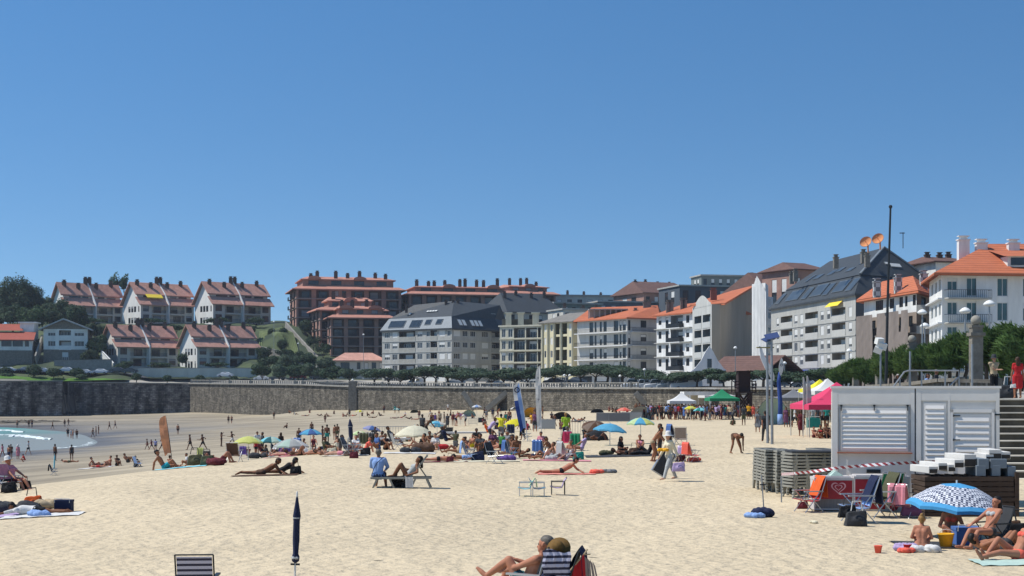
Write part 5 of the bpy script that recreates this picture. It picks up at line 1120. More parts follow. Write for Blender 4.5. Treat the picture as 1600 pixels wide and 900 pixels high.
# vehicles
M_TYRE=mat('tyre','#1a1a1b',.9,.05,3)
def car_proto(col,kind='car'):
 m=mat('car_paint_'+col[1:],col,.35,.02,1,spec=.6);o=empty('parked_car' if kind=='car' else 'parked_van',(0,0,0));o['category']=kind
 L_,Wd=(4.3,1.75)if kind=='car' else(5.1,1.95)
 if kind=='car':pr=[(-2.15,.35),(-2.15,.75),(-1.9,.92),(-1.25,1.0),(-.75,1.38),(-.3,1.46),(.7,1.44),(1.35,1.05),(2.05,.95),(2.15,.6),(2.1,.35)];cab=[(-1.12,1.0),(-.7,1.33),(.68,1.37),(1.22,1.03)]
 else:pr=[(-2.5,.35),(-2.52,.9),(-2.2,1.1),(-1.75,1.2),(-1.3,1.9),(-1.1,1.98),(2.3,1.98),(2.5,1.7),(2.52,.4)];cab=[(-1.65,1.22),(-1.25,1.84),(.2,1.86),(.2,1.22)]
 mb=MB();n=len(pr);f=[Vector((x,-Wd/2+(.12 if z>1.05 else 0),z))for x,z in pr];k=[Vector((x,Wd/2-(.12 if z>1.05 else 0),z))for x,z in pr]
 mb.add(f+k,[tuple(range(n))[::-1],tuple(range(n,2*n))]+[(i,(i+1)%n,(i+1)%n+n,i+n)for i in range(n)]);mb.build('body',m,o)
 for s in(-1,1):
  g=MB();y=s*(Wd/2-.105);v=[Vector((x,y,z))for x,z in cab];g.add(v+[a+Vector((0,s*.02,0))for a in v],[(0,1,2,3),(7,6,5,4),(0,1,5,4),(1,2,6,5),(2,3,7,6),(3,0,4,7)]);g.build('side_window',M_GLASS,o)
 g=MB();x0,x1=(-1.22,-.78)if kind=='car' else(-1.74,-1.32);z0_,z1_=(1.01,1.35)if kind=='car' else(1.22,1.86)
 g.add([(x0-.03,-.7,z0_),(x0-.03,.7,z0_),(x1-.03,.62,z1_),(x1-.03,-.62,z1_)],[(0,1,2,3)]);g.build('windscreen',M_GLASS,o)
 for x in(-1.35,1.35):
  for s in(-1,1):
   wmb=MB();T=Matrix.Translation((x,s*(Wd/2-.1),.32))@Matrix.Rotation(R(90),4,'X');wmb.lathe([(.02,-.11),(.32,-.11),(.32,.11),(.02,.11)],14,T=T);wh=wmb.build('wheel',M_TYRE,o)
   r_=MB();r_.lathe([(.01,-.12),(.19,-.12),(.19,.12),(.01,.12)],10,T=T);r_.build('rim',M_METAL,wh)
 return o
CARP={c:car_proto(c)for c in('#c9cbcc','#3a3f45','#8c1f1c','#7d8388')};VANP={c:car_proto(c,'van')for c in('#d2d3d1','#8f9698')}
CARS=[(1,583,398,'#c9cbcc',.05,'white car cut by the left picture edge on the hill road'),(13,583.5,398,'#c9cbcc',.1,'second white car from the left on the hill road'),(40,583,399,'#7d8388',0,'grey car behind the low shrub on the hill road'),(66,584,398,'#c9cbcc',.1,'pale car at the foot of the glazed gable house'),(104,583,398,'#c9cbcc',.05,'white car below the driveway wall'),(132,583,398,'#c9cbcc',0,'white car in the middle of the hill road, on its own'),(157,583,398,'#c9cbcc',-.05,'shiny white car right of the one standing alone'),(184,585,398,'#3a3f45',0,'black car right of the shiny white one'),(203,591,397,'#3a3f45',.1,'dark car by the end of the bright lawn'),(352,592,400,'#c9cbcc',0,'white car low behind the verge below the last lower twin house'),(409,597,392,'#c9cbcc',0,'white car at the left start of the tree belt'),(434,598,388,'#7d8388',0,'silver car right of the white one, under the trees'),(466,599,384,'#8c1f1c',0,'dark red car under the trees near the balustrade'),(497,600,380,'#3a3f45',0,'black car left of the wall pilaster'),(712,604,318,'#c9cbcc',0,'white car behind the top of the V stairs'),(768,604,308,'#7d8388',0,'grey car parked under the dark wing'),(778,605,306,'#c9cbcc',.1,'white car just left of the leaning blue sail'),(865,605,290,'#3a3f45',0,'dark car just right of the tall white sail'),(900,605,286,'#7d8388',0,'silver car before the cream building'),(1229,605,196,'#7d8388',0,'grey car between the twin poles and the tents'),(1262,605,188,'#c9cbcc',0,'white car low behind the thin white flags')]
for px,py,d,c,rz,lb in CARS:
 p=W(px,py,d);place(CARP[c],PLACED,(p.x,d,lz(p.x,d)+.3),rz,lb,'parked cars','car')
for px,d,c,lb in[(649,330,'#d2d3d1','white van parked before the corner of the grey building, on its own'),(993,255,'#d2d3d1','white van, first of the row below the long slab building'),(1011,251,'#d2d3d1','white van, second of the row beside the stairs'),(1030,247,'#d2d3d1','white van, third of the row before the striped building'),(1050,243,'#8f9698','grey van in the row before the striped building'),(1072,238,'#d2d3d1','white camper-like van at the right end of the row')]:
 x=(px-CX)/F*d;place(VANP[c],PLACED,(x,d,lz(x,d)+.05),0 if px!=649 else 1.2,lb,'parked vans','van')
 # street lamps, pillars, flagpole
def lamp(px,d,pyt,label,heads=1,hw=.45,white=True,pyb=None):
 x=(px-CX)/F*d;zb=(lz(x,d)if pyb is None else ZH(pyb,d));h=ZH(pyt,d)-zb;o=empty('street_lamp',(x,d,zb));tag(o,label,'street lamp','street lamps')
 t=MB();t.tube([(0,0,-.3),(0,0,h*.5),(0,0,h-.1)],.075,8,r1=.05);t.lathe([(.16,-.1),(.16,.5),(.09,.6)],8);t.build('pole',M_METAL,o)
 for k in range(heads):
  xx=(k-(heads-1)/2)*1.0;g=MB()
  if heads>1:g.tube([(0,0,h-.3),(xx,0,h-.1)],.03,5)
  g.lathe([(.05,h-.12),(hw*.7,h-.1),(hw,h+.02),(hw*.9,h+.1),(hw*.5,h+.24),(.03,h+.3)],14,c=(xx,0,0));g.build('lamp_head',M_WHITEP if white else M_DARKMETAL,o,smooth=True)
for a in[(428,402,503,'lamp post on the upper lawn beside the ball shrubs'),(462,396,590,'small lamp at the start of the tree belt'),(466,430,537,'lamp on the ramp below the steep stair rail wall'),(568,400,523,'tall thin lamp before the lower brown block'),(551,326,594,'short lamp rising from the wall pilaster'),(684,316,592,'lamp before the corner of the grey building'),(797,300,593,'lamp just left of the leaning blue sail'),(886,272,587,'forked lamp before the cream building'),(969,258,588,'lamp under the right end of the long slabs'),(1007,248,578,'lamp with round dark head at the stairs'),(1044,240,587,'lamp before the striped building'),(1149,222,544,'tall lamp beside the brown watchtower'),(1226,200,568,'lamp before the big white building, left one'),(1327,150,549,'lamp before the near end of the big white building')]:
 lamp(a[0],a[1],a[2],a[3],white=True,hw=.3,heads=2 if 'forked' in a[3]else 1)
for a in[(1508,100,487,'white domed lamp just left of the tallest granite pillar'),(1546,96,476,'white domed lamp right of the tallest pillar, higher one'),(1445,120,510,'white domed lamp above the middle of the tamarisks'),(1441,118,489,'white domed lamp near the scaffold net edge')]:lamp(a[0],a[1],a[2],a[3],hw=.4,pyb=606)
def pillar(px,d,wpx,pyt,label,ball=True):
 s=wpx/F*d/2;x=(px-CX)/F*d;zb=ZH(606,d)-.4;zt=ZH(pyt,d);o=empty('granite_pillar',(x,d,zb));tag(o,label,'pillar','ball-topped granite pillars');H=zt-zb
 br=s*.95 if ball else 0;hs=H-2*br-.5
 m=MB();m.box(-s,s,-s,s,0,hs);m.box(-s*1.35,s*1.35,-s*1.35,s*1.35,hs+.002,hs+.16);m.box(-s*.95,s*.95,-s*.95,s*.95,hs+.163,hs+.38);m.box(-s*1.1,s*1.1,-s*1.1,s*1.1,hs+.383,hs+.5);m.box(-s*1.2,s*1.2,-s*1.2,s*1.2,-.5,-.002);m.build('shaft',M_GRANITE,o)
 if ball:b=MB();b.ball((0,0,hs+.5+br*.93),br,20,14);b.build('ball',mat('pale_stone','#8f8b80',.85,.15,3),o,smooth=True)
pillar(1525,68,17,492,'tallest granite pillar with a stone ball, left of the standing man');pillar(1425,95,13,523,'middle granite pillar with a pale ball, by the handrail');pillar(1376,115,14,546,'granite pillar directly left of the flagpole base')
pillar(1337,138,9,566,'smaller granite pillar left of the flagpole');pillar(1313,163,8,570,'smallest granite pillar, just above the left end of the kiosk')
fp=empty('flagpole',W(1384,605,76).to_tuple());tag(fp,'very tall thin bare flagpole leaning slightly right above the kiosk','flagpole');m=MB();m.tube([W(1384,606,76)+Vector((0,0,-.3)),W(1387,470,76),W(1391.5,324,76)],.085,8,r1=.05);localize(m,fp).build('pole',M_DARKMETAL,fp)
m=MB();p=W(1391.5,323,76);m.ball(p,.1,8,6);localize(m,fp).build('finial',M_DARKMETAL,fp)
fl=empty('floodlight',W(1378,560,74).to_tuple());tag(fl,'cluster of white floodlights on a bracket beside the flagpole','floodlight')
for k,(px,py,s)in enumerate([(1374,533,.26),(1378,541,.28),(1372,547,.25)]):m=MB();p=W(px,py,74);m.box(-s*.8,s*.8,-.12,.12,-s*.6,s*.6,0,Matrix.Translation(p)@Euler((.3,.2*k,.5-k*.4)).to_matrix().to_4x4());localize(m,fl).build('lamp_head',M_WHITEP,fl)
m=MB();m.tube([W(1376,606,74),W(1376,530,74)],.05,6);m.tube([W(1376,534,74),W(1382,532,74)],.03,5);localize(m,fl).build('bracket',M_METAL,fl)
sp=empty('light_pole',G(1206,694));tag(sp,'pair of tall grey poles carrying a small blue solar panel','light pole');D_=sp.location.y
for nm,px,d,pb,pt in(('pole',1206.5,D_,694,528),('rear_pole',1199.5,D_+1.2,694,531)):
 m=MB();m.tube([W(px,pb+4,d),W(px-.5,600,d),W(px-1,pt,d)],.075,8,r1=.06);localize(m,sp).build(nm,M_METAL,sp)
m=MB();p=W(1206,525,D_);m.box(-.36,.36,-.25,.25,-.012,.012,0,Matrix.Translation(p)@Euler((R(35),R(-12),0)).to_matrix().to_4x4());m.box(-.3,.3,-.25,.25,-.02,.02,0,Matrix.Translation(p+Vector((-.15,.2,-.15)))@Euler((R(20),R(-18),.3)).to_matrix().to_4x4());localize(m,sp).build('solar_panel',mat('solar_blue','#39456a',.3,.15,4,spec=.6),sp)
m=MB();p=W(1197,543,D_+1.2);m.box(p.x-.5,p.x+.4,p.y-.15,p.y+.15,p.z-.03,p.z+.03);localize(m,sp).build('lamp_arm',mat('yellow_metal','#8a8458',.6,.1,3),sp)
cb=empty('balustrade',W(1460,604,63).to_tuple());tag(cb,'weathered granite balustrade curving behind the kiosk roof','balustrade');pts=[(1358,604,80),(1395,602,74),(1430,599,69),(1470,594,65),(1500,593.5,64),(1501,595,63.8),(1558,595.5,63)]
m=MB()
for a,b2 in zip(pts[:-1],pts[1:]):m.beam(W(*a),W(*b2),.35,.16)
localize(m,cb).build('rail',M_GRANITE,cb);m=MB()
for a,b2 in zip(pts[:-1],pts[1:]):
 A,B=W(*a),W(*b2);n=max(1,int((B-A).length/.2))
 for i in range(n):p=A.lerp(B,(i+.5)/n);m.box(p.x-.05,p.x+.05,p.y-.06,p.y+.06,2.4,p.z-.09)
o_=localize(m,cb).build('balusters',M_GRANITE,cb);o_['kind']='stuff'
m=MB()
for a in(pts[0],pts[4],pts[6]):p=W(*a);m.box(p.x-.16,p.x+.16,p.y-.2,p.y+.2,2.3,p.z+.1)
for k,p in enumerate([pts[0],pts[4],pts[6]]):
 q=W(*p);m=MB();m.box(q.x-.17,q.x+.17,q.y-.2,q.y+.2,2.3,q.z+.12);localize(m,cb).build('post',M_GRANITE,cb)
hr=empty('handrail',W(1430,606,58).to_tuple());tag(hr,'galvanised tube handrail rising over the kiosk roof','handrail');m=MB()
m.tube([W(1394,607,58),W(1413,581,58),W(1420,579,58),W(1498,579,58),W(1499,606,58)],.035,6)
for px in(1406,1421,1440,1477):m.tube([W(px,610,58),W(px,580 if px>1410 else 592,58)],.03,6)
m.tube([W(1484,603,58),W(1499,588,58)],.03,6);localize(m,hr).build('rails',M_METAL,hr)
for k,(px,pt,d,lb)in enumerate([(1519,538,58,'thin steel post before the tallest pillar, right one'),(1422,549,60,'thin steel post before the middle pillar')]):
 o=empty('steel_post',W(px,608,d).to_tuple());tag(o,lb,'post');m=MB();m.tube([(0,0,-.3),(0,0,(608-pt)/F*d)],.04,6);m.build('tube',M_METAL,o)
wt=empty('lifeguard_tower',G(1160,650).to_tuple());tag(wt,'dark brown wooden lifeguard tower on crossed legs above the crowd','lifeguard tower');D_=172;M_BW=mat('dark_brown_wood','#2e1d1b',.8,.15,3,stretch=(1,1,4));g0=0
wt.location=W(1160,660,D_);wt.location.z=sz(wt.location.x,D_)
X=lambda px:W(px,0,D_).x-wt.location.x;Zr=lambda py:ZH(py,D_)-wt.location.z
m=MB();m.box(X(1152),X(1171),-.9,.9,Zr(612),Zr(581));m.build('cabin',M_BW,wt);m=MB();m.box(X(1149),X(1174),-1.2,1.2,Zr(581)+.003,Zr(579.5));m.build('roof',M_BW,wt)
m=MB();m.box(X(1145),X(1179),-1.4,1.4,Zr(612.5)-.1,Zr(612)-.003);m.build('deck',M_BW,wt)
for px in(1146,1178):
 m=MB();m.box(X(px)-.06,X(px)+.06,-1.35,-1.25,Zr(612),Zr(595));m.box(X(px)-.06,X(px)+.06,1.25,1.35,Zr(612),Zr(595))
 for z in(597,602,607):m.box(min(X(px),X(1152 if px<1160 else 1171)),max(X(px),X(1152 if px<1160 else 1171)),-1.32,-1.27,Zr(z),Zr(z)+.12)
 m.build('railing',M_BW,wt)
for px in(1153,1171):
 for y in(-1,1):m=MB();m.beam((X(px),y,-.5),(X(px),y,Zr(612.6)-.12),.28);m.build('leg',M_BW,wt)
for y in(-1.02,1.02):m=MB();m.beam((X(1153),y,.8),(X(1171),y,Zr(615)),.2);m.beam((X(1153),y+.11,Zr(615)),(X(1171),y+.11,.8),.2);m.build('cross_brace',M_BW,wt)
# people
TMP=bpy.data.scenes.new('tmp');TVL=TMP.view_layers[0]
def remesh(mb,vox,name,m,smooth=2):
 me0=mb.mesh('t',m);o=bpy.data.objects.new('t',me0);TMP.collection.objects.link(o)
 r=o.modifiers.new('r','REMESH');r.mode='VOXEL';r.voxel_size=vox;r.use_smooth_shade=True
 if smooth:s=o.modifiers.new('s','SMOOTH');s.iterations=smooth;s.factor=.5
 TVL.update();me=bpy.data.meshes.new_from_object(o.evaluated_get(TVL.depsgraph));me.name=name
 me.polygons.foreach_set('use_smooth',[True]*len(me.polygons))
 TMP.collection.objects.unlink(o);bpy.data.objects.remove(o);bpy.data.meshes.remove(me0)
 if not me.materials:me.materials.append(m)
 return me
def ik(a,b,l1,l2,pole):
 a,b=Vector(a),Vector(b);d=b-a;L_=d.length
 if L_>(l1+l2)*.999:b=a+d.normalized()*(l1+l2)*.999;d=b-a;L_=d.length
 x=(l1*l1-l2*l2+L_*L_)/(2*L_);h=math.sqrt(max(0,l1*l1-x*x));n=d.normalized();p=Vector(pole)-n*Vector(pole).dot(n)
 p=p.normalized()if p.length>1e-4 else n.orthogonal().normalized();return a+n*x+p*h,b
POSES={'stand':((0,0,.93),(0,.02,1),(0,-1,0),((.25,-.06,.83),(-.25,-.04,.82)),((.11,0,.07),(-.11,.03,.07)),(0,-1,0),(0,1,.1),(0,-1,-.15),(0,-1,-.1)),'walk':((0,0,.92),(0,-.05,1),(0,-1,0),((.22,.2,.88),(-.22,-.24,.9)),((.08,-.3,.08),(-.08,.33,.12)),(0,-1,0),(0,1,0),(0,-1,-.15),(0,-1,-.1)),'stride':((0,0,.88),(0,-.12,1),(0,-1,0),((.35,-.35,1.1),(-.45,.1,1.15)),((.14,-.42,.08),(-.12,.42,.12)),(0,-1,0),(0,1,-.3),(0,-1,-.15),(0,-1,-.2)),'armsup':((0,0,.93),(0,0,1),(0,-1,0),((.3,-.15,1.6),(-.3,-.35,1.3)),((.13,0,.07),(-.13,.05,.07)),(0,-1,0),(1,.3,-.4),(0,-1,-.15),(0,-1,0)),'folded':((0,0,.93),(0,.03,1),(0,-1,0),((-.1,-.17,1.17),(.12,-.19,1.13)),((.1,0,.07),(-.12,-.05,.07)),(0,-1,0),(0,.3,-1),(0,-1,-.15),(0,-1,-.3)),'bend':((0,.1,.85),(0,-.93,-.1),(0,-.1,-1),((.1,-.5,.25),(-.1,-.55,.3)),((.28,.0,.07),(-.28,0,.07)),(0,-1,0),(0,.5,0),(0,-1,-.15),(0,-.4,-1)),'lean':((0,.05,.9),(0,-.6,.8),(0,-.8,-.6),((.15,-.6,.75),(-.15,-.62,.7)),((.12,0,.07),(-.12,.1,.07)),(0,-1,0),(0,.5,0),(0,-1,-.15),(0,-1,-.6)),'knees':((0,0,.13),(0,.1,1),(0,-1,0),((.1,-.42,.4),(-.1,-.42,.38)),((.11,-.52,.06),(-.11,-.5,.06)),(0,0,1),(.5,.3,-.6),(0,-1,-.1),(0,-1,-.1)),'legsout':((0,0,.12),(0,.5,.86),(0,-.86,.5),((.3,.42,.05),(-.3,.42,.05)),((.1,-.84,.08),(-.12,-.6,.06)),(0,0,1),(0,1,0),(0,-.6,.8),(0,-1,0)),'crosslegs':((0,0,.12),(0,-.12,1),(0,-1,0),((.12,-.3,.3),(-.12,-.32,.28)),((-.16,-.35,.07),(.16,-.4,.07)),(0,-.4,.2),(.5,.3,-.6),(1,-.5,0),(0,-1,-.4)),'kneel':((0,.05,.44),(0,-.12,1),(0,-1,0),((.12,-.34,.55),(-.12,-.34,.6)),((.1,.42,.05),(-.1,.42,.05)),(0,-1,-.4),(0,1,-.3),(0,1,-.1),(0,-1,-.3)),'squat':((0,.05,.35),(0,-.35,1),(0,-1,0),((.2,-.5,.35),(-.2,-.5,.32)),((.15,-.1,.07),(-.15,-.1,.07)),(0,-1,.6),(.6,.2,-.5),(0,-1,-.1),(0,-1,-.3)),'chair':((0,0,.4),(0,.38,.92),(0,-.92,.38),((.24,-.28,.52),(-.24,-.28,.52)),((.13,-.68,.07),(-.13,-.66,.07)),(0,-.3,1),(.4,.2,-.6),(0,-1,.1),(0,-1,-.1)),'prone':((0,0,.12),(0,1,.02),(0,0,-1),((.22,.74,.06),(-.2,.76,.06)),((.1,-.86,.09),(-.13,-.84,.09)),(0,0,-1),(1,0,0),(0,-1,-.5),(0,.3,-1)),'proneup':((0,0,.12),(0,.84,.5),(0,.5,-.84),((.12,.72,.08),(-.12,.72,.08)),((.1,-.86,.09),(-.13,-.84,.09)),(0,0,-1),(0,.2,-1),(0,-1,-.5),(0,1,-.2)),'supine':((0,0,.12),(0,1,.04),(0,0,1),((.3,.08,.07),(-.3,.1,.07)),((.1,-.86,.08),(-.15,-.84,.08)),(0,0,1),(1,0,0),(0,-.3,1),(0,.1,1)),'supknee':((0,0,.12),(0,.98,.2),(0,-.2,1),((.28,.12,.07),(-.08,.3,.3)),((.1,-.5,.07),(-.12,-.42,.07)),(0,0,1),(1,0,0),(0,-1,-.1),(0,.0,1)),'lounge':((0,0,.44),(0,.66,.75),(0,-.75,.66),((.26,.1,.5),(-.1,-.1,.66)),((.1,-.46,.45),(-.12,-.4,.45)),(0,0,1),(.6,.2,-.6),(0,-1,-.1),(0,-1,0)),'edge':((0,0,.46),(0,-.12,1),(0,-1,0),((.14,-.42,.62),(-.14,-.42,.6)),((.16,-.42,.07),(-.16,-.4,.07)),(0,-1,.4),(.6,.1,-.5),(0,-1,-.1),(0,-1,-.4)),}
def hand_caps(mb,w,d,n,r=.009,curl=.5):
 """palm, four unequal bent fingers, thumb leaving the side of the palm"""
 d=d.normalized();n=(n-d*n.dot(d)).normalized();s=d.cross(n)
 for k in(-1,-.33,.33,1):mb.capsule(w+s*.018*k,.016,w+d*.085+s*.03*k,.014,8,3)
 for k,L_ in((-1,.062),(-.33,.078),(.33,.082),(1,.07)):
  b=w+d*.09+s*.031*k;d1=(d+n*curl*.5).normalized();m_=b+d1*L_*.55;d2=(d+n*curl*1.6).normalized();mb.capsule(b,r,m_,r*.92,8,3);mb.capsule(m_,r*.92,m_+d2*L_*.5,r*.75,8,3)
 t0=w+d*.025+s*.03;t1=t0+(d*.6+s*.75+n*.3).normalized()*.045;mb.capsule(t0,.013,t1,.011,8,3);mb.capsule(t1,.011,t1+(d*.95+s*.2+n*.3).normalized()*.035,.0085,8,3)
def joints(pose,fem=False):
 P=POSES[pose]if isinstance(pose,str)else pose
 pel,S,Fw,hands,feet,kp,ep,toe,hf=[(Vector(p)if not isinstance(p[0],tuple)else[Vector(q)for q in p])for p in P]
 S=S.normalized();Fw=(Fw-S*Fw.dot(S)).normalized();X=S.cross(Fw).normalized();J=dict(pel=pel,S=S,F=Fw,X=X)
 sw,hw=(.15,.095)if fem else(.18,.088)
 J['waist']=pel+S*.17;J['chest']=pel+S*.35;J['neck']=pel+S*.5;hd=(S*.8+Vector((0,0,.6))*(1 if abs(S.z)<.9 else .3)).normalized()if S.z>-.2 else S
 J['head']=J['neck']+hd*.145+Fw*.015;J['hd']=hd;hf=(hf-hd*hf.dot(hd)*.5).normalized();J['hf']=hf
 for i,sgn in((0,1),(1,-1)):
  sh=pel+S*.455+X*sgn*sw;e=Vector((ep.x*sgn,ep.y,ep.z));el,wr=ik(sh,hands[i],.28,.25,e);hp=pel+X*sgn*hw-S*.02;kn,an=ik(hp,feet[i],.43,.41,kp)
  J['sh%d'%i],J['el%d'%i],J['wr%d'%i],J['hp%d'%i],J['kn%d'%i],J['an%d'%i]=sh,el,wr,hp,kn,an;J['toe']=toe.normalized()
 return J
def body_mb(J,fem=False,fingers=False,fat=1.0):
 mb=MB();c=mb.capsule;S,Fw,X=J['S'],J['F'],J['X'];n=12
 c(J['hp0']-X*.01,.105*fat,J['hp1']+X*.01,.105*fat);c(J['pel']+X*.045,.1*fat,J['waist']+X*.035,(.085 if fem else .098)*fat);c(J['pel']-X*.045,.1*fat,J['waist']-X*.035,(.085 if fem else .098)*fat)
 for s in(1,-1):c(J['waist']+X*.035*s,(.085 if fem else .098)*fat,J['chest']+X*.06*s,.108*fat)
 if fem:
  for s in(1,-1):c(J['chest']+X*.07*s+Fw*.06,.055,J['chest']+X*.07*s+Fw*.075-S*.01,.055)
 c(J['chest']+X*.07,.1*fat,J['chest']+S*.07+X*.1,.068);c(J['chest']-X*.07,.1*fat,J['chest']+S*.07-X*.1,.068);c(J['sh0'],.058,J['sh1'],.058)
 c(J['neck']-S*.04,.055,J['head']-J['hd']*.05,.05);h,u,f=J['head'],J['hd'],J['hf']
 c(h+u*.03-f*.02,.088,h+u*.02+f*.012,.086);c(h-u*.02+f*.02,.07,h-u*.072+f*.045,.045);c(h+u*.0+f*.088,.011,h-u*.03+f*.106,.015)
 sx=u.cross(f).normalized()
 for s in(1,-1):c(h+sx*.083*s-u*.01-f*.005,.014,h+sx*.088*s+u*.025-f*.012,.016)
 for i in(0,1):
  c(J['sh%d'%i],.054*fat,J['el%d'%i],.04);fd=(J['wr%d'%i]-J['el%d'%i]);c(J['el%d'%i],.041,J['el%d'%i]+fd*.3,.042);c(J['el%d'%i]+fd*.3,.042,J['wr%d'%i],.027)
  if fingers:hand_caps(mb,J['wr%d'%i],fd.normalized(),Fw if abs(fd.normalized().dot(Fw))<.8 else-S,curl=.8)
  else:d=fd.normalized();c(J['wr%d'%i],.03,J['wr%d'%i]+d*.1,.032);c(J['wr%d'%i]+d*.1,.032,J['wr%d'%i]+d*.16,.018)
  c(J['hp%d'%i],.088*fat,J['kn%d'%i],.055*fat);sd=J['an%d'%i]-J['kn%d'%i];c(J['kn%d'%i],.055,J['kn%d'%i]+sd*.32,.056);c(J['kn%d'%i]+sd*.32,.056,J['an%d'%i],.036)
  t=J['toe'];c(J['an%d'%i]-t*.04,.038,J['an%d'%i]+t*.1,.034);c(J['an%d'%i]+t*.08,.036,J['an%d'%i]+t*.17,.024)
 return mb
def cloth_mb(J,kind,fem=False,fat=1.0,e=.013):
 mb=MB();c=mb.capsule;S,Fw,X=J['S'],J['F'],J['X'];w_=(.085 if fem else .098)*fat+e
 def torso(lo=0.0):
  for s in(1,-1):
   if lo==0:c(J['pel']+X*.045*s,.1*fat+e,J['waist']+X*.035*s,w_)
   c(J['waist']+X*.035*s,w_,J['chest']+X*.06*s,.108*fat+e);c(J['chest']+X*.07*s,.1*fat+e,J['chest']+S*.06+X*.1*s,.068+e)
   if fem:c(J['chest']+X*.07*s+Fw*.06,.055+e,J['chest']+X*.07*s+Fw*.075-S*.01,.055+e)
 def hips():c(J['hp0']-X*.01,.105*fat+e,J['hp1']+X*.01,.105*fat+e)
 if kind in('trunks','pants','shorts'):
  hips();k={'trunks':.42,'shorts':.75,'pants':1}[kind]
  for i in(0,1):
   hp,kn,an=J['hp%d'%i],J['kn%d'%i],J['an%d'%i];c(hp,.088*fat+e,hp.lerp(kn,k),(.088-.033*k)*fat+e+.008)
   if kind=='pants':c(kn,.055+e,kn.lerp(an,.93),.045+e)
 elif kind=='brief':c(J['hp0']-X*.012+S*.0,.098*fat+e,J['hp1']+X*.012,.098*fat+e)
 elif kind=='bra':
  for s in(1,-1):c(J['chest']+X*.065*s+Fw*.055,.06+e,J['chest']+X*.06*s+Fw*.072,.054+e)
  c(J['chest']+X*.06-Fw*.06-S*.01,.05+e,J['chest']-X*.06-Fw*.06-S*.01,.05+e);c(J['chest']+X*.12-S*.01,.03+e,J['chest']-X*.12-S*.01,.03+e)
 elif kind=='swimsuit':c(J['hp0']-X*.012,.098*fat+e,J['hp1']+X*.012,.098*fat+e);torso()
 elif kind in('tee','vest','shirt','dress'):
  torso();hips()
  if kind!='vest':c(J['sh0'],.06+e,J['sh1'],.06+e)
  if kind in('tee','shirt','dress'):
   k=.6 if kind!='shirt' else 1
   for i in(0,1):
    c(J['sh%d'%i],.056*fat+e,J['sh%d'%i].lerp(J['el%d'%i],k),.045+e)
    if kind=='shirt':c(J['el%d'%i],.043+e,J['el%d'%i].lerp(J['wr%d'%i],.9),.032+e)
  if kind=='dress':
   m_=(J['kn0']+J['kn1'])/2
   for i in(0,1):c(J['hp%d'%i],.1+e,J['hp%d'%i].lerp(J['kn%d'%i],.95),.1+e);c(J['pel'],.12,J['pel'].lerp(m_,.9),.13)
 return mb
def hair_mb(J,kind):
 mb=MB();h,u,f,S,Fw=J['head'],J['hd'],J['hf'],J['S'],J['F'];c=mb.capsule
 c(h+u*.042-f*.028,.09,h+u*.05+f*.0,.086);c(h+u*.0-f*.04,.075,h-u*.045-f*.045,.055)
 if kind=='long':
  down=Vector((0,0,-1))if S.z>.5 else-S
  for s in(-.04,0,.04):x=J['X']*s;c(h-f*.05+x,.06,h-f*.085+down*.22+x,.045)
 if kind=='bun':c(h+u*.1-f*.06,.05,h+u*.12-f*.07,.045)
 return mb
def hat_mesh(m):
 mb=MB();mb.lathe([(.001,.16),(.07,.155),(.1,.1),(.105,.03),(.11,.01),(.2,-.01),(.2,-.018),(.105,.0)],18);return mb.mesh('hat',m,True)
HC={}
SK={'fair':'#bd9279','tan':'#93644a','dark':'#62412f','red':'#a8735a','brown':'#775038'}
HR={'k':'#15110f','b':'#3b2618','g':'#5d5850','y':'#8a6a3c','w':'#a8a39a'}
CL=dict(black='#16171a',navy='#1b2440',white='#c9c8c4',red='#a82026',pink='#c9828c',coral='#d9604f',blue='#46659a',ltblue='#7f9cc9',green='#3f7a3a',lime='#8fae2e',yellow='#d2c92c',teal='#1e8078',grey='#6f7174',maroon='#5d2029',orange='#cf5a25',purple='#604a8c',beige='#a8977a',brown='#5a4232',olive='#4c4d36',turq='#2aa0b0',cream='#cfc8ae',lilac='#a795b8',dkgrey='#36383b')
MC={}
def skinm(s):return mat('skin_'+s,SK[s],.62,.12,7,spec=.2)
def hairm(s):return mat('hair_'+s,HR[s],.6,.25,25,.004,60)
def clm(s):return cloth('fabric_'+s,CL.get(s,s))
def clt(s):return mat('canopy_fabric_'+s,CL.get(s,s),.85,.08,5,.01,6,trans=.28)
M_EYE=mat('eye_dark','#120e0c',.3,0);M_LIP=mat('lips','#8a4a40',.5,0)
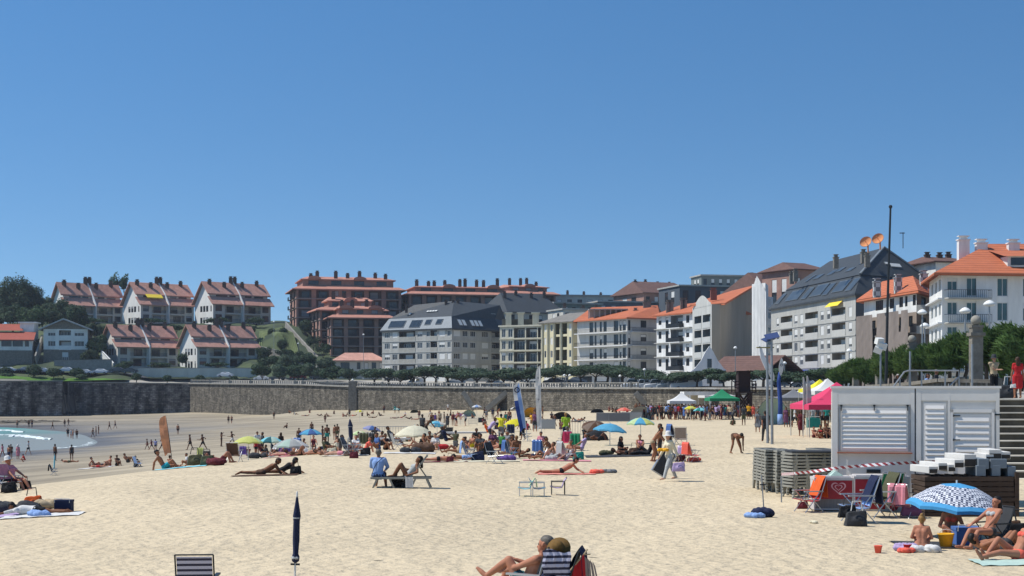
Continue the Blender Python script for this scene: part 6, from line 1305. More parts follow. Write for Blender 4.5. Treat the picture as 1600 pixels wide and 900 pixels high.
def person(pose,loc,yaw,skin,wear,hair,label,scale=1.0,group=None,fem=False,near=False,fingers=False,fat=1.0,hat=None,z=0,vox=None,cat='person',key=None):
 key=key or(pose if isinstance(pose,str)else id(pose));vox=vox or(.0095 if fingers else .016 if near else .026);J=joints(pose,fem)
 k=(key,fem,near,fingers,fat)
 if k not in MC:MC[k]=remesh(body_mb(J,fem,fingers,fat),vox,'person',skinm('fair'),2)
 def setm(o,m):o.material_slots[0].link='OBJECT';o.material_slots[0].material=m
 o=obj_from(MC[k],'person',loc=Vector(loc)+Vector((0,0,z)),rot=(0,0,R(yaw)));o.scale=(scale,)*3;setm(o,skinm(skin));tag(o,label,cat,group)
 for w in wear.split():
  kd,col=w.split(':');kk=k+(kd,)
  if kk not in MC:MC[kk]=remesh(cloth_mb(J,kd,fem,fat),max(vox,.013),kd,clm('black'),2)
  c=obj_from(MC[kk],{'tee':'t_shirt','bra':'bikini_top','brief':'swim_briefs','trunks':'swim_trunks'}.get(kd,kd),o);setm(c,clm(col))
 if hair:
  hk,hc=hair[:-1]or 'short',hair[-1];kk=k+('hair',hk)
  if kk not in MC:MC[kk]=remesh(hair_mb(J,hk),max(vox,.014),'hair',hairm('k'),1)
  setm(obj_from(MC[kk],'hair',o),hairm(hc))
 if hat:
  if hat not in HC:HC[hat]=hat_mesh(clm(hat))
  u=J['hd'];h=obj_from(HC[hat],'hat',o,J['head']+u*.045);h.rotation_euler=u.to_track_quat('Z','Y').to_euler()
 if near:
  u,f=J['hd'],J['hf'];sx=u.cross(f).normalized()
  for s in(1,-1):e=MB();e.ball(J['head']+u*.012+f*.086+sx*.034*s,.012,8,6);e.build('eye',M_EYE,o,True)
  e=MB();e.capsule(J['head']-u*.058+f*.086+sx*.016,.006,J['head']-u*.058+f*.086-sx*.016,.006,6,2);e.build('mouth',M_LIP,o,True)
 return o
 # beach furniture
M_ALU=mat('aluminium','#b9bcbe',.35,.05,4,metal=.7);M_POLEW=mat('white_pole','#cfcfca',.5,.05,4)
UC={}
def canopy_mesh(Rr,rise,cols,val=.0,n=8,band=None,sag=.06):
 mb=MB();prof=[0,.36,.62,.91,1];per=len(cols)
 for i in range(n):
  a0,a1=2*math.pi*i/n,2*math.pi*(i+1)/n
  for j in range(len(prof)-1):
   for q in range(3):
    def pt(t,f):
     a=a0+(a1-a0)*f;chord=math.cos(math.pi/n)/math.cos((f-.5)*2*math.pi/n);r=Rr*t*(1-(1-chord)*.9);return Vector((r*math.cos(a),r*math.sin(a),rise*(1-t**1.9)-sag*t*math.sin(math.pi*f)*.0+sag*(4*f*(1-f))*t*(.6)))
    f0,f1=q/3,(q+1)/3;t0,t1=prof[j],prof[j+1];mi=i%per
    if band and j==len(prof)-2:mi=per
    if band and j==0:mi=per
    if t0==0:mb.tri(pt(0,0),pt(t1,f0),pt(t1,f1),mi)
    else:mb.quad(pt(t0,f0),pt(t1,f0),pt(t1,f1),pt(t0,f1),mi)
    if val and j==len(prof)-2:
     p,q_=pt(1,f0),pt(1,f1);v=Vector((0,0,-val));mb.quad(p,q_,q_+v,p+v,mi)
 me=mb.mesh('canopy',[clt(c)if isinstance(c,str)else c for c in cols]+([clm(band)]if band else[]),True);return me
def umbrella(px,pyt,d,Rr,cols,label,rise=None,tilt=(0,0),val=.08,n=8,group='open beach parasols',gp=None,band=None):
 x=(px-CX)/F*d;zt=ZH(pyt,d);rise=rise or Rr*.42;zb=sz(x,d);o=empty('parasol',(x,d,zb));tag(o,label,'parasol',group)
 H=max(.8,zt-zb);c=obj_from(canopy_mesh(Rr,rise,cols,val,n,band),'canopy',o,(0,0,H-rise-.05),(R(tilt[0]),R(tilt[1]),random.random()*.8))
 m=MB();m.tube([(0,0,-.3),(0,0,H+.01)],.02,8);m.build('pole',M_POLEW,o)
 for k in range(n):
  a=2*math.pi*k/n;rb=MB();rb.tube([(0,0,rise-.03),(Rr*.55*math.cos(a),Rr*.55*math.sin(a),rise*.66),(Rr*.98*math.cos(a),Rr*.98*math.sin(a),-.005)],.006,4);rb.build('rib',M_ALU,c)
 return o
UT=dict(cy='#39a5cf')
CL.update(sky='#57a2c4',cyan='#7cc4d0',pgreen='#b9cf9a',lav='#8e92b8',cr='#d6d2ba',tanb='#7a6a5e',plum='#6e4460',mint='#a9c0b4',lgrey='#a7aaa8',dteal='#255f68',lemon='#c3c775',salmon='#d08474',stripe='#8d8078',fuchsia='#c83a5e',dgreen='#1f7a52',orangey='#d9a022')
umbrella(388,680,85,.84,['lemon','lemon','pgreen','sky','lemon','lemon','lemon','pgreen'],'lime yellow parasol with one blue panel, left of the white one')
umbrella(423,681,88,.72,['cyan','dteal','mint','cyan'],'pale cyan parasol with a dark teal wedge')
umbrella(455,684,78,.95,['lgrey','mint','lgrey','white'],'pale grey parasol overlapping the cyan one, above the purple cooler')
umbrella(485,669,100,.8,['sky','blue','sky','blue'],'bright blue parasol left of the closed navy umbrella')
umbrella(562,672,118,.68,['pgreen','cr'],'small pale green parasol right beside the closed navy umbrella')
umbrella(581,664,118,.76,['lav','lav','blue'],'lavender parasol just above the pale green one',tilt=(6,8))
umbrella(648,663,80,1.1,['cr'],'large plain cream parasol in the middle of the crowd',rise=.55)
umbrella(562,640,262,.75,['cream','yellow'],'tiny pale yellow parasol near the far wall, left part');umbrella(620,637,270,.75,['dteal','mint'],'tiny teal parasol at the foot of the far wall')
umbrella(683,657,128,.85,['cyan','sky','white','mint'],'cyan and white parasol behind the large cream one',tilt=(-8,10));umbrella(719,645,175,.8,['plum'],'small plum purple parasol before the V stairs')
umbrella(745,632,225,.8,['white','ltblue'],'white and light blue parasol under the V stairs');umbrella(805,635,215,.75,['white','dkgrey'],'white and dark parasol left of the leaning blue sail')
umbrella(803,654,118,.9,['yellow'],'plain yellow parasol beside the man in the yellow shirt',tilt=(10,-12));umbrella(930,657,95,.9,['tanb','brown'],'brown parasol seen from below, left of the cyan one',tilt=(22,0))
umbrella(953,660,80,.92,['sky'],'plain cyan blue parasol over the seated women in black',tilt=(0,6));umbrella(1001,651,82,.82,['sky','lemon','cyan','sky','pgreen'],'blue parasol with yellow green patches, right of the plain cyan one')
umbrella(975,636,188,.95,['salmon','coral'],'salmon pink parasol near the wall behind the grey windbreak');umbrella(1079,633.5,152,.65,['yellow','lemon'],'small yellow parasol under the white gazebo edge');umbrella(1094,636,150,.7,['teal','cyan'],'small aqua parasol right of the small yellow one')
def closed_umbrella(loc,h0,L_,r,col,label,lean=(0,0),cross=True,tip=True):
 o=empty('closed_parasol',loc);tag(o,label,'parasol','closed beach parasols');o.rotation_euler=(R(lean[0]),R(lean[1]),0)
 c=MB();n=12;rn=random.Random(3);prof=[(.014,h0+L_),(r*.45,h0+L_*.92),(r*.95,h0+L_*.74),(r*1.05,h0+L_*.7),(r*.85,h0+L_*.62),(r*.9,h0+L_*.35),(r*.7,h0+L_*.14),(r*1.05,h0+L_*.09),(r*.95,h0+L_*.03),(r*.3,h0)]
 o_=len(c.v);c.lathe(prof,n)
 for i,v in enumerate(c.v):
  k=1+.2*math.sin(i*2.6)+(.12 if i%2 else-.12);v.x*=k;v.y*=k
 c.build('canopy',clm(col),o,smooth=True);m=MB();m.tube([(0,0,-.35),(0,0,h0+L_+.05)],.017,8);m.build('pole',M_POLEW,o)
 st=MB();st.lathe([(r*.98,h0+L_*.68),(r*1.08,h0+L_*.68),(r*1.08,h0+L_*.66),(r*.98,h0+L_*.66)],12);st.lathe([(r*.95,h0+L_*.1),(r*1.2,h0+L_*.09),(r*1.2,h0+L_*.07),(r*.95,h0+L_*.06)],12);st.build('strap',clm('lgrey'),o)
 if cross:m=MB();m.beam((-.075,0,h0-.02),(.075,0,h0-.02),.03);m.build('ground_handle',M_DARKMETAL,o)
 if tip:m=MB();m.lathe([(.02,h0+L_-.01),(.016,h0+L_+.05),(.002,h0+L_+.08)],8);m.build('tip',M_POLEW,o)
 return o
p=W(460.5,915,24);closed_umbrella((p.x,24,sz(p.x,24)),.32,1.1,.055,'navy','closed navy parasol standing alone in the foreground sand',lean=(0,1.5))
p=G(549,700);closed_umbrella(p,.35,1.5,.14,'navy','closed navy parasol right of the bright blue open one',lean=(0,-3),cross=False);p=G(84,738);closed_umbrella(p,.3,1.15,.06,'cyan','closed turquoise parasol by the empty chair at left',lean=(0,3),cross=False)
FC={}
def fchair(col,towel=None,seat=.3,white=True):
 """low folding beach chair: faces -Y"""
 o=empty('beach_chair',(0,0,0));o['category']='chair';fm=M_ALU if white else M_DARKMETAL
 st_=col in('cyan','sky','lilac');s=MB()
 pr=[(-.24,seat+.02),(0,seat-.03),(.2,seat-.01)]
 for(a,za),(b_,zb)in zip(pr[:-1],pr[1:]):s.add([(-.25,a,za),(.25,a,za),(.25,b_,zb),(-.25,b_,zb),(-.25,a,za-.012),(.25,a,za-.012),(.25,b_,zb-.012),(-.25,b_,zb-.012)],[(0,1,2,3),(7,6,5,4),(0,4,5,1),(3,2,6,7),(0,3,7,4),(1,5,6,2)])
 s.build('seat',clm(col)if isinstance(col,str)else col,o);b=MB();H=seat+(.34 if st_ else .52)
 pr=[(.19,seat+.02),(.27,seat+.25),(.36,H)]
 for(a,za),(b_,zb)in zip(pr[:-1],pr[1:]):b.add([(-.25,a,za),(.25,a,za),(.25,b_,zb),(-.25,b_,zb),(-.25,a+.012,za),(.25,a+.012,za),(.25,b_+.012,zb),(-.25,b_+.012,zb)],[(3,2,1,0),(4,5,6,7),(0,1,5,4),(3,7,6,2),(0,4,7,3),(1,2,6,5)])
 b.build('backrest',clm(col)if isinstance(col,str)else col,o)
 for sx in(-.27,.27):
  f=MB();f.tube([(sx,-.26,seat+.02),(sx,.19,seat),(sx,.375,H+.03)],.012,6);f.build('side_frame',fm,o)
  l=MB();l.tube([(sx,-.2,0),(sx,-.2 if st_ else .2,seat+.2)],.016 if st_ else .011,6);l.build('leg',fm,o);l=MB();l.tube([(sx,.3,0),(sx,.3 if st_ else-.15,seat+.2)],.016 if st_ else .011,6);l.build('leg',fm,o)
  a=MB();a.box(sx-.03,sx+.03,-.22,.28,seat+.2,seat+.225);a.build('armrest',fm if white else M_DARKMETAL,o)
 t=MB();t.tube([(-.27,.375,H+.03),(.27,.375,H+.03)],.012,6);t.build('top_bar',fm,o)
 if towel:
  w_=MB();k=8;P=[]
  for i in range(k+1):
   x=-.24+.48*i/k;wv=.02*math.sin(i*2.1);P.append([(x,.16+wv,seat+.1),(x,.31+wv*.5,H-.05),(x,.372,H+.06),(x,.42+wv,H-.03),(x*1.02,.45+wv*1.5,seat+.05)])
  for i in range(k):
   for j in range(4):w_.quad(P[i][j],P[i+1][j],P[i+1][j+1],P[i][j+1])
  w_.build('draped_towel',clm(towel),o,smooth=True)
 return o
def chair_at(px,py,yaw,col,label,towel=None,white=True,seat=.3,loc=None,scale=None,group='folding beach chairs'):
 k=(str(col),towel,white,seat)
 if k not in FC:FC[k]=fchair(col,towel,seat,white)
 return place(FC[k],PLACED,loc or G(px,py),R(yaw),label,group,'chair',scale)
def towel(px,py,L_,w_,yaw,col,label,h=.012,loc=None):
 mb=MB();n,m_=10,6;rn=random.Random(int(px));P={};loc=loc or G(px,py);c,s=math.cos(R(yaw)),math.sin(R(yaw))
 for i in range(n+1):
  for j in range(m_+1):
   x,y=(i/n-.5)*w_,(j/m_-.5)*L_;P[i,j]=Vector((x,y,h+rn.uniform(0,.025)+sz(loc.x+x*c-y*s,loc.y+x*s+y*c)-loc.z))
 for i in range(n):
  for j in range(m_):mb.quad(P[i,j],P[i+1,j],P[i+1,j+1],P[i,j+1])
 o=mb.build('towel',clm(col),loc=loc,rot=(0,0,R(yaw)),smooth=True);tag(o,label,'towel','towels on the sand');return o
BG={}
def bag(px,py,col,label,s=.4,yaw=0,kind='bag',loc=None,group='bags and coolers'):
 k=(col,kind)
 if k not in BG:
  o=empty({'bag':'beach_bag','pack':'backpack','cool':'cooler','heap':'clothes_pile'}[kind],(0,0,0));m=MB();rn=random.Random(len(BG));o['category']={'cool':'cooler','heap':'clothes'}.get(kind,'bag')
  if kind=='cool':
   m.box(-.5,.5,-.35,.35,0,.62);m.build('box',clm(col),o);l=MB();l.box(-.52,.52,-.37,.37,.623,.75);l.build('lid',clm(col),o);h=MB();h.tube([(-.45,-.39,.6),(-.45,-.42,.85),(.45,-.42,.85),(.45,-.39,.6)],.02,6);h.build('handle',clm('white'),o)
  else:
   if kind=='heap':
    for q in range(4):m.ball((rn.uniform(-.45,.45),rn.uniform(-.2,.2),.14),.26,12,8,sc=(rn.uniform(1,1.6),.8,.7))
   else:m.add([(-.42,-.2,0),(.42,-.2,0),(.4,.2,0),(-.42,.2,0),(-.34,-.1,.55),(.38,-.12,.62),(.36,.08,.58),(-.36,.1,.5)],[(0,3,2,1),(4,5,6,7),(0,1,5,4),(1,2,6,5),(2,3,7,6),(3,0,4,7)]);m.ball((.05,-.1,.22),.25,12,8,sc=(1.2,.6,.8))
   me=remesh(m,.035,'b',clm(col),3);rr=random.Random(3)
   for v in me.vertices:c=v.co;v.co=c+v.normal*(.03 if kind!='heap' else .07)*(abs(math.sin(c.x*4.3+c.z*6+2*math.sin(c.y*5+c.x*2)))+.4*abs(math.sin(c.x*9-c.y*11+c.z*7))-.9);v.co.z=max(.0,v.co.z)
   obj_from(me,'body' if kind!='heap' else 'cloth',o)
   if kind!='heap':h=MB();h.tube([(-.22,-.2,.6),(-.16,-.16,.95),(.16,-.16,.95),(.22,-.2,.6)],.022,6);h.build('handle',clm('dkgrey' if col!='dkgrey' else 'white'),o)
  BG[k]=o
 return place(BG[k],PLACED,loc or G(px,py),R(yaw),label,group,None,s)
 # the crowd, one row per person
ROWS="""
walk|4|716|-100|tan|tee:pink|k|person in pink at the left picture edge by the water|f
stand|14|720|160|tan|trunks:navy|k|bare-chested person left of the two standing at the water, seen from behind|
walk|17|718|20|dark|trunks:black|k|tall dark-haired person of the pair left of the pink robed one|
stand|28|718|180|red|dress:pink|g|person in a long pink shirt and white hat at the water's edge|fH
walk|44|711|90|fair|tee:white trunks:black|k|person in white t-shirt and black shorts walking right by the water|
squat|38|722|-60|red|tee:red|k|child in a red top sitting on the wet sand|C
stand|86|720|150|dark|trunks:black|k|person in black standing near the turquoise parasol, left of the other|
walk|112|721|-160|dark|swimsuit:dkgrey|k|slim person in dark swimwear walking, right of the one in black|f
stand|27|669|0|tan|trunks:dkgrey|k|bather standing alone in front of the low rocks|
stand|45|668|10|dark|trunks:black|k|left of the far pair right of the rocks|
stand|50|668|-10|dark|trunks:navy|k|right of the far pair right of the rocks|
walk|82|671|90|tan|trunks:black|k|lone far walker between the rocks pair and the shadow pair|
stand|101|667|0|dark|trunks:black|k|left of the far pair below the wall shadow|
walk|107|666|-30|dark|trunks:dkgrey|k|right of the far pair below the wall shadow|
walk|106|684|20|tan|tee:dkgrey trunks:black|k|leftmost of the wading group in the wash|
stand|111|686|60|fair|tee:white|k|white shirted wader in the wading group|f
stand|114|687|-60|tan|trunks:maroon|k|wader in maroon shorts in the wading group|
walk|120|686|200|dark|trunks:black|k|rightmost of the wading group in the wash|
walk|145|684|120|dark|trunks:black|k|left of the three by the curved wash line|
stand|150|681|100|tan|trunks:navy|k|middle of the three by the curved wash line|
stand|154|678|90|tan|swimsuit:black|k|right of the three by the curved wash line|f
walk|171|672|-90|tan|trunks:black|k|left of the far pair right of the wash|
walk|180|670|-90|tan|trunks:navy|k|right of the far pair right of the wash|
walk|230|703|-80|dark|trunks:maroon|k|leftmost of the four running children|C
stride|237|704|-90|tan|tee:maroon trunks:dkgrey|k|second of the four running children|C
stand|243|705|180|fair|tee:lav trunks:dkgrey|k|third of the four running children, in pale blue|C
stride|254|706|90|dark|tee:black trunks:dkgrey|k|tallest of the four running beside the orange sail|
stand|278|679|180|tan|trunks:black|k|bather right of the orange sail standing in the distance|
walk|297|704|-90|dark|trunks:black|k|left of the two boys walking right of the orange sail|
stride|317|704|-100|dark|trunks:black|k|right of the two boys walking right of the orange sail|
armsup|346|698|90|dark|brief:black bra:black|longk|girl in a black bikini playing ball, left player|f
stride|363|698|-90|dark|trunks:white|k|ball player in white shorts facing the girl|
stand|357|662|0|dark|trunks:black|k|left of the far pair walking on the wet sand|
walk|362|662|0|tan|trunks:navy|k|right of the far pair walking on the wet sand|
stand|428|655|0|dark|trunks:black|k|tiny far bather left of the sunbathers by the wall|
walk|508|661|0|dark|trunks:maroon|k|far walker on the wet sand below the dry strip|
knees|448|669|-60|dark|trunks:black|k|person sitting on the damp sand alone in the middle distance|
stand|402|710|30|tan|tee:white shorts:dkgrey|k|left of the two standing behind the lime parasol|
stand|410|710|-60|brown|tee:dkgrey shorts:black|k|right of the two standing behind the lime parasol, wearing a cap|
stand|439|711|180|dark|swimsuit:black|longb|woman with brown hair standing behind the pale grey parasol|f
stand|487|680|0|dark|trunks:black|k|person right behind the bright blue parasol|
stand|504|692|90|dark|swimsuit:black|k|left of the two dark figures right of the blue parasol|f
stand|511|695|180|dark|trunks:teal|k|right of the two dark figures right of the blue parasol|
stand|523|688|160|tan|brief:black bra:black|k|left of the tanned couple right of the blue parasol|f
stand|527|688|200|brown|trunks:olive|k|right of the tanned couple right of the blue parasol|
stand|467|695|0|dark|trunks:dkgrey|k|person just left of the bright blue parasol|
knees|452|646|60|tan|trunks:black|k|sitting bather at the left start of the far sunbathers|
legsout|461|648|90|dark|swimsuit:white|k|sitting bather in white among the far sunbathers|f
supine|478|650|90|tan|trunks:navy|k|lying bather in navy among the far sunbathers|
knees|484|645|0|dark|trunks:red|k|sitting bather by the tiny white cloth at the wall|
supknee|500|650|-90|brown|trunks:black|k|lying bather with raised knees in the far strip|
stand|546|652|0|dark|trunks:black|k|standing bather in the far group below the wall pilaster|
knees|536|651|30|tan|brief:red bra:red|k|sitting bather in red below the wall pilaster|f
legsout|541|651|-40|brown|trunks:navy|k|sitting bather in navy below the wall pilaster|
supine|552|650|90|tan|trunks:coral|k|lying bather right below the wall pilaster|
knees|566|650|0|dark|trunks:black|k|sitting bather just under the tiny pale yellow parasol|
knees|574|650|70|brown|trunks:olive|k|sitting bather right of the tiny pale yellow parasol|
knees|583|647|-50|tan|swimsuit:black|k|sitting bather alone between the two tiny parasols|f
legsout|594|650|60|dark|trunks:dkgrey|k|reclining bather between the two tiny parasols|
stand|600|646|0|dark|trunks:navy|k|standing bather at the wall foot left of the teal parasol|
stand|617|646|180|tan|tee:teal trunks:black|k|standing bather under the tiny teal parasol|
stand|623|646|0|brown|shorts:olive|k|second standing bather under the tiny teal parasol|
supine|617|654|90|dark|trunks:maroon|k|lying bather left in the row above the cream parasol|
proneup|628|653|90|brown|trunks:red|k|propped bather in the row above the cream parasol|
supknee|640|655|-90|dark|trunks:black|k|bather with raised knees in the row above the cream parasol|
supine|650|656|90|tan|brief:coral bra:coral|k|lying bather at the right end of the row above the cream parasol|f
knees|633|650|10|fair|tee:white|k|sitting person in white above the cream parasol|f
stand|655|655|0|dark|trunks:maroon|k|lone standing bather above the right edge of the cream parasol|
stand|660|683|150|dark|tee:dkgrey shorts:black|k|person behind the right side of the cream parasol|
lean|667|684|90|brown|tee:brown shorts:black|k|leaning person right behind the cream parasol|
stand|675|668|0|brown|shorts:dkgrey|k|leftmost of the family behind the cyan striped parasol|
stand|680|665|180|tan|swimsuit:purple|k|woman in purple behind the cyan striped parasol|f
stand|687|664|0|tan|tee:beige shorts:brown|k|man in beige behind the cyan striped parasol|
stand|694|661|90|dark|trunks:dkgrey|k|slim figure right of the cyan striped parasol|
stand|699|670|-20|brown|dress:dkgrey|g|person in a grey dress right of the cyan striped parasol|f
walk|704|656|80|dark|trunks:black|k|bather left of the plum parasol with bent arm|
stand|708|666|0|tan|swimsuit:maroon|k|left of the two waders by the plum parasol|f
lean|713|666|70|red|trunks:navy|k|bent person beside the plum parasol|
lean|727|666|-70|fair|tee:white shorts:black|w|white shirted person bending right of the plum parasol|
chair|690|694|-120|brown|tee:dkgrey|g|seated person in grey just right of the cream parasol edge|
kneel|712|699|170|brown|tee:olive shorts:grey|k|kneeling child in olive, alone on the sand left of centre|C
knees|745|694|20|dark|tee:black shorts:brown|k|big man in a black t-shirt sitting in the middle of the crowd|
knees|738|699|-40|red|trunks:yellow|b|child sitting before the big man in black|C
stand|760|657|0|tan|tee:grey|k|far person left of the man in yellow|f
walk|757|652|90|dark|trunks:black|k|slim far figure above the man in yellow, at left|
chair|762|682|90|tan|tee:orange shorts:brown|g|seated person in orange left of the man in yellow|f
lean|766|692|100|brown|tee:lilac shorts:dkgrey|b|bent person in lilac left of the man in yellow|f
stand|783|690|170|brown|tee:yellow pants:grey|k|man in a bright yellow t-shirt seen from behind, arms out|A
kneel|784|704|160|red|tee:green trunks:black|b|child in a green t-shirt kneeling below the man in yellow|C
walk|817|689|-40|brown|dress:black|k|woman in a black dress stepping right of the yellow parasol|f
knees|823|672|150|fair|tee:fuchsia shorts:navy|b|person in a fuchsia top below the leaning blue sail|f
stand|836|675|0|tan|tee:plum shorts:dkgrey|b|person in plum under the base of the leaning blue sail|f
kneel|830|662|-60|tan|tee:orangey shorts:brown|b|person in mustard yellow behind the leaning blue sail|f
walk|867|667|-60|dark|trunks:black|k|child walking alone between white sail and green shirt|C
knees|855|670|0|fair|tee:grey|k|person sitting behind the foot of the tall white sail|f
knees|876|671|60|brown|trunks:navy|k|dark figure lying beside the green and navy standing one|
stand|884|693|185|tan|tee:lime pants:navy|y|person in a lime green t-shirt and navy trousers, from behind|
proneup|906|660|90|dark|trunks:black|k|dark-haired person peeping over the metal barrier|
knees|914|686|40|dark|tee:dkgrey shorts:black|k|seated person in dark grey under the brown parasol|
chair|922|685|-20|brown|tee:beige|g|seated person in beige under the brown parasol|f
supknee|935|689|-90|dark|trunks:black|k|dark figure lying in the shade of the brown parasol|
knees|952|643|0|tan|tee:maroon|k|left of the sitting figures behind the grey windbreak|f
knees|957|644|30|dark|trunks:black|k|second sitting figure behind the grey windbreak|
knees|963|645|-30|brown|tee:black|k|third sitting figure behind the grey windbreak|
legsout|970|648|70|red|brief:white bra:white|k|pale reclining figure under the salmon parasol|f
knees|980|644|0|dark|trunks:red|k|sitting figure right under the salmon parasol|
stand|994|649|0|brown|trunks:olive|k|left of the standing pair right of the salmon parasol|
stand|999|649|90|dark|trunks:black|k|right of the standing pair right of the salmon parasol|
squat|808|716|-10|brown|trunks:brown|y|blonde woman squatting in dark swimwear before the blue towel chair|
supknee|768|703|90|red|trunks:maroon|b|sunburnt person lying in front of the child in green|
supknee|866|719|90|fair|trunks:lgrey|k|person lying with raised knees right of the blue tent chair|
supknee|884|719|-90|fair|tee:lgrey shorts:white|b|reclining person with cap below the pink chair|
supine|838|716|90|brown|trunks:navy|k|pair of bare legs below the blue tent chair|f
legsout|148|729|100|red|trunks:maroon|k|leftmost of the tanned group on the left sand ridge|
supine|160|728|90|dark|brief:navy bra:navy|k|lying figure second in the tanned group on the ridge|f
knees|172|728|-60|red|brief:red bra:red|k|seated figure third in the tanned group on the ridge|f
supine|152|731|-90|red|trunks:red|b|lying figure in front of the tanned group on the ridge|
knees|183|728|40|dark|trunks:black|k|seated figure fourth in the tanned group, knees up|
lounge|200|729|60|brown|trunks:dkgrey|k|man lounging at the right end of the ridge group|
supine|107|723|-90|tan|trunks:olive|w|person lying on the damp sand right of the turquoise parasol|
knees|212|730|160|brown|tee:dkgrey|g|person leaning back in the blue striped chair on the ridge|
legsout|256|733|100|tan|trunks:turq|k|man in turquoise trunks sitting at the right of the orange sail|
knees|266|731|160|tan|trunks:navy|b|companion right behind the man in turquoise trunks|
crosslegs|293|727|-70|tan|tee:white|b|person in white bending over at the foot of the orange sail|
supine|303|724|90|red|brief:red|b|person lying behind the olive bag on the ridge|f
supine|336|722|90|red|brief:maroon bra:maroon|b|reddish person lying left of the brown chair|f
supknee|345|724|-90|red|trunks:maroon|b|person lying with raised knees below the brown chair|
legsout|375|713|-120|tan|tee:white shorts:navy|k|person in white and navy left under the lime parasol|
knees|388|712|0|tan|tee:maroon|k|seated child in the shade of the lime parasol|C
stand|400|712|180|red|tee:red trunks:black|k|person in a red top under the right edge of the lime parasol|C
chair|408|712|90|brown|tee:maroon shorts:black|g|person in maroon seated under the lime parasol edge|
crosslegs|417|713|-60|brown|tee:black|k|crouched person in black between lime and cyan parasols|f
supine|448|713|90|fair|brief:pink bra:pink|b|fair person lying in front of the purple cooler|f
supine|466|712|-90|dark|trunks:black|k|dark person lying right of the fair one|
supknee|481|711|90|tan|trunks:white|b|person with raised knees in front of the blue bag|
chair|490|705|10|red|swimsuit:maroon|k|woman in a maroon swimsuit sitting under the bright blue parasol|f
legsout|520|708|-100|fair|tee:cream|b|person in cream reclining right of the bright blue parasol|f
supine|536|712|90|fair|trunks:pink|k|person lying below the grey loungers in the crowd|
knees|560|693|0|dark|trunks:olive|k|person sitting under the pale green parasol|
chair|584|690|-20|dark|tee:black|k|person with a dark hat seated under the lavender parasol|
legsout|570|707|-80|red|tee:coral|b|person in coral lying before the dark green chairs|f
knees|638|690|20|tan|trunks:olive|k|left of the people in the shade of the cream parasol|
chair|650|690|-20|tan|tee:olive|k|middle one in the shade of the cream parasol|f
knees|663|690|0|brown|swimsuit:dkgrey|b|right one in the shade of the cream parasol|f
stand|1147|651|120|dark|trunks:black|k|person right below the lifeguard tower|
lean|1145|665|90|dark|tee:dkgrey shorts:black|k|bending person with a dog-like bag left of the tower foot|
stand|1162|665|180|dark|tee:dkgrey shorts:olive|k|lone standing person in front of the lifeguard tower|
stand|1170|656|0|brown|tee:orangey shorts:black|k|person in a yellow bib right of the lifeguard tower|
stand|1177|655|0|tan|tee:coral shorts:coral|k|person in bright coral right of the yellow bib|f
walk|1184|677|180|tan|dress:grey|g|person in grey carrying a white bag, left of the walking pair|f
walk|1196|692|185|tan|tee:dkgrey pants:dkgrey|k|tall person in dark clothes walking away left of the twin poles|
stand|1228|668|0|brown|dress:plum|k|woman in a long dark dress before the grey gazebo|f
stand|1236|668|180|brown|tee:olive shorts:black|k|person in olive before the grey gazebo|
walk|1242|668|60|tan|tee:white shorts:dkgrey|k|person in a light top before the grey gazebo|f
stand|1249|668|0|brown|tee:brown shorts:dkgrey|k|person in brown before the grey gazebo, beside the pink tent|
stand|1252|682|180|brown|dress:maroon|b|woman in a dark red dress left of the pink tent pole|f
stand|1270|667|0|fair|tee:lgrey shorts:teal|g|white-haired person behind the pink tent pole|
stand|1279|668|180|tan|tee:dkgrey shorts:dkgrey|k|person in dark clothes under the pink tent|
stand|1286|668|0|brown|tee:grey shorts:black|k|person in grey under the pink tent|
stand|1292|668|0|brown|tee:teal shorts:black|k|person in teal under the pink tent by the kiosk corner|
knees|1272|684|20|red|trunks:maroon|b|child sitting at the foot of the pink tent|C
crosslegs|1283|685|-30|brown|brief:red bra:red|k|woman sitting on the sand at the pink tent corner|f
knees|1292|685|0|dark|trunks:black|k|dark-haired person sitting closest to the kiosk corner|
knees|430|712|-30|tan|tee:white|k|person in white huddled between the cyan and pale grey parasols|f
supine|500|711|90|red|brief:navy bra:navy|b|woman in navy lying right of the blue parasol shade|f
knees|509|709|60|brown|tee:olive|k|person in olive before the navy towel heap|
crosslegs|528|706|-40|tan|swimsuit:dkgrey|k|woman in dark grey sitting left of the grey loungers|f
knees|596|696|-60|dark|trunks:dkgrey|k|dark figure at the right of the lavender parasol|
chair|612|697|80|brown|tee:dkgrey|k|seated person in dark grey left of the cream parasol, by the slatted barrier|
legsout|655|700|-100|tan|swimsuit:black|k|woman in black leaning back before the cream parasol pole|f
knees|672|699|30|brown|trunks:olive|k|person in olive trunks at the right edge of the cream parasol shade|
crosslegs|681|703|-20|fair|tee:white|g|person in white beside the red cloth bundle|f
chair|697|697|100|dark|tee:navy|g|seated person in navy right of the red cloth bundle|
supine|725|719|90|brown|tee:ltblue|k|person in light blue lying under the light blue shelter chair|
knees|750|706|-20|brown|tee:dkgrey|k|person in dark grey left of the child in green|
legsout|757|700|100|tan|shorts:grey|k|person in grey shorts with outstretched legs below the orange one|
crosslegs|770|697|0|brown|tee:plum|b|person in plum sitting at the feet of the bent person|f
stand|790|668|20|tan|swimsuit:teal|b|woman in teal standing behind the yellow parasol|f
stand|796|664|160|brown|trunks:navy|k|man in navy trunks behind the yellow parasol|
knees|792|700|-50|tan|tee:grey|g|person in grey below the yellow parasol|
knees|801|706|40|brown|trunks:coral|k|person in coral trunks left of the squatting woman|
legsout|855|718|-90|tan|trunks:dkgrey|b|person in dark grey leaning before the blue draped chair|
knees|872|717|20|fair|brief:teal bra:teal|b|woman in teal with raised knees in the front row|f
crosslegs|893|715|-30|red|trunks:navy|g|person in navy trunks below the dark green chair|
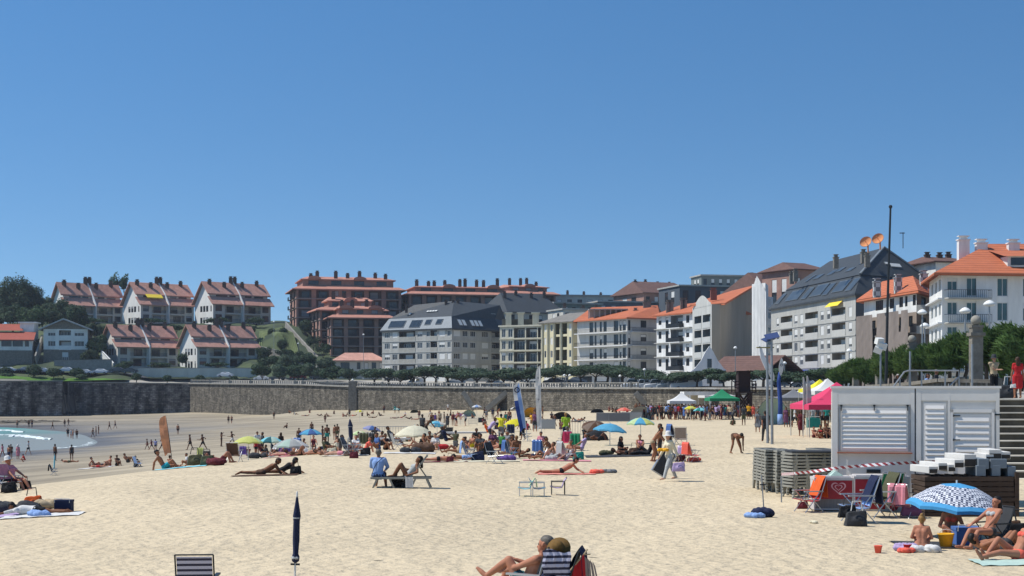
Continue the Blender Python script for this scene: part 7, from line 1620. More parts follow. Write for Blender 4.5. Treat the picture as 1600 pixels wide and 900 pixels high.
chair|889|697|150|tan|tee:white|g|person in white sitting in the pink chair row|f
stand|836|656|0|tan|tee:brown|k|person in brown by the mustard shelter|f
stand|848|655|90|brown|trunks:black|k|dark bather right behind the tall white sail|
knees|862|654|0|dark|tee:dkgrey|k|person in dark grey by the far dark shelter|
supknee|900|659|90|tan|trunks:grey|k|bather lying near the head over the barrier|
stand|770|655|0|dark|tee:navy|k|far figure in navy left above the man in yellow|
lean|778|652|60|tan|trunks:maroon|k|far bent figure above the man in yellow|
knees|738|654|40|brown|trunks:black|k|bather sitting inside the pale mint shelter|
knees|715|650|0|tan|swimsuit:coral|k|bather in coral under the plum parasol|f
walk|672|652|90|tan|trunks:white|k|far walker in white shorts above the cyan striped parasol|
supine|583|653|90|brown|trunks:black|k|bather lying flat between the two tiny parasols, front one|
legsout|512|651|60|tan|trunks:dkgrey|k|reclining bather in the gap left of the wall pilaster group|
knees|522|647|0|dark|swimsuit:black|k|small seated bather left of the wall pilaster group|f
stand|664|641|0|dark|trunks:navy|k|bather at the wall foot above the white shorts walker|
stand|700|643|0|tan|tee:white|k|bather in white at the wall foot left of the V stairs|f
knees|425|706|100|brown|tee:navy|k|person in navy in the gap behind the cyan parasol|
legsout|437|713|-70|tan|swimsuit:plum|b|woman in plum at the foot of the pale grey parasol|f
crosslegs|460|707|30|fair|tee:pink|y|blonde person in pink right of the purple cooler|f
knees|474|705|-40|brown|trunks:navy|k|man in navy trunks behind the blue patterned chair|
supine|512|712|-90|tan|brief:black bra:black|k|woman in black lying before the navy towel heap|f
legsout|543|704|80|brown|trunks:maroon|k|man in maroon trunks left of the closed navy parasol|
knees|556|706|0|red|tee:white|g|person in white between the two grey lounger chairs|f
crosslegs|591|703|-60|tan|tee:blue|b|person in blue before the dark chair under the lavender parasol|
knees|603|703|40|brown|swimsuit:black|k|woman in black left of the pale chair under the cream parasol|f
legsout|716|708|-80|tan|tee:beige|k|person in beige right behind the kneeling child|
knees|728|703|20|red|trunks:blue|b|child in blue trunks left of the yellow bag|C
supine|806|711|90|brown|trunks:teal|k|man in teal trunks lying behind the squatting woman|
crosslegs|846|699|-20|tan|tee:pink|b|person in pink alone behind the blue draped chair|f
legsout|862|708|70|brown|trunks:black|k|man in black trunks left of the bright pink chair|
chair|909|712|-90|tan|tee:lilac|g|person in lilac seated right of the dark green chair|f
knees|686|648|0|brown|trunks:red|k|bather in red trunks at the wall right of the white one|
supine|672|659|90|tan|trunks:black|k|bather lying left of the cyan striped parasol, far away|
knees|756|664|30|dark|tee:maroon|k|seated person in maroon by the small wire frame|
legsout|842|663|-60|tan|trunks:beige|k|bather in beige trunks left of the narrow grey board|
crosslegs|786|676|0|brown|tee:white|k|person in white behind the navy chair|f
"""
def put_row(r):
 f=r.split('|');pose,px,py,yaw,sk,wear,hair,label=f[0],float(f[1]),float(f[2]),float(f[3]),f[4],f[5],f[6],f[7];o=f[8]if len(f)>8 else ''
 if hair in HR:hair='short'+hair
 sc_=1.0;
 if 'C' in o:sc_=.76
 elif 'f' in o:sc_=.95
 if 'A' in o:pose='armsup'
 sc_*=random.uniform(.97,1.03)
 if pose in('supine','supknee','prone','proneup'):yaw=-yaw
 return person(pose,G(px,py),yaw,sk,wear,hair,label,sc_,'people on the beach',fem='f' in o,hat='white' if 'H' in o else None)
for r in ROWS.strip().split('\n'):put_row(r)
rn=random.Random(12);MK=[]
TOPS=['navy','black','white','maroon','dkgrey','ltblue','grey','teal','blue','plum','red','brown','lilac','beige']
CP_=[(1006,655),(1013,656),(1020,656),(1027,657),(1019,652),(1034,656),(1041,655),(1048,656),(1056,656),(1062,656),(1069,656),(1075,657),(1082,657),(1052,652),(1066,652),(1080,652),(1090,657),(1096,657),(1102,658),(1109,657),(1093,653),(1106,653),(1119,656),(1127,656),(1133,655),(1139,656),(1115,652),(1124,652),(1154,653),(1190,660),(1206,654),(1212,655)]
where=['first at the left end of the market crowd','second at the left of the market crowd','third from the left in the market crowd','fourth from the left in the market crowd','behind the left end of the market crowd','left of the white gazebo','just left of the white gazebo pole','under the left edge of the white gazebo','in front of the white gazebo','under the middle of the white gazebo','under the right half of the white gazebo','below the small yellow parasol','right of the small yellow parasol','in the back under the white gazebo, left','in the back under the white gazebo, right','behind the small yellow parasol','below the small aqua parasol','right of the small aqua parasol','between the aqua parasol and green gazebo','under the left corner of the green gazebo','behind the small aqua parasol','in the back at the left of the green gazebo','under the left half of the green gazebo','in the middle under the green gazebo','under the right half of the green gazebo','under the right corner of the green gazebo','deep in the shade of the green gazebo, left','deep in the shade of the green gazebo, right','between the tower legs','right of the person in coral','left of the twin poles, in the back','right behind the twin poles']
for i,((px,py),w_)in enumerate(zip(CP_,where)):
 c=TOPS[(i*5)%14];c2=['black','dkgrey','navy','maroon','grey'][i%5];f=i%3==0;kd='dress:%s'%c if i%7==3 else 'tee:%s %s:%s'%(c,'pants' if i%2 else 'shorts',c2)
 person(['stand','walk','folded','stand','lean'][i%5],G(px,py),rn.uniform(0,360),['tan','brown','dark','fair'][i%4],kd,('long' if f else 'short')+'kbkg'[i%4],'person in %s standing %s'%({'dkgrey':'dark grey','ltblue':'light blue'}.get(c,c),w_),rn.uniform(.92,1.04),'market crowd',fem=f)
SP=['left end','left part','white gazebo front','small parasols','green gazebo front','right end']
for i in range(42):
 px=1004+i*3.35+rn.uniform(-1,1);c=TOPS[(i*3+i//14)%14];c2=['black','maroon','navy','dkgrey'][i//14];cn={'dkgrey':'dark grey','ltblue':'light blue'}.get(c,c)
 person(['stand','folded','walk'][i%3],G(px,653.5+1.8*(i%2)+rn.random()),rn.uniform(0,360),['tan','brown','dark'][i%3],'tee:%s shorts:%s'%(c,c2),'shortk','spectator in a %s top packed into the market crowd at its %s'%(cn,SP[i//7]),rn.uniform(.9,1.03),'market crowd')
PP=lambda*a,**k:person(*a,**k)
towel(414,743,.8,2.3,0,'brown','dark towel under the two people propped on their elbows')
g=G(412,742);PP('proneup',g,-90,'brown','trunks:brown','shortb','person in brown trunks lying on the front, left of the pair in the open sand',near=True,vox=.016)
g=G(446,741);PP('proneup',g+Vector((-.2,.3,0)),-78,'dark','swimsuit:black','longk','long-haired woman in black propped on her elbows, right of the pair',.97,near=True,fem=True)
bag(462,741,'black','dark bag at the right end of the pair on the open sand',.5)
towel(885,741,.8,2.2,0,'salmon','pink towel under the man in black trunks');PP('proneup',G(878,740),-90,'red','brief:black','shortk','tanned man in black briefs lying on his front in the centre',1.03,near=True)
bag(936,740,'coral','crumpled coral towel heap right of the tanned man',.5,kind='heap');bag(952,739,'grey','grey heap of clothes beside the coral towel',.45,kind='heap')
towel(690,722,.8,2.2,10,'maroon','maroon towel under the person behind the sunbed');PP('prone',G(686,721),-90,'red','brief:black','shortk','sunburnt person lying flat behind the occupied sunbed',near=True);bag(703,722,'maroon','small maroon bag by the sunburnt person',.4)
towel(1,806,1.3,2.6,0,'lilac','pale lilac towel at the lower left');towel(66,806,.9,2.0,4,'white','white towel under the person in the white shirt')
PP('prone',G(56,804),90,'brown','shirt:white trunks:black','shortk','person in a white shirt and black shorts lying at lower left',.98,near=True)
bag(18,802,'dkgrey','dark fabric heap at the far left of the lying person',1.0,kind='heap');bag(52,796,'orange','tan leather bag behind the white shirted person',.62);bag(78,794,'beige','beige clothes heap behind the white shirted person',.75,kind='heap');bag(100,800,'navy','navy cooler bag right of the white shirted person',.42,kind='cool');bag(57,807,'ltblue','crumpled light blue cloth in front of the white shirted person',.5,kind='heap')
chair_at(14,768,60,'dkgrey','dark low chair cut by the left edge, under the person in pink','pink');PP('chair',G(20,766),62,'red','tee:pink shorts:maroon','shortw','person in a pink shirt and white hat reclining at the left edge',.98,near=True,fem=True,hat='white',z=-.05)
PP('chair',G(2,763),70,'brown','trunks:maroon','shortk','darker companion behind the person in pink at the left edge',near=True,z=-.05);bag(40,764,'black','black bag and sandals by the feet of the person in pink',.45);bag(14,770,'black','big dark bag under the low chair at left',.6)
chair_at(85,743,100,'dkgrey','empty dark folding chair with a black bag at left','black')
def sunbed(label=None,raise_=0,col='sunbed_grey'):
 o=empty('sunbed',(0,0,0));o['category']='sunbed';m_=mat('sunbed_grey','#8b8a80',.6,.12,4);dk=mat('sunbed_mesh_fabric','#4d4d49',.7,.1,6)
 f=MB()
 for y in(-.3,.3):f.box(-.95,.95,y-.03,y+.03,.3,.36)
 for x in(-.93,.93):f.box(x-.03,x+.03,-.27,.27,.3,.36)
 f.build('frame',m_,o);s=MB();s.box(-.9,.3 if raise_ else .9,-.265,.265,.335,.35);s.build('bed_mesh',dk,o)
 for x,dx in((-.75,-.14),(-.35,.14),(.45,-.14),(.8,.14)):
  for y in(-.29,.29):l=MB();l.beam((x,y,.3),(x+dx,y,0),.075,.055);l.build('leg',m_,o)
 b=MB();a=R(raise_);L_=.84
 if raise_:
  e=Vector((.3+math.cos(a)*L_,0,.36+math.sin(a)*L_))
  for y in(-.27,.27):b.beam((.3,y,.36),(e.x,y,e.z),.05,.05)
  b.beam((e.x,-.27,e.z),(e.x,.27,e.z),.05,.05);b.beam((.35,0,.39),(e.x-.02,0,e.z-.03),.5,.012);b.build('backrest',m_,o)
  st=MB();st.beam((.3+math.cos(a)*L_*.5,0,.36+math.sin(a)*L_*.5),(.8,0,.34),.04);st.build('prop',m_,o)
 return o
g=G(627,762);g.z-=.01;sb=sunbed(raise_=52);sb.location=g;sb.rotation_euler=(0,0,R(2));tag(sb,'occupied grey sunbed with raised back in the centre left sand','sunbed','sunbeds')
PP('lounge',g+Vector((.2,0,-.04)),-88,'brown','swimsuit:lgrey','longk','dark-haired woman in pale grey reclining on the sunbed, knees up',.98,near=True,fem=True)
man=PP('edge',g+Vector((-.74,.02,-.07)),172,'tan','shirt:ltblue shorts:navy','shortg','man in a light blue shirt sitting with his back turned on the sunbed end',1.06,near=True,fat=1.12)
m=MB();J=joints('edge');m.tube([J['sh1']-J['F']*.1+Vector((0,0,.07)),J['chest']-J['F']*.155,J['waist']-J['F']*.15+J['X']*.1,J['hp0']-J['F']*.1+J['X']*.06+Vector((0,0,.05))],.012,6);m.build('shoulder_strap',clm('navy'),man)
bag(624,761,'black','black bag under the occupied sunbed',.62);bag(634,762,'dkgrey','small dark bag at the front of the occupied sunbed',.35)
tw=MB()
for k in range(5):x=.1+k*.05;tw.quad((x,-.335-.01*(k%2),.37),(x+.05,-.335-.01*((k+1)%2),.37),(x+.06,-.35,.04),(x+.01,-.35,.04))
o=tw.build('towel',clm('white'),loc=g+Vector((.05,-.02,0)),smooth=True);tag(o,'white towel hanging from the occupied sunbed','towel')
chair_at(0,0,-90,'cyan','turquoise and lime child chair in the open sand, left of two','pgreen',loc=G(820,775),scale=.78);chair_at(0,0,90,'sky','blue chair facing the turquoise one, its back to the lilac chair',loc=G(842,775),scale=.78);chair_at(0,0,-90,'lilac','lilac folding chair, right of the row in the open sand',loc=G(870,773),white=False,scale=.78)
hw=PP('walk',G(1046,752),-60,'fair','shirt:cream pants:lgrey','longb','woman in cream with a sun hat walking with a folded chair and bag',1.0,near=True,fem=True,hat='white')
o=empty('folded_chair',G(1033,748)+Vector((-.12,-.05,.22)));tag(o,'folded dark grey chair carried at her side by the woman in cream','chair');m=MB();T=Euler((0,R(32),R(10))).to_matrix().to_4x4();m.box(-.22,.22,-.05,.05,.0,.85,0,T);m.build('fabric',clm('dkgrey'),o);m=MB()
for x in(-.24,.24):m.box(x-.02,x+.02,-.06,.06,-.05,.95,0,T)
m.box(-.22,.22,-.06,.06,-.05,-.01,0,T);m.build('frame',M_ALU,o)
bag(0,0,'lilac','grey lilac shoulder bag held low by the woman in cream',.55,loc=G(1057,752)+Vector((.05,-.15,.35)));bag(0,0,'orangey','mustard yellow cloth held in front of the woman in cream',.34,kind='heap',loc=G(1038,752)+Vector((-.05,-.1,1.05)))
PP('lean',G(1022,722),80,'tan','brief:beige bra:beige','shortk','tanned woman standing and leaning over, left of the woman in cream',1.0,near=True,fem=True)
PP('stand',G(1031,720),-100,'brown','tee:brown shorts:dkgrey','longb','person right beside the leaning tanned woman',.97,near=True,fem=True)
towel(985,712,1.6,4.2,0,'dkgrey','dark blanket under the two parasols right of centre')
for a in[('crosslegs',968,710,60,'tan','tee:black shorts:black','longk','long-haired woman in black sitting below the cyan parasol pole'),('supine',978,711,90,'dark','pants:black','shortk','person in black lying along the dark blanket'),('knees',1000,707,0,'tan','swimsuit:pink','shortb','woman in a pink swimsuit sitting below the patterned parasol'),('legsout',1013,711,-100,'dark','tee:black pants:black','longk','woman in black leaning back at the right of the blanket')]:PP(a[0],G(a[1],a[2]),a[3],a[4],a[5],a[6],a[7],.97,near=True,fem=True)
bag(949,711,'olive','olive grey bag at the left end of the dark blanket',.7,kind='heap');bag(990,711,'brown','dark brown basket in the middle of the blanket',.6)
bd=PP('bend',G(1150,709),20,'brown','trunks:brown','shortk','person bent double digging in the open sand right of the centre',1.0,near=True)
chair_at(1058,694,110,'navy','navy beach chair with striped back behind the woman in cream','blue',scale=1.25);chair_at(1064,696,170,'stripe','brown striped chair beside the navy one',scale=1.15)
chair_at(1082,722,120,'coral','low chair with a coral towel right of the woman in cream','coral');chair_at(1074,721,140,'lilac','lilac grey chair left of the coral one','lilac');bag(1088,721,'coral','coral bag behind the low coral chair',.55,kind='heap');bag(1064,721,'maroon','dark bag in front of the lilac grey chair',.5)
for a in[(735,720,100,'ltblue','light blue shelter chair leaning at the left of the front row','ltblue'),(774,724,60,'black','black folding chair with a bag in the front row','dkgrey'),(800,717,110,'blue','blue reclining chair beside the squatting woman','blue'),(845,716,150,'blue','chair under a long draped blue towel','blue'),(882,700,200,'fuchsia','bright pink folding chair in front of the lime green shirt','fuchsia'),(900,704,170,'dgreen','dark green tall chair right of the pink one','dgreen'),(886,720,120,'lgrey','pale grey chair below the green one','lgrey'),(367,722,170,'brown','brown fabric chair left of the lime parasol',None),(381,716,180,'purple','purple chair below the lime parasol','purple'),(322,722,200,'dkgrey','small dark chair on the ridge between bags',None),(216,730,130,'ltblue','blue striped chair on the ridge, with someone in it',None),(313,716,190,'lemon','olive yellow chair at the foot of the orange sail','lemon'),(471,709,150,'blue','blue patterned chair beside the purple cooler','blue'),(571,701,170,'olive','dark green grey chair under the lavender parasol','olive'),(584,700,150,'dkgrey','dark chair under the lavender parasol, right one','dkgrey'),(546,712,80,'grey','grey lounger chair below the closed navy parasol','grey'),(558,712,100,'lgrey','second grey lounger chair, right of the first','grey'),(622,703,110,'lgrey','pale chair at the left under the cream parasol',None),(700,686,200,'dkgrey','dark chair right of the seated person in grey',None),(824,690,80,'black','black chair beside the woman in the black dress','black'),(776,676,200,'navy','navy chair before the man in yellow',None),(798,683,180,'navy','navy folding chair under the yellow parasol','navy')]:chair_at(a[0],a[1],a[2],a[3],a[4],a[5])
for a in[(446,711,'purple','large purple cooler under the pale grey parasol',.85,'cool'),(433,712,'black','black and white bag left of the purple cooler',.7,'bag'),(305,727,'olive','olive bag on the ridge at the foot of the orange sail',.8,'bag'),(324,727,'olive','second olive bag on the ridge, before the small dark chair',.7,'bag'),(500,709,'dkgrey','grey bag right of the woman in the maroon swimsuit',.7,'heap'),(508,706,'navy','navy heap of towels right of the bright blue parasol',.9,'heap'),(518,711,'cream','cream bag before the person in cream',.6,'bag'),(668,706,'brown','brown heap of clothes before the cream parasol',1.4,'heap'),(640,707,'dkgrey','dark heap of towels left of the brown one',.8,'heap'),(690,702,'red','red cloth bundle right of the brown heap',.8,'heap'),(625,691,'white','white cloth heap beside the metal barrier',1.0,'heap'),(780,694,'dkgrey','dark bag at the feet of the man in yellow',.7,'bag'),(760,697,'white','white bundle before the big man in black',.9,'heap'),(795,692,'navy','navy bag under the yellow parasol',.8,'bag'),(747,720,'navy','dark blue bag beside the light blue shelter chair',.7,'bag'),(789,719,'purple','purple heap by the black folding chair',.7,'heap'),(876,712,'brown','brown bag below the bright pink chair',.6,'bag'),(904,718,'teal','grey teal bag before the pale grey chair',.6,'bag'),(424,714,'white','white bag at the foot of the cyan parasol',.5,'bag'),(405,716,'dkgrey','dark bags heaped under the lime parasol',1.2,'heap'),(344,727,'maroon','maroon heap of towels by the brown chair',.9,'heap'),(571,711,'black','black bag before the dark green chairs',.6,'bag'),(553,716,'maroon','maroon and white bag under the grey lounger',.5,'bag'),(858,719,'lgrey','pale bundle between the lying people in front',.7,'heap'),(1008,655,'navy','stacked navy bags at the left end of the market crowd',.9,'heap'),(1145,663,'olive','olive box on the sand below the bending person',.6,'bag'),(736,697,'yellow','small yellow bag by the big man in black',.5,'bag')]:bag(a[0],a[1],a[2],a[3],a[4],kind=a[5])
for a in[(283,731,2.2,1.1,'cyan','pale green towel at the foot of the orange sail'),(150,731,3,1.4,'white','white towel under the ridge group'),(450,713,2.4,1.1,'pink','pale pink towel before the purple cooler'),(540,712,2.2,1,'white','white towel under the grey loungers'),(750,721,3.4,1.2,'cream','cream mat under the front row'),(870,720,3,1.2,'pink','pale pink mat under the right front row'),(640,708,2.5,1.2,'white','white mat before the cream parasol'),(515,698,3.4,1.8,'lgrey','large pale grey cloth right of the bright blue parasol')]:towel(a[0],a[1],a[3],a[2],0,a[4],a[5])
def slab_thing(name,p,sx,sy,szz,yaw,col,label,cat):
 m=MB();n=10;prof=[]
 for i in range(n+1):t=i/n*2-1;prof.append((t*sx/2,sy/2*(1-abs(t)**3)+.02))
 top=[Vector((x,y,szz))for x,y in prof]+[Vector((x,-y,szz))for x,y in prof[::-1]];k=len(top);m.add(top+[v-Vector((0,0,.1))for v in top],[tuple(range(k)),tuple(range(k,2*k))[::-1]]+[(i,(i+1)%k,(i+1)%k+k,i+k)for i in range(k)])
 o=m.build(name,clm(col),loc=p,rot=(0,0,R(yaw)),smooth=False);tag(o,label,cat);return o
slab_thing('paddle_board',G(722,687),3.3,.75,.5,20,'white','long white board lying behind the kneeling child','board');slab_thing('paddle_board',G(600,696),3.2,.6,.45,5,'white','white board or table top left of the cream parasol','board')
def dome(px,py,r,h,col,label,col2=None,yaw=0):
 g=G(px,py);m=MB();n,k=14,6;V=[]
 for j in range(k+1):
  b=math.pi/2*j/k
  for i in range(n+1):a=math.pi*i/n;V.append(Vector((math.cos(a)*math.cos(b)*r,math.sin(a)*math.cos(b)*r*.8,math.sin(b)*h)))
 m.add(V,[(j*(n+1)+i,j*(n+1)+i+1,(j+1)*(n+1)+i+1,(j+1)*(n+1)+i)for j in range(k)for i in range(n)]);o=empty('beach_shelter',g,R(yaw));tag(o,label,'beach tent','pop-up shelters');m.build('canopy',clm(col),o,smooth=True)
 f=MB();f.tube([(math.cos(math.pi*i/10)*r,-.02,math.sin(math.pi*i/10)*h)for i in range(11)],.02,6);f.build('hoop',clm(col2 or 'dkgrey'),o);fl=MB();fl.box(-r*.95,r*.95,-.3,r*.7,.01,.03);fl.build('floor',clm(col2 or 'dkgrey'),o)
dome(733,651,1.2,1.2,'mint','pale mint dome shelter right of the plum parasol');dome(1002,656,1.4,1.5,'lgrey','pale grey dome shelter at the left end of the market crowd');dome(932,688,.72,.6,'black','black dome shelter under the brown parasol','dkgrey',180)
dome(1207,664,1.5,2.3,'mint','large pale green dome tent behind the twin poles');dome(933,645,1.0,.6,'dkgrey','small dark heap-like shelter alone near the wall');dome(768,641,1.6,1.0,'lgrey','grey low shelter at the wall left of the white and dark parasol')
dome(878,655,1.2,.9,'dkgrey','dark grey shelter behind the lime green shirt');dome(648,645,.9,.6,'olive','dark olive shelter at the wall above the cream parasol');dome(830,652,1.3,1.5,'orangey','mustard yellow shelter behind the leaning blue sail')
def barrier(px,py,w_,h,yaw,label,solid=None,n=12):
 o=empty('barrier',G(px,py),R(yaw));tag(o,label,'barrier','crowd barriers and windbreaks');f=MB();f.tube([(-w_/2,0,0),(-w_/2,0,h),(w_/2,0,h),(w_/2,0,0)],.022,6);f.tube([(-w_/2,0,.2),(w_/2,0,.2)],.018,6);f.build('frame',M_METAL,o)
 b=MB()
 if solid:b.box(-w_/2+.03,w_/2-.03,-.01,.01,.1,h-.03);b.build('panel',clm(solid),o)
 else:
  for i in range(1,n):x=-w_/2+w_*i/n;b.box(x-.011,x+.011,-.011,.011,.2,h)
  b.build('bars',M_METAL,o)
barrier(903,683,2.3,1.1,4,'steel crowd barrier between the green chair and brown parasol');barrier(948,660,2.2,1.0,-8,'grey windbreak panel, left of the three near the salmon parasol','grey');barrier(968,660,2.2,1.0,0,'grey windbreak panel, middle one near the salmon parasol','grey');barrier(987,659,2.2,1.0,4,'grey windbreak panel, right one near the salmon parasol','lgrey')
barrier(614,686,2.6,1.0,0,'dark slatted barrier at the left of the cream parasol');barrier(850,672,2.0,.95,0,'pale barrier behind the foot of the tall white sail','lgrey');barrier(859,671,.9,.9,0,'narrow grey board right of the tall white sail foot','grey');barrier(739,665,.9,.8,0,'small square wire frame on the sand left of the seated person in orange',None,6)
bag(752,660,'dkgrey','dark box standing above the big man in black',.8,kind='cool')
def gazebo(px,py,w_,eave,peak,col,label,val=.3,yaw=0,leg='lgrey',loc=None):
 o=empty('gazebo',loc or G(px,py),R(yaw));tag(o,label,'gazebo','market gazebos');h=w_/2;c=MB();n=6
 cor=[Vector((-h,-h,eave)),Vector((h,-h,eave)),Vector((h,h,eave)),Vector((-h,h,eave))];pk=Vector((0,0,peak))
 for i in range(4):
  a,b=cor[i],cor[(i+1)%4]
  for k in range(n):
   f=lambda t,s:a.lerp(b,s).lerp(pk,t)-Vector((0,0,.18*math.sin(math.pi*t)))
   for s in range(4):c.quad(f(k/n,s/4),f(k/n,(s+1)/4),f((k+1)/n,(s+1)/4),f((k+1)/n,s/4))
  c.quad(a,b,b-Vector((0,0,val)),a-Vector((0,0,val)))
 c.build('canopy',clm(col),o)
 for q in cor:l=MB();l.tube([(q.x*.98,q.y*.98,-.1),(q.x*.98,q.y*.98,eave-.02)],.03,6);l.build('leg',clm(leg),o)
 return o
gazebo(1065,654,3.0,2.0,3.0,'white','white gazebo at the left of the market');gazebo(1128,655,3.2,2.25,3.25,'dgreen','green gazebo in the middle of the market',yaw=3);gazebo(1128,649,5.2,2.5,2.9,'white','wide white tent just behind the green gazebo',yaw=2)
gazebo(1240,660,3.4,2.3,3.1,'grey','grey brown gazebo right of the blue banner');gazebo(1262,655,3.0,2.7,3.8,'white','white peaked tent behind the thin white flags');gazebo(1281,660,3.0,3.0,3.9,'yellow','yellow peaked tent behind the white one',yaw=8);gazebo(1293,666,3.0,2.8,3.8,'white','white peaked tent behind the pink one',yaw=6)
gp=G(1259,684);gazebo(0,0,4.6,1.95,3.3,'fuchsia','bright pink gazebo partly hidden by the kiosk corner',yaw=3,loc=gp+Vector((2.35,2.4,0)))
bag(1271,668,'teal','teal cooler box under the pink gazebo',1.0,kind='cool')
# sails and banners
def sail(px,pb,pt,d,wpx,lean_top,cols,label,curve=.3,split=.5,name='feather_flag',marks=()):
 x0=(px-CX)/F*d;zb=sz(x0,d);H=ZH(pt,d)-zb;z1=ZH(pb,d)-zb;w_=wpx/F*d;lx=lean_top/F*d;o=empty(name,(x0,d,zb));tag(o,label,'flag','feather flags')
 n=16;pole=[Vector((lx*(i/n)**1.3,0,H*i/n))for i in range(n+1)];m=MB();m.tube([(0,0,-.3)]+pole,.03,6,r1=.012);m.build('pole',M_DARKMETAL if cols[0]!='white' else M_POLEW,o)
 s=MB();rows=[]
 sg=1 if w_>0 else-1;w_=abs(w_)
 for i in range(n+1):
  t=i/n;z=z1+(H-z1)*t;px_=lx*((z/H)**1.3);wd=w_*(.75+.25*math.sin(t*2.6))*(1 if t<.8 else math.sqrt(max(0,1-((t-.8)/.2)**2))*.85+.15);rows.append([(px_+sg*.02,0,z),(px_+sg*wd*.5,.1*math.sin(t*9),z-.1*t),(px_+sg*wd,.05*math.cos(t*7),z-.25*(1-t))])
 for i in range(n):
  for j in range(2):
   t=(i+.5)/n;mi=0 if t>split else(1 if len(cols)>1 else 0)
   if len(cols)>2 and j==0:mi=2
   s.quad(rows[i][j],rows[i][j+1],rows[i+1][j+1],rows[i+1][j],mi)
 sl_=s.build('sail',[clt(c)for c in cols],o,smooth=True)
 for t,r,c in marks:
  z=z1+(H-z1)*t;mk=MB();px_=lx*((z/H)**1.3)+sg*w_*.45
  mk.lathe([(r*.62,0),(r,0)],16,T=Matrix.Translation((px_,-.13,z))@Matrix.Rotation(R(90),4,'X'));mk.box(px_-r*.3,px_+r*.3,-.135,-.13,z-r*.12,z+r*.12);mk.build('emblem',clm(c),o)
 return o
CL['sailor']='#cf9068';CL['navyb']='#27407e';CL['banner']='#27407e'
sail(269,708,649,108,-13,-10,['sailor'],'orange feather flag on a curved pole at left')
sail(824,669,597,88,-12,-13,['white','navyb','ltblue'],'leaning white and navy feather flag with a round emblem',split=.62,marks=[(.83,.17,'navy')])
sail(846,668,571,92,-8,-2,['white'],'tall narrow white feather flag right of the navy one',marks=[(.8,.05,'navy'),(.45,.05,'navy')])
o=empty('banner_mast',G(1219,664));tag(o,'tall dark blue inflatable banner right of the twin poles','banner');d_=o.location.y;H=ZH(568,d_)-o.location.z
m=MB();m.tube([(0,0,0),(.02,0,H*.35),(-.12,0,H*.7),(-.05,0,H*.86)],.3,12,scl=[.2,.19,.16,.1]);m.build('column',clm('banner'),o,smooth=True);m=MB();m.tube([(.0,0,.05),(0,0,.9)],.23,12);m.build('base',clm('ltblue'),o,smooth=True)
for sx,zz,hh,a in((-.55,H*.72,1.1,-20),(.02,H*.8,1.5,4)):
 m=MB();T=Matrix.Translation((sx,-.1,zz))@Matrix.Rotation(R(a),4,'Y');pts=[(0.2*math.sin(math.pi*i/10)**.7,hh*i/10)for i in range(11)];vs=[Vector((x,-.02,z))for x,z in pts]+[Vector((-x,-.02,z))for x,z in pts[::-1]];k=len(vs);m.add(vs+[v+Vector((0,.04,0))for v in vs],[tuple(range(k)),tuple(range(k,2*k))[::-1]]+[(i,(i+1)%k,(i+1)%k+k,i+k)for i in range(k)],0,T);pd=m.build('pennant',clm('white'),o)
 m=MB();m.lathe([(.07,0),(.11,0)],12,T=T@Matrix.Translation((0,-.045,hh*.6))@Matrix.Rotation(R(90),4,'X'));m.build('emblem',clm('navy'),pd)
for px,pt,lb in((1255,589,'thin white flag on a pole, left of two by the pink gazebo'),(1261,587,'thin white flag on a pole, right of two by the pink gazebo')):
 g=G(px,683);o=empty('flag',g);tag(o,lb,'flag','thin white flags');H=ZH(pt,g.y)-g.z;m=MB();m.tube([(0,0,-.2),(0,0,H)],.02,6);m.build('pole',M_POLEW,o);m=MB()
 for i in range(8):z0_,z1_=1.9+(H-1.9)*i/8,1.9+(H-1.9)*(i+1)/8;w0,w1=[.22*(1-((z-1.9)/(H-1.9))**3)+.03 for z in(z0_,z1_)];m.quad((.02,0,z0_),(.02+w0,.05*math.sin(i*2),z0_),(.02+w1,.05*math.sin(i*2+2),z1_),(.02,0,z1_))
 m.build('sail',clm('lgrey'),o,smooth=True)
 # kiosk
M_KW=mat('kiosk_white_paint','#d6d3cc',.5,.07,1.2,.002,4,spec=.35);M_KL=mat('kiosk_louver','#dddad4',.45,.04,2,spec=.4)
kA=XY(1300,41.2);ku=Vector((.978,-.208));kk=(1562-CX)/F;kw=(kk*kA.y-kA.x)/(ku.x-kk*ku.y);kz0=-.3;H=ZH(606,41.2)
ko=empty('kiosk',(kA.x,kA.y,0),math.atan2(ku.y,ku.x));tag(ko,'closed white panelled beach kiosk with louvred shutter and door','kiosk')
def lx(px):
 k=(px-CX)/F;return(k*kA.y-kA.x)/(ku.x-k*ku.y)
def lzp(px,py):a=lx(px);return ZH(py,kA.y+ku.y*a)
m=MB();m.box(0,kw,.02,2.5,-.4,H-.02);m.build('wall',M_KW,ko)
m=MB();m.box(-.04,kw+.04,-.04,2.54,H-.018,H+.05);m.build('roof',M_KW,ko)
def panel(nm,pa,pb,ya,yb,y0,y1,mt=M_KW,par=ko):m=MB();m.box(lx(pa),lx(pb),y0,y1,lzp(pa,yb),lzp(pa,ya));return m.build(nm,mt,par)
m=MB()
for pa,pb in((1300.5,1309),(1423,1429),(1431,1439),(1481,1484.5),(1556,1561.5)):m.box(lx(pa),lx(pb),-.025,.018,-.38,H-.02)
m.box(lx(1309)+.002,lx(1423)-.002,-.022,.018,lzp(1309,632),H-.02);m.box(lx(1439)+.002,lx(1556)-.002,-.022,.018,lzp(1440,626),H-.02);m.build('frame',M_KW,ko)
m=MB();m.box(lx(1429.2),lx(1430.8),-.028,.017,-.38,H-.02);m.build('seam',M_DARKMETAL,ko)
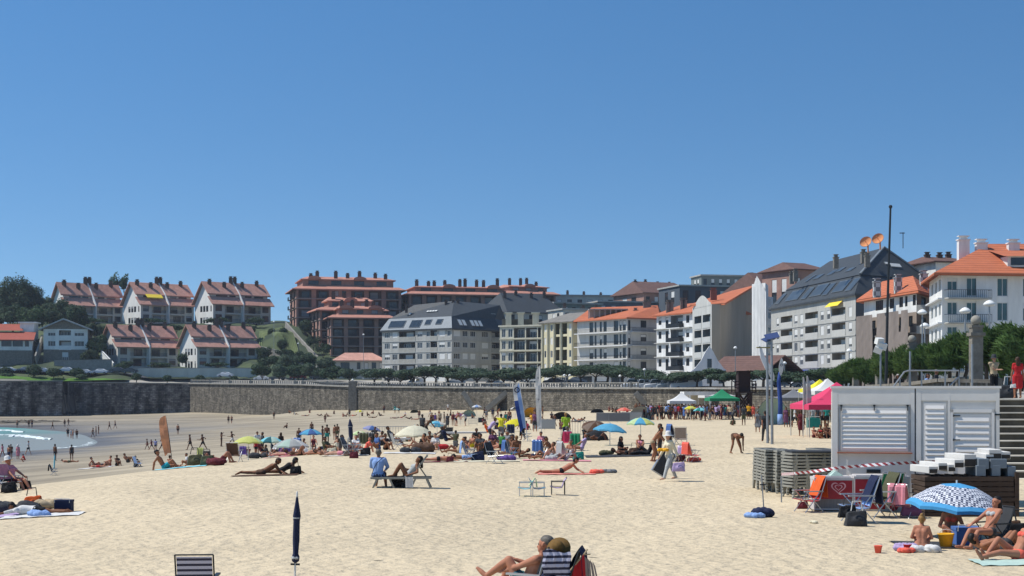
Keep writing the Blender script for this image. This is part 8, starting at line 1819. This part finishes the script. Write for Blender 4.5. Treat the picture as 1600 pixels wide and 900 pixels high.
def louvred(nm,pa,pb,ya,yb,n,inset=.012):
 o=panel(nm,pa,pb,ya,yb,-.012,.016,M_KL);xa,xb=lx(pa)+.05,lx(pb)-.05;z1,z0=lzp(pa,ya)-.06,lzp(pa,yb)+.05;s=MB();h=(z1-z0)/n
 for i in range(n):
  zc=z0+h*(i+.5);s.add([(xa,-.014,zc-h*.42),(xb,-.014,zc-h*.42),(xb,-.042,zc-h*.30),(xa,-.042,zc-h*.30),(xa,-.014,zc+h*.38),(xb,-.014,zc+h*.38)],[(0,1,2,3),(3,2,5,4),(0,3,4),(1,5,2)])
 s.build('louvers',M_KL,o);return o
sh=louvred('shutter',1313.5,1419,637,704,9)
for px in(1314.5,1366,1418):m=MB();a=lx(px);z=lzp(px,635);m.box(a-.03,a+.03,-.06,-.026,z,z+.045);m.box(a-.012,a+.012,-.07,-.026,z-.12,z);m.build('hinge',M_DARKMETAL,sh)
for px in(1312,1420.5):m=MB();a=lx(px);m.box(a-.02,a+.02,-.05,-.026,lzp(px,705),lzp(px,636));m.build('shutter_rail',M_METAL,ko)
m=MB();m.box(lx(1308),lx(1425),-.17,-.028,lzp(1310,708),lzp(1310,706));m.build('counter_shelf',mat('salmon_wood','#a0644c',.7,.15,3),ko)
louvred('lower_panel',1443,1478,629,723,11)
dr=louvred('door',1490,1548,647,720,7);m=MB()
for pa,pb,ya,yb in((1484.8,1489.5,639,790),(1549,1553.5,639,790),(1484.8,1553.5,638.8,644.5)):m.box(lx(pa),lx(pb),-.035,.017,lzp(pa,yb),lzp(pa,ya))
m.build('door_frame',M_KL,ko)
m=MB();m.box(lx(1490),lx(1548),-.012,.016,-.35,lzp(1490,720)-.003);m.build('door_panel',M_KL,ko)
for py in(649.5,687):m=MB();a=lx(1490);z=lzp(1490,py);m.box(a-.01,a+.17,-.05,-.013,z-.012,z+.012);m.box(a-.02,a+.01,-.055,-.036,z-.03,z+.03);m.build('hinge',M_DARKMETAL,dr)
m=MB();a=lx(1544);z=lzp(1544,705);m.tube([(a,-.02,z),(a,-.07,z),(a-.1,-.07,z)],.012,6);m.build('handle',M_DARKMETAL,dr)
m=MB();m.box(lx(1354),lx(1376),-.004,.018,lzp(1360,739),lzp(1360,733.5));m.build('vent',M_DARKMETAL,ko);m=MB();m.box(lx(1554),lx(1562)+.04,-.04,-.03,lzp(1555,649),lzp(1555,646.5));m.build('sign_plate',M_DARKMETAL,ko)
for k in range(10):m=MB();m.box(-.012,-.001,.06,2.45,.05+k*.31,.05+k*.31+.29);m.build('side_board',M_KW,ko)
# freezers with the heart emblem
M_FRED=mat('freezer_red','#9c1f2c',.45,.12,3,spec=.4);M_FWH=mat('freezer_white','#c5c0bd',.45,.06,3,spec=.4);M_LOGO=mat('logo_pink','#d8a0a4',.6,.05,5);M_BERRY=mat('strawberry_print','#a82a3c',.5,.35,14)
def heart(cx,cz,s,y,wd):
 mb=MB();P=[]
 for i in range(48):
  t=2*math.pi*i/48;x=16*math.sin(t)**3/17;z=(13*math.cos(t)-5*math.cos(2*t)-2*math.cos(3*t)-math.cos(4*t))/17;P.append(Vector((cx+x*s,y,cz+z*s*.9)))
 c=Vector((cx,y,cz))
 for i in range(48):a,b=P[i],P[(i+1)%48];mb.quad(a,b,c+(b-c)*(1-wd),c+(a-c)*(1-wd))
 return mb
def freezer(px0,px1,pyt,pyb,d,label,redto=1.0):
 x0,x1=(px0-CX)/F*d,(px1-CX)/F*d;zb,zt=max(-.05,ZH(pyb,d)),ZH(pyt,d);o=empty('chest_freezer',((x0+x1)/2,d,zb),R(-2));tag(o,label,'freezer');h=(x1-x0)/2;H=zt-zb
 m=MB();m.box(-h,h,0,.68,0,H-.09);m.build('body',M_FWH,o);m=MB();m.box(-h-.01,h+.01,-.015,.69,H-.087,H-.02);m.box(-h+.06,h-.06,.05,.62,H-.017,H+.01);m.build('lid',M_FWH,o)
 m=MB();m.box(-h+.03,-h+.03+(2*h-.06)*redto,-.012,-.001,H*.33 if redto==1 else .06,H-.1);m.build('red_panel',M_FRED,o);m=MB();m.box(-h+.03,h-.03,-.008,-.001,.05,H*.33-.004)
 if redto==1:m.build('grey_grille',mat('grille_grey','#7d7a78',.7,.2,8,stretch=(8,1,.3)),o)
 return o,h,H
fz,h,H=freezer(1273,1333,745,797,39.3,'red ice cream freezer with a pale double heart emblem, left of two')
for s,wd in((.21,.2),(.11,.28)):heart(.12,H*.68,s,-.017,wd).build('heart_logo',M_LOGO,fz)
fz,h,H=freezer(1335,1421,743,799,39.2,'wider freezer, half red with a heart emblem and half white with strawberries',.56)
for s,wd in((.26,.2),(.14,.28)):heart(-.28,H*.45,s,-.017,wd).build('heart_logo',M_LOGO,fz)
for x,z,r in((h-.28,H*.68,.15),(.22,H*.62,.1),(h-.42,.12,.11),(.3,H-.16,.06)):m=MB();m.lathe([(.001,0),(r,0)],16,T=Matrix.Translation((x,-.016,z))@Matrix.Rotation(R(90),4,'X'));m.build('strawberry_print',M_BERRY,fz)
m=MB();m.box(-.13,.13,-.02,-.012,-.1,.1,0,Matrix.Translation((h-.5,0,H*.45))@Matrix.Rotation(R(12),4,'Y'));m.build('dark_notice',clm('dkgrey'),fz)
tr=MB();p=W(1303,741,39.5);tr.add([(p.x-.1,39.45,p.z-.04),(p.x+.25,39.45,p.z-.04),(p.x+.05,39.5,p.z+.1),(p.x-.1,39.9,p.z-.04),(p.x+.25,39.9,p.z-.04),(p.x+.05,39.8,p.z+.1)],[(0,1,2),(3,5,4),(0,2,5,3),(1,4,5,2),(0,3,4,1)]);tag(tr.build('plastic_cover',clm('mint')),'small pale plastic cover lying on the left freezer','cover')
# sunbed stacks beside the kiosk
flat=sunbed();ORD=['bottom','second','third','fourth','fifth','sixth','seventh','eighth','ninth','tenth','top']
for sx,(px,py,yaw,nm,n)in enumerate([(1202,765,93,'leftmost',11),(1219,770,93,'second from left',11),(1236,775,92,'third from left',11),(1264,778,18,'broad front',11),(1288,768,95,'rightmost',11)]):
 d={0:47.5,1:47,2:46.3,3:44.8,4:47}[sx];x=(px-CX)/F*d;zb=sz(x,d)
 for k in range(n):
  s=place(flat,PLACED,(x+random.uniform(-.012,.012),d+random.uniform(-.015,.015),zb+k*.098),R(yaw+random.uniform(-.8,.8)),'%s sunbed in the %s stack beside the kiosk'%(ORD[k],nm),'stacked sunbeds','sunbed');s.scale=(1,1,1)if sx!=3 else(.8,1.1,1)
m=MB();p=W(1232,695.5,44.8);p.z=sz(p.x,44.8)+1.37;m.box(p.x,p.x+1.35,44.3,45.4,p.z-.02,p.z+.03);tag(m.build('cover_board',clm('dkgrey')),'dark flat board lying on top of the broad front sunbed stack','board')
pst=empty('steel_post',G(1221,785));tag(pst,'thin steel post holding the striped tape before the sunbed stacks','post');m=MB();m.tube([(0,0,-.3),(0,0,ZH(740,pst.location.y))],.02,6);m.build('tube',M_METAL,pst)
M_TAPE,ntt,bb,LL=nodes_of('barrier_tape');tcn=ntt.nodes.new('ShaderNodeUVMap');tcn.uv_map='UVMap';wv=ntt.nodes.new('ShaderNodeTexWave');wv.bands_direction='DIAGONAL';wv.inputs['Scale'].default_value=.85;rr_=ntt.nodes.new('ShaderNodeValToRGB');rr_.color_ramp.interpolation='CONSTANT';e=rr_.color_ramp.elements;e[0].color=(.75,.73,.72,1);e[1].position=.5;e[1].color=(*srgb('#9c3438'),1);LL(tcn.outputs[0],wv.inputs[0]);LL(wv.outputs[0],rr_.inputs[0]);LL(rr_.outputs[0],bb.inputs['Base Color'])
TP=[(1221,741,pst.location.y),(1240,740,40.6),(1275,736,40),(1310,731,39.5),(1360,726.5,39.3),(1420,723,39.2),(1502,720,39)];m=MB();Lp=None;ul=0;Q=densify([W(*p)for p in TP],60,0)
for i,q in enumerate(Q):
 q=Vector(q);tw_=math.sin(i*.35)*.025
 if Lp is not None:l=(q-Lp[0]).length;m.quad(Lp[0]-Vector((0,Lp[1],.04)),q-Vector((0,tw_,.04)),q+Vector((0,tw_,.04)),Lp[0]+Vector((0,Lp[1],.04)),0,[(ul*4,0),((ul+l)*4,0),((ul+l)*4,.4),(ul*4,.4)]);ul+=l
 Lp=(q,tw_)
tag(m.build('barrier_tape',M_TAPE),'red and white striped tape sagging from a thin post across the kiosk front','tape')
g=G(1193,806);o=empty('parasol_pole',g);tag(o,'bare parasol pole with a small crossbar stuck in the sand','pole');m=MB();m.tube([(.03,0,-.2),(-.05,0,ZH(741,g.y))],.016,6);m.build('pole',M_METAL,o);m=MB();zz=ZH(756,g.y);m.beam((-.1,0,zz),(.06,0,zz),.03);m.build('crossbar',M_DARKMETAL,o)
bag(1196,808,'navy','navy cloth heap at the foot of the bare parasol pole',.75,kind='heap');bag(1176,809,'ltblue','light blue cloth left of the bare parasol pole',.4,kind='heap')
bag(1272,818,'cream','pair of pale sandals left on the sand before the red chair',.22,kind='heap')
chair_at(0,0,-72,'red','red folding chair with an orange towel before the left freezer','orange',loc=G(1261,800),scale=1.1);bag(1254,795,'maroon','small brown bag under the red folding chair',.35)
bag(0,0,'black','black backpack on the seat of the navy draped chair',.5,kind='pack',loc=G(1322,820)+Vector((0,-.1,.18)));bag(1337,822,'dkgrey','dark grey bag under the navy draped chair',.62)
chair_at(0,0,-86,'ltblue','chair draped with a long navy towel before the wide freezer','navy',loc=G(1337,816),scale=1.3);chair_at(0,0,200,'dgreen','green backed chair standing close to the wide freezer',None,loc=G(1381,799),scale=1.25);chair_at(0,0,-78,'olive','chair draped with a dark olive towel right of the navy one','olive',loc=G(1370,808),scale=1.3)
chair_at(0,0,140,'pink','low pale pink chair left of the checkered parasol','pink',loc=G(1412,808));bag(0,0,'plum','plum and grey shopping bag on the low pink chair',.62,loc=G(1424,809)+Vector((0,0,.05)))
# timber stack with concrete kerbs
M_TIM=mat('weathered_timber','#4a3c32',.9,.3,1.5,.01,14,stretch=(.5,1,6));d=37.6;x0,x1=W(1446,0,d).x,W(1591,0,d).x;o=empty('timber_stack',((x0+x1)/2,d,-.05));tag(o,'stack of dark weathered planks right of the kiosk door','timber');h=(x1-x0)/2;rn=random.Random(8);m=MB()
zt=ZH(741,d);n=8
for i in range(n):
 z=(zt)*i/n;a=rn.uniform(-.02,.02);m.box(-h+a,h+a-.1,rn.uniform(-.01,.01),1.3,z,z+zt/n-.02)
 for k in range(9):x=-h+.1+k*(2*h-.3)/8;m.box(x-.04,x+.04,.03,1.2,z+zt/n-.02,z+zt/n)
m.build('planks',M_TIM,o);m=MB();m.box(h-.08,h+.02,-.02,1.32,0,zt+.1);m.build('corner_post',M_TIM,o)
M_KERB=mat('white_concrete','#c9c7c1',.85,.08,3,.003,30);M_KERBG=mat('blue_grey_concrete','#6d7881',.85,.12,3,.003,30);M_KERBD=mat('dark_timber_end','#3b3733',.9,.2,4)
KB=[(1452,1467,729,738),(1467,1482,723.5,733),(1482,1495,726,735),(1492,1508,718.5,729),(1509.5,1530,710.5,728),(1530,1547,717,731),(1544,1557,710,719),(1549,1569,703,717),(1566,1583,706.5,716),(1527,1542,727.5,742),(1551,1565,727,742),(1576,1589,729,743),(1549,1575,717.2,730)]
for i,(a,b_,t,bt)in enumerate(KB):
 xa,xb=W(a,0,d-.02).x,W(b_,0,d-.02).x;zt_,zb_=ZH(t,d),ZH(bt+2,d);o=empty('concrete_block',((xa+xb)/2,d+.05+(.12 if t<712 else 0),zb_));tag(o,'concrete block on the timber stack, number %s from the left'%['one','two','three','four','five','six','nine','ten','thirteen','seven','eleven','twelve','eight'][i],'concrete block','concrete blocks on the timber stack')
 m=MB();w_=(xb-xa)/2-.004;m.box(-w_,w_,0,1.15,0,zt_-zb_,0,Matrix.Rotation(R(9 if i<5 else-3),4,'Z'));bo=m.build('block',M_KERBG if i in(5,9,10,11,12)else M_KERB,o);bv=bo.modifiers.new('b','BEVEL');bv.width=.012;bv.segments=2
 if i not in(5,9,10,11,12):m=MB();m.box(-w_+.012,w_-.012,-.006,-.002,.01,(zt_-zb_)*.62,0,Matrix.Rotation(R(9 if i<5 else-3),4,'Z'));m.build('dark_end',M_KERBD,o)
z=2.9;PP('folded',W(1553,616,62.5).xy.to_3d()+Vector((0,0,z)),12,'fair','tee:beige pants:black','shortk','man in a beige t-shirt with folded arms standing behind the balustrade',1.02,near=True,hat='dkgrey')
rd=PP('stand',W(1590,624,57.9).xy.to_3d()+Vector((0,0,2.845)),175,'tan','dress:red','longb','woman in a red dress seen from behind at the top of the steps',.97,near=True,fem=True);bag(0,0,'white','small white handbag worn by the woman in red',.26,loc=W(1583,606,57.7))
bag(0,0,'dkgrey','dark stroller-like luggage beside the woman in red',.9,kind='pack',loc=W(1574,622,59));PP('edge',W(1447,600,68).xy.to_3d()+Vector((0,0,2.75)),60,'tan','tee:ltblue shorts:dkgrey','shortk','person in light blue resting on the balustrade near the handrail',1,near=True);PP('stand',W(1463,600,72).xy.to_3d()+Vector((0,0,2.5)),60,'tan','tee:dkgrey shorts:black','shortg','grey-haired person standing just right of the one in light blue',1,near=True)
PP('stand',W(1403,600,84).xy.to_3d()+Vector((0,0,2.4)),0,'dark','tee:black shorts:black','shortw','person in black between the flagpole and the middle pillar',1)
# checkered parasol family
M_CHQ,ntc,bb,LL=nodes_of('checkered_fabric');tcn=ntc.nodes.new('ShaderNodeTexCoord');mp=ntc.nodes.new('ShaderNodeMapping');mp.inputs['Rotation'].default_value=(0,0,R(45));ck=ntc.nodes.new('ShaderNodeTexChecker');ck.inputs['Scale'].default_value=19;ck.inputs[1].default_value=(.62,.64,.68,1);ck.inputs[2].default_value=(.035,.05,.1,1);LL(tcn.outputs['Object'],mp.inputs[0]);LL(mp.outputs[0],ck.inputs[0]);LL(ck.outputs[0],bb.inputs['Base Color']);bb.inputs['Roughness'].default_value=.8
CL['pblue']='#4590bd'
umbrella(1495,751,32.4,1.09,[M_CHQ],'big blue rimmed parasol with a black and white check, lower right',rise=.52,tilt=(5,3),val=.07,band='pblue')
dbk=G(1510,852)
towel(1505,853,1.3,2.8,0,'dkgrey','dark grey blanket under the checkered parasol')
PP('crosslegs',G(1440,860),160,'red','','buny','blonde child with a bun sitting with her back turned, towel round the hips',.8,near=True,fem=True);bag(0,0,'white','white towel wrapped round the blonde child',.5,kind='heap',loc=G(1441,862)+Vector((0,-.05,-.02)))
PP('crosslegs',G(1486,843),-15,'red','brief:coral bra:coral','longb','woman in a coral bikini sitting cross-legged behind the parasol pole',.97,near=True,fem=True,fingers=True)
PP('chair',G(1545,858),-62,'red','bra:lgrey brief:dkgrey','longk','dark-haired woman seated in a low chair right of the parasol',.95,near=True,fem=True,fingers=True);chair_at(0,0,-62,'dkgrey','dark low chair under the dark-haired woman',None,loc=G(1549,856),white=False)
PP('legsout',G(1590,874),-75,'red','brief:coral bra:coral','longb','woman in a coral bikini sitting at the right picture edge',1.02,near=True,fem=True,fingers=True);PP('supknee',G(1562,866),100,'tan','trunks:dkgrey','shortk','person lying between the two seated women at lower right',.95,near=True)
bag(0,0,'blue','dark blue cooler under the checkered parasol',.52,kind='cool',loc=G(1510,852));bag(1571,848,'brown','dark brown bag behind the seated woman at right',.8);bag(1588,852,'black','black bag cut by the right edge',.8)
towel(1590,880,.9,1.6,0,'mint','pale green towel under the woman at the right edge')
def bucket(px,py,col,label,s=1.0):
 o=empty('bucket',G(px,py));o.scale=(s,)*3;tag(o,label,'bucket','sand toys');m=MB();m.lathe([(.001,.004),(.07,.004),(.1,.17),(.106,.17),(.106,.185),(.095,.185),(.066,.015),(.001,.015)],20);m.build('pail',clm(col),o,True);h=MB();h.tube([(.1*math.cos(math.pi*i/8),-.02,.17+.07*math.sin(math.pi*i/8))for i in range(9)],.005,5);h.build('handle',clm('white'),o)
bucket(1478,856,'orangey','yellow bucket between the child and the cooler',1.6);bucket(1372,864,'coral','small pink red bucket alone on the sand',.8);bucket(1418,862,'red','red toy by the heap left of the blonde child',.8)
bag(1408,861,'lilac','striped cloth heap left of the blonde child',.5,kind='heap');bag(1421,864,'coral','orange red sand toys heap beside the striped cloth',.32,kind='heap')
# foreground: striped chair, man in chair, draped chair
M_STR,nts,bb,LL=nodes_of('striped_canvas');tcn=nts.nodes.new('ShaderNodeTexCoord');sp=nts.nodes.new('ShaderNodeSeparateXYZ');ma=nts.nodes.new('ShaderNodeMath');ma.operation='MULTIPLY';ma.inputs[1].default_value=12.5;fr_=nts.nodes.new('ShaderNodeMath');fr_.operation='FRACT';rr_=nts.nodes.new('ShaderNodeValToRGB');rr_.color_ramp.interpolation='CONSTANT';e=rr_.color_ramp.elements;e[0].color=(*srgb('#aeaec0'),1);e[1].position=.55;e[1].color=(*srgb('#25263c'),1)
LL(tcn.outputs['Object'],sp.inputs[0]);LL(sp.outputs['Z'],ma.inputs[0]);LL(ma.outputs[0],fr_.inputs[0]);LL(fr_.outputs[0],rr_.inputs[0]);LL(rr_.outputs[0],bb.inputs['Base Color']);bb.inputs['Roughness'].default_value=.8
p=W(309,950,21.3);chair_at(0,0,184,M_STR,'navy and white striped folding chair cut by the bottom edge',loc=Vector((p.x,21.3,sz(p.x,21.3)-.06)),white=False)
pm=W(830,950,20.8);zf=sz(pm.x,20.8)
chair_at(0,0,-122,'grey','grey folding chair under the grey-haired man in the foreground','grey',loc=Vector((pm.x+.02,20.75,zf)),scale=1.1)
MANP=((0,0,.4),(0,.5,.87),(0,-.87,.5),((.1,-.36,.58),(-.1,-.22,.74)),((.13,-.56,.52),(-.14,-.5,.28)),(0,-.1,1),(.5,.3,-.7),(0,-.8,.6),(0,-1,-.35))
PP(MANP,Vector((pm.x-.06,20.75,zf-.05)),-118,'red','trunks:dteal','shortg','grey-haired man in teal trunks reclining in a folding chair, foreground',1.04,near=True,fingers=True,fat=1.1)
p2=Vector((pm.x+.27,20.4,zf));chair_at(0,0,262,'navy','folding chair draped with navy striped clothes beside the man','navy',loc=p2,scale=1.1,white=False)
jk=MB();rn=random.Random(4)
for k in range(5):jk.ball((rn.uniform(-.12,.12),rn.uniform(-.03,.08),.45+rn.uniform(-.3,.22)),.15,12,8,sc=(1,.45,1.5))
me=remesh(jk,.02,'jacket',clm('navy'),2)
for v in me.vertices:v.co+=Vector((math.sin(v.co.z*30+v.co.x*9)*.008,math.sin(v.co.x*41+v.co.z*6)*.014,0))
me.materials.clear();MST2=M_STR.copy();me.materials.append(clm('navy'));o=obj_from(me,'jacket',loc=p2+Vector((.06,-.2,.12)),rot=(0,0,R(10)));tag(o,'dark navy jacket hung over the draped chair back','jacket')
st=MB();k=10
for i in range(k):
 for j in range(5):f=lambda a,b:Vector((-.24+.48*a/k+.02*math.sin(b*1.7),-.24+.012*math.sin(a*2.3+b)-.03*math.sin(b/5*3.1),.86-.07*b+.03*math.sin(a*.6)));st.quad(f(i,j),f(i+1,j),f(i+1,j+1),f(i,j+1))
o=st.build('striped_shirt',M_STR,loc=p2+Vector((.02,-.1,.08)),rot=(0,0,R(10)),smooth=True);o.scale=(.8,1,1);tag(o,'navy and white striped shirt over the draped chair back','shirt')
ht=obj_from(hat_mesh(mat('straw','#6b5128',.9,.2,30,.004,60)),'straw_hat',loc=p2+Vector((.1,-.1,.95)),rot=(R(60),R(8),R(-20)));ht.scale=(.85,.85,.85);tag(ht,'brown straw hat hanging on the draped chair','hat')
rt=empty('red_towel',p2+Vector((.43,-.3,.52)));tag(rt,'red towel with tassels hanging on a slanted stick beside the draped chair','towel');m=MB();m.tube([(-.22,0,.1),(.02,0,.38),(.06,0,.44)],.012,6);m.tube([(.0,0,.37),(.1,0,.37)],.01,5);m.build('stick',clm('beige'),rt);m=MB()
for i in range(6):
 a=lambda q:Vector((-.2+.035*q,.02*math.sin(q*2),.14+.04*q));b_=lambda q:Vector((-.24+.05*q,.03*math.cos(q*2),-.12+.02*q));m.quad(b_(i),b_(i+1),a(i+1),a(i))
m.build('cloth',clm('red'),rt,smooth=True);m=MB()
for i in range(4):x=.02+i*.035;m.add([(x,0,.34-.02*i),(x+.04,.01,.3-.03*i),(x+.06+.02*i,.02,-.1-.06*(i%2)),(x+.03+.02*i,0,-.16+.03*(i%2))],[(0,1,2,3)])
m.build('tassels',clm('stripe'),rt)
bpy.data.scenes.remove(TMP)
for o in list(COL.objects):
 if o.parent is None and o.type=='EMPTY' and 'label' not in o and 'kind' not in o:
  for c in list(o.children_recursive):bpy.data.objects.remove(c)
  bpy.data.objects.remove(o)
  # air
m=MB();m.box(-1500,1500,-400,1500,-12,75);hz=bpy.data.materials.new('haze');hz.use_nodes=True;nt=hz.node_tree;nt.nodes.remove(nt.nodes['Principled BSDF'])
v=nt.nodes.new('ShaderNodeVolumePrincipled');v.inputs['Color'].default_value=(.8,.88,1,1);v.inputs['Density'].default_value=.00012;v.inputs['Anisotropy'].default_value=.2;nt.links.new(v.outputs[0],nt.nodes['Material Output'].inputs['Volume'])
tag(m.build('haze',hz),kind='stuff')
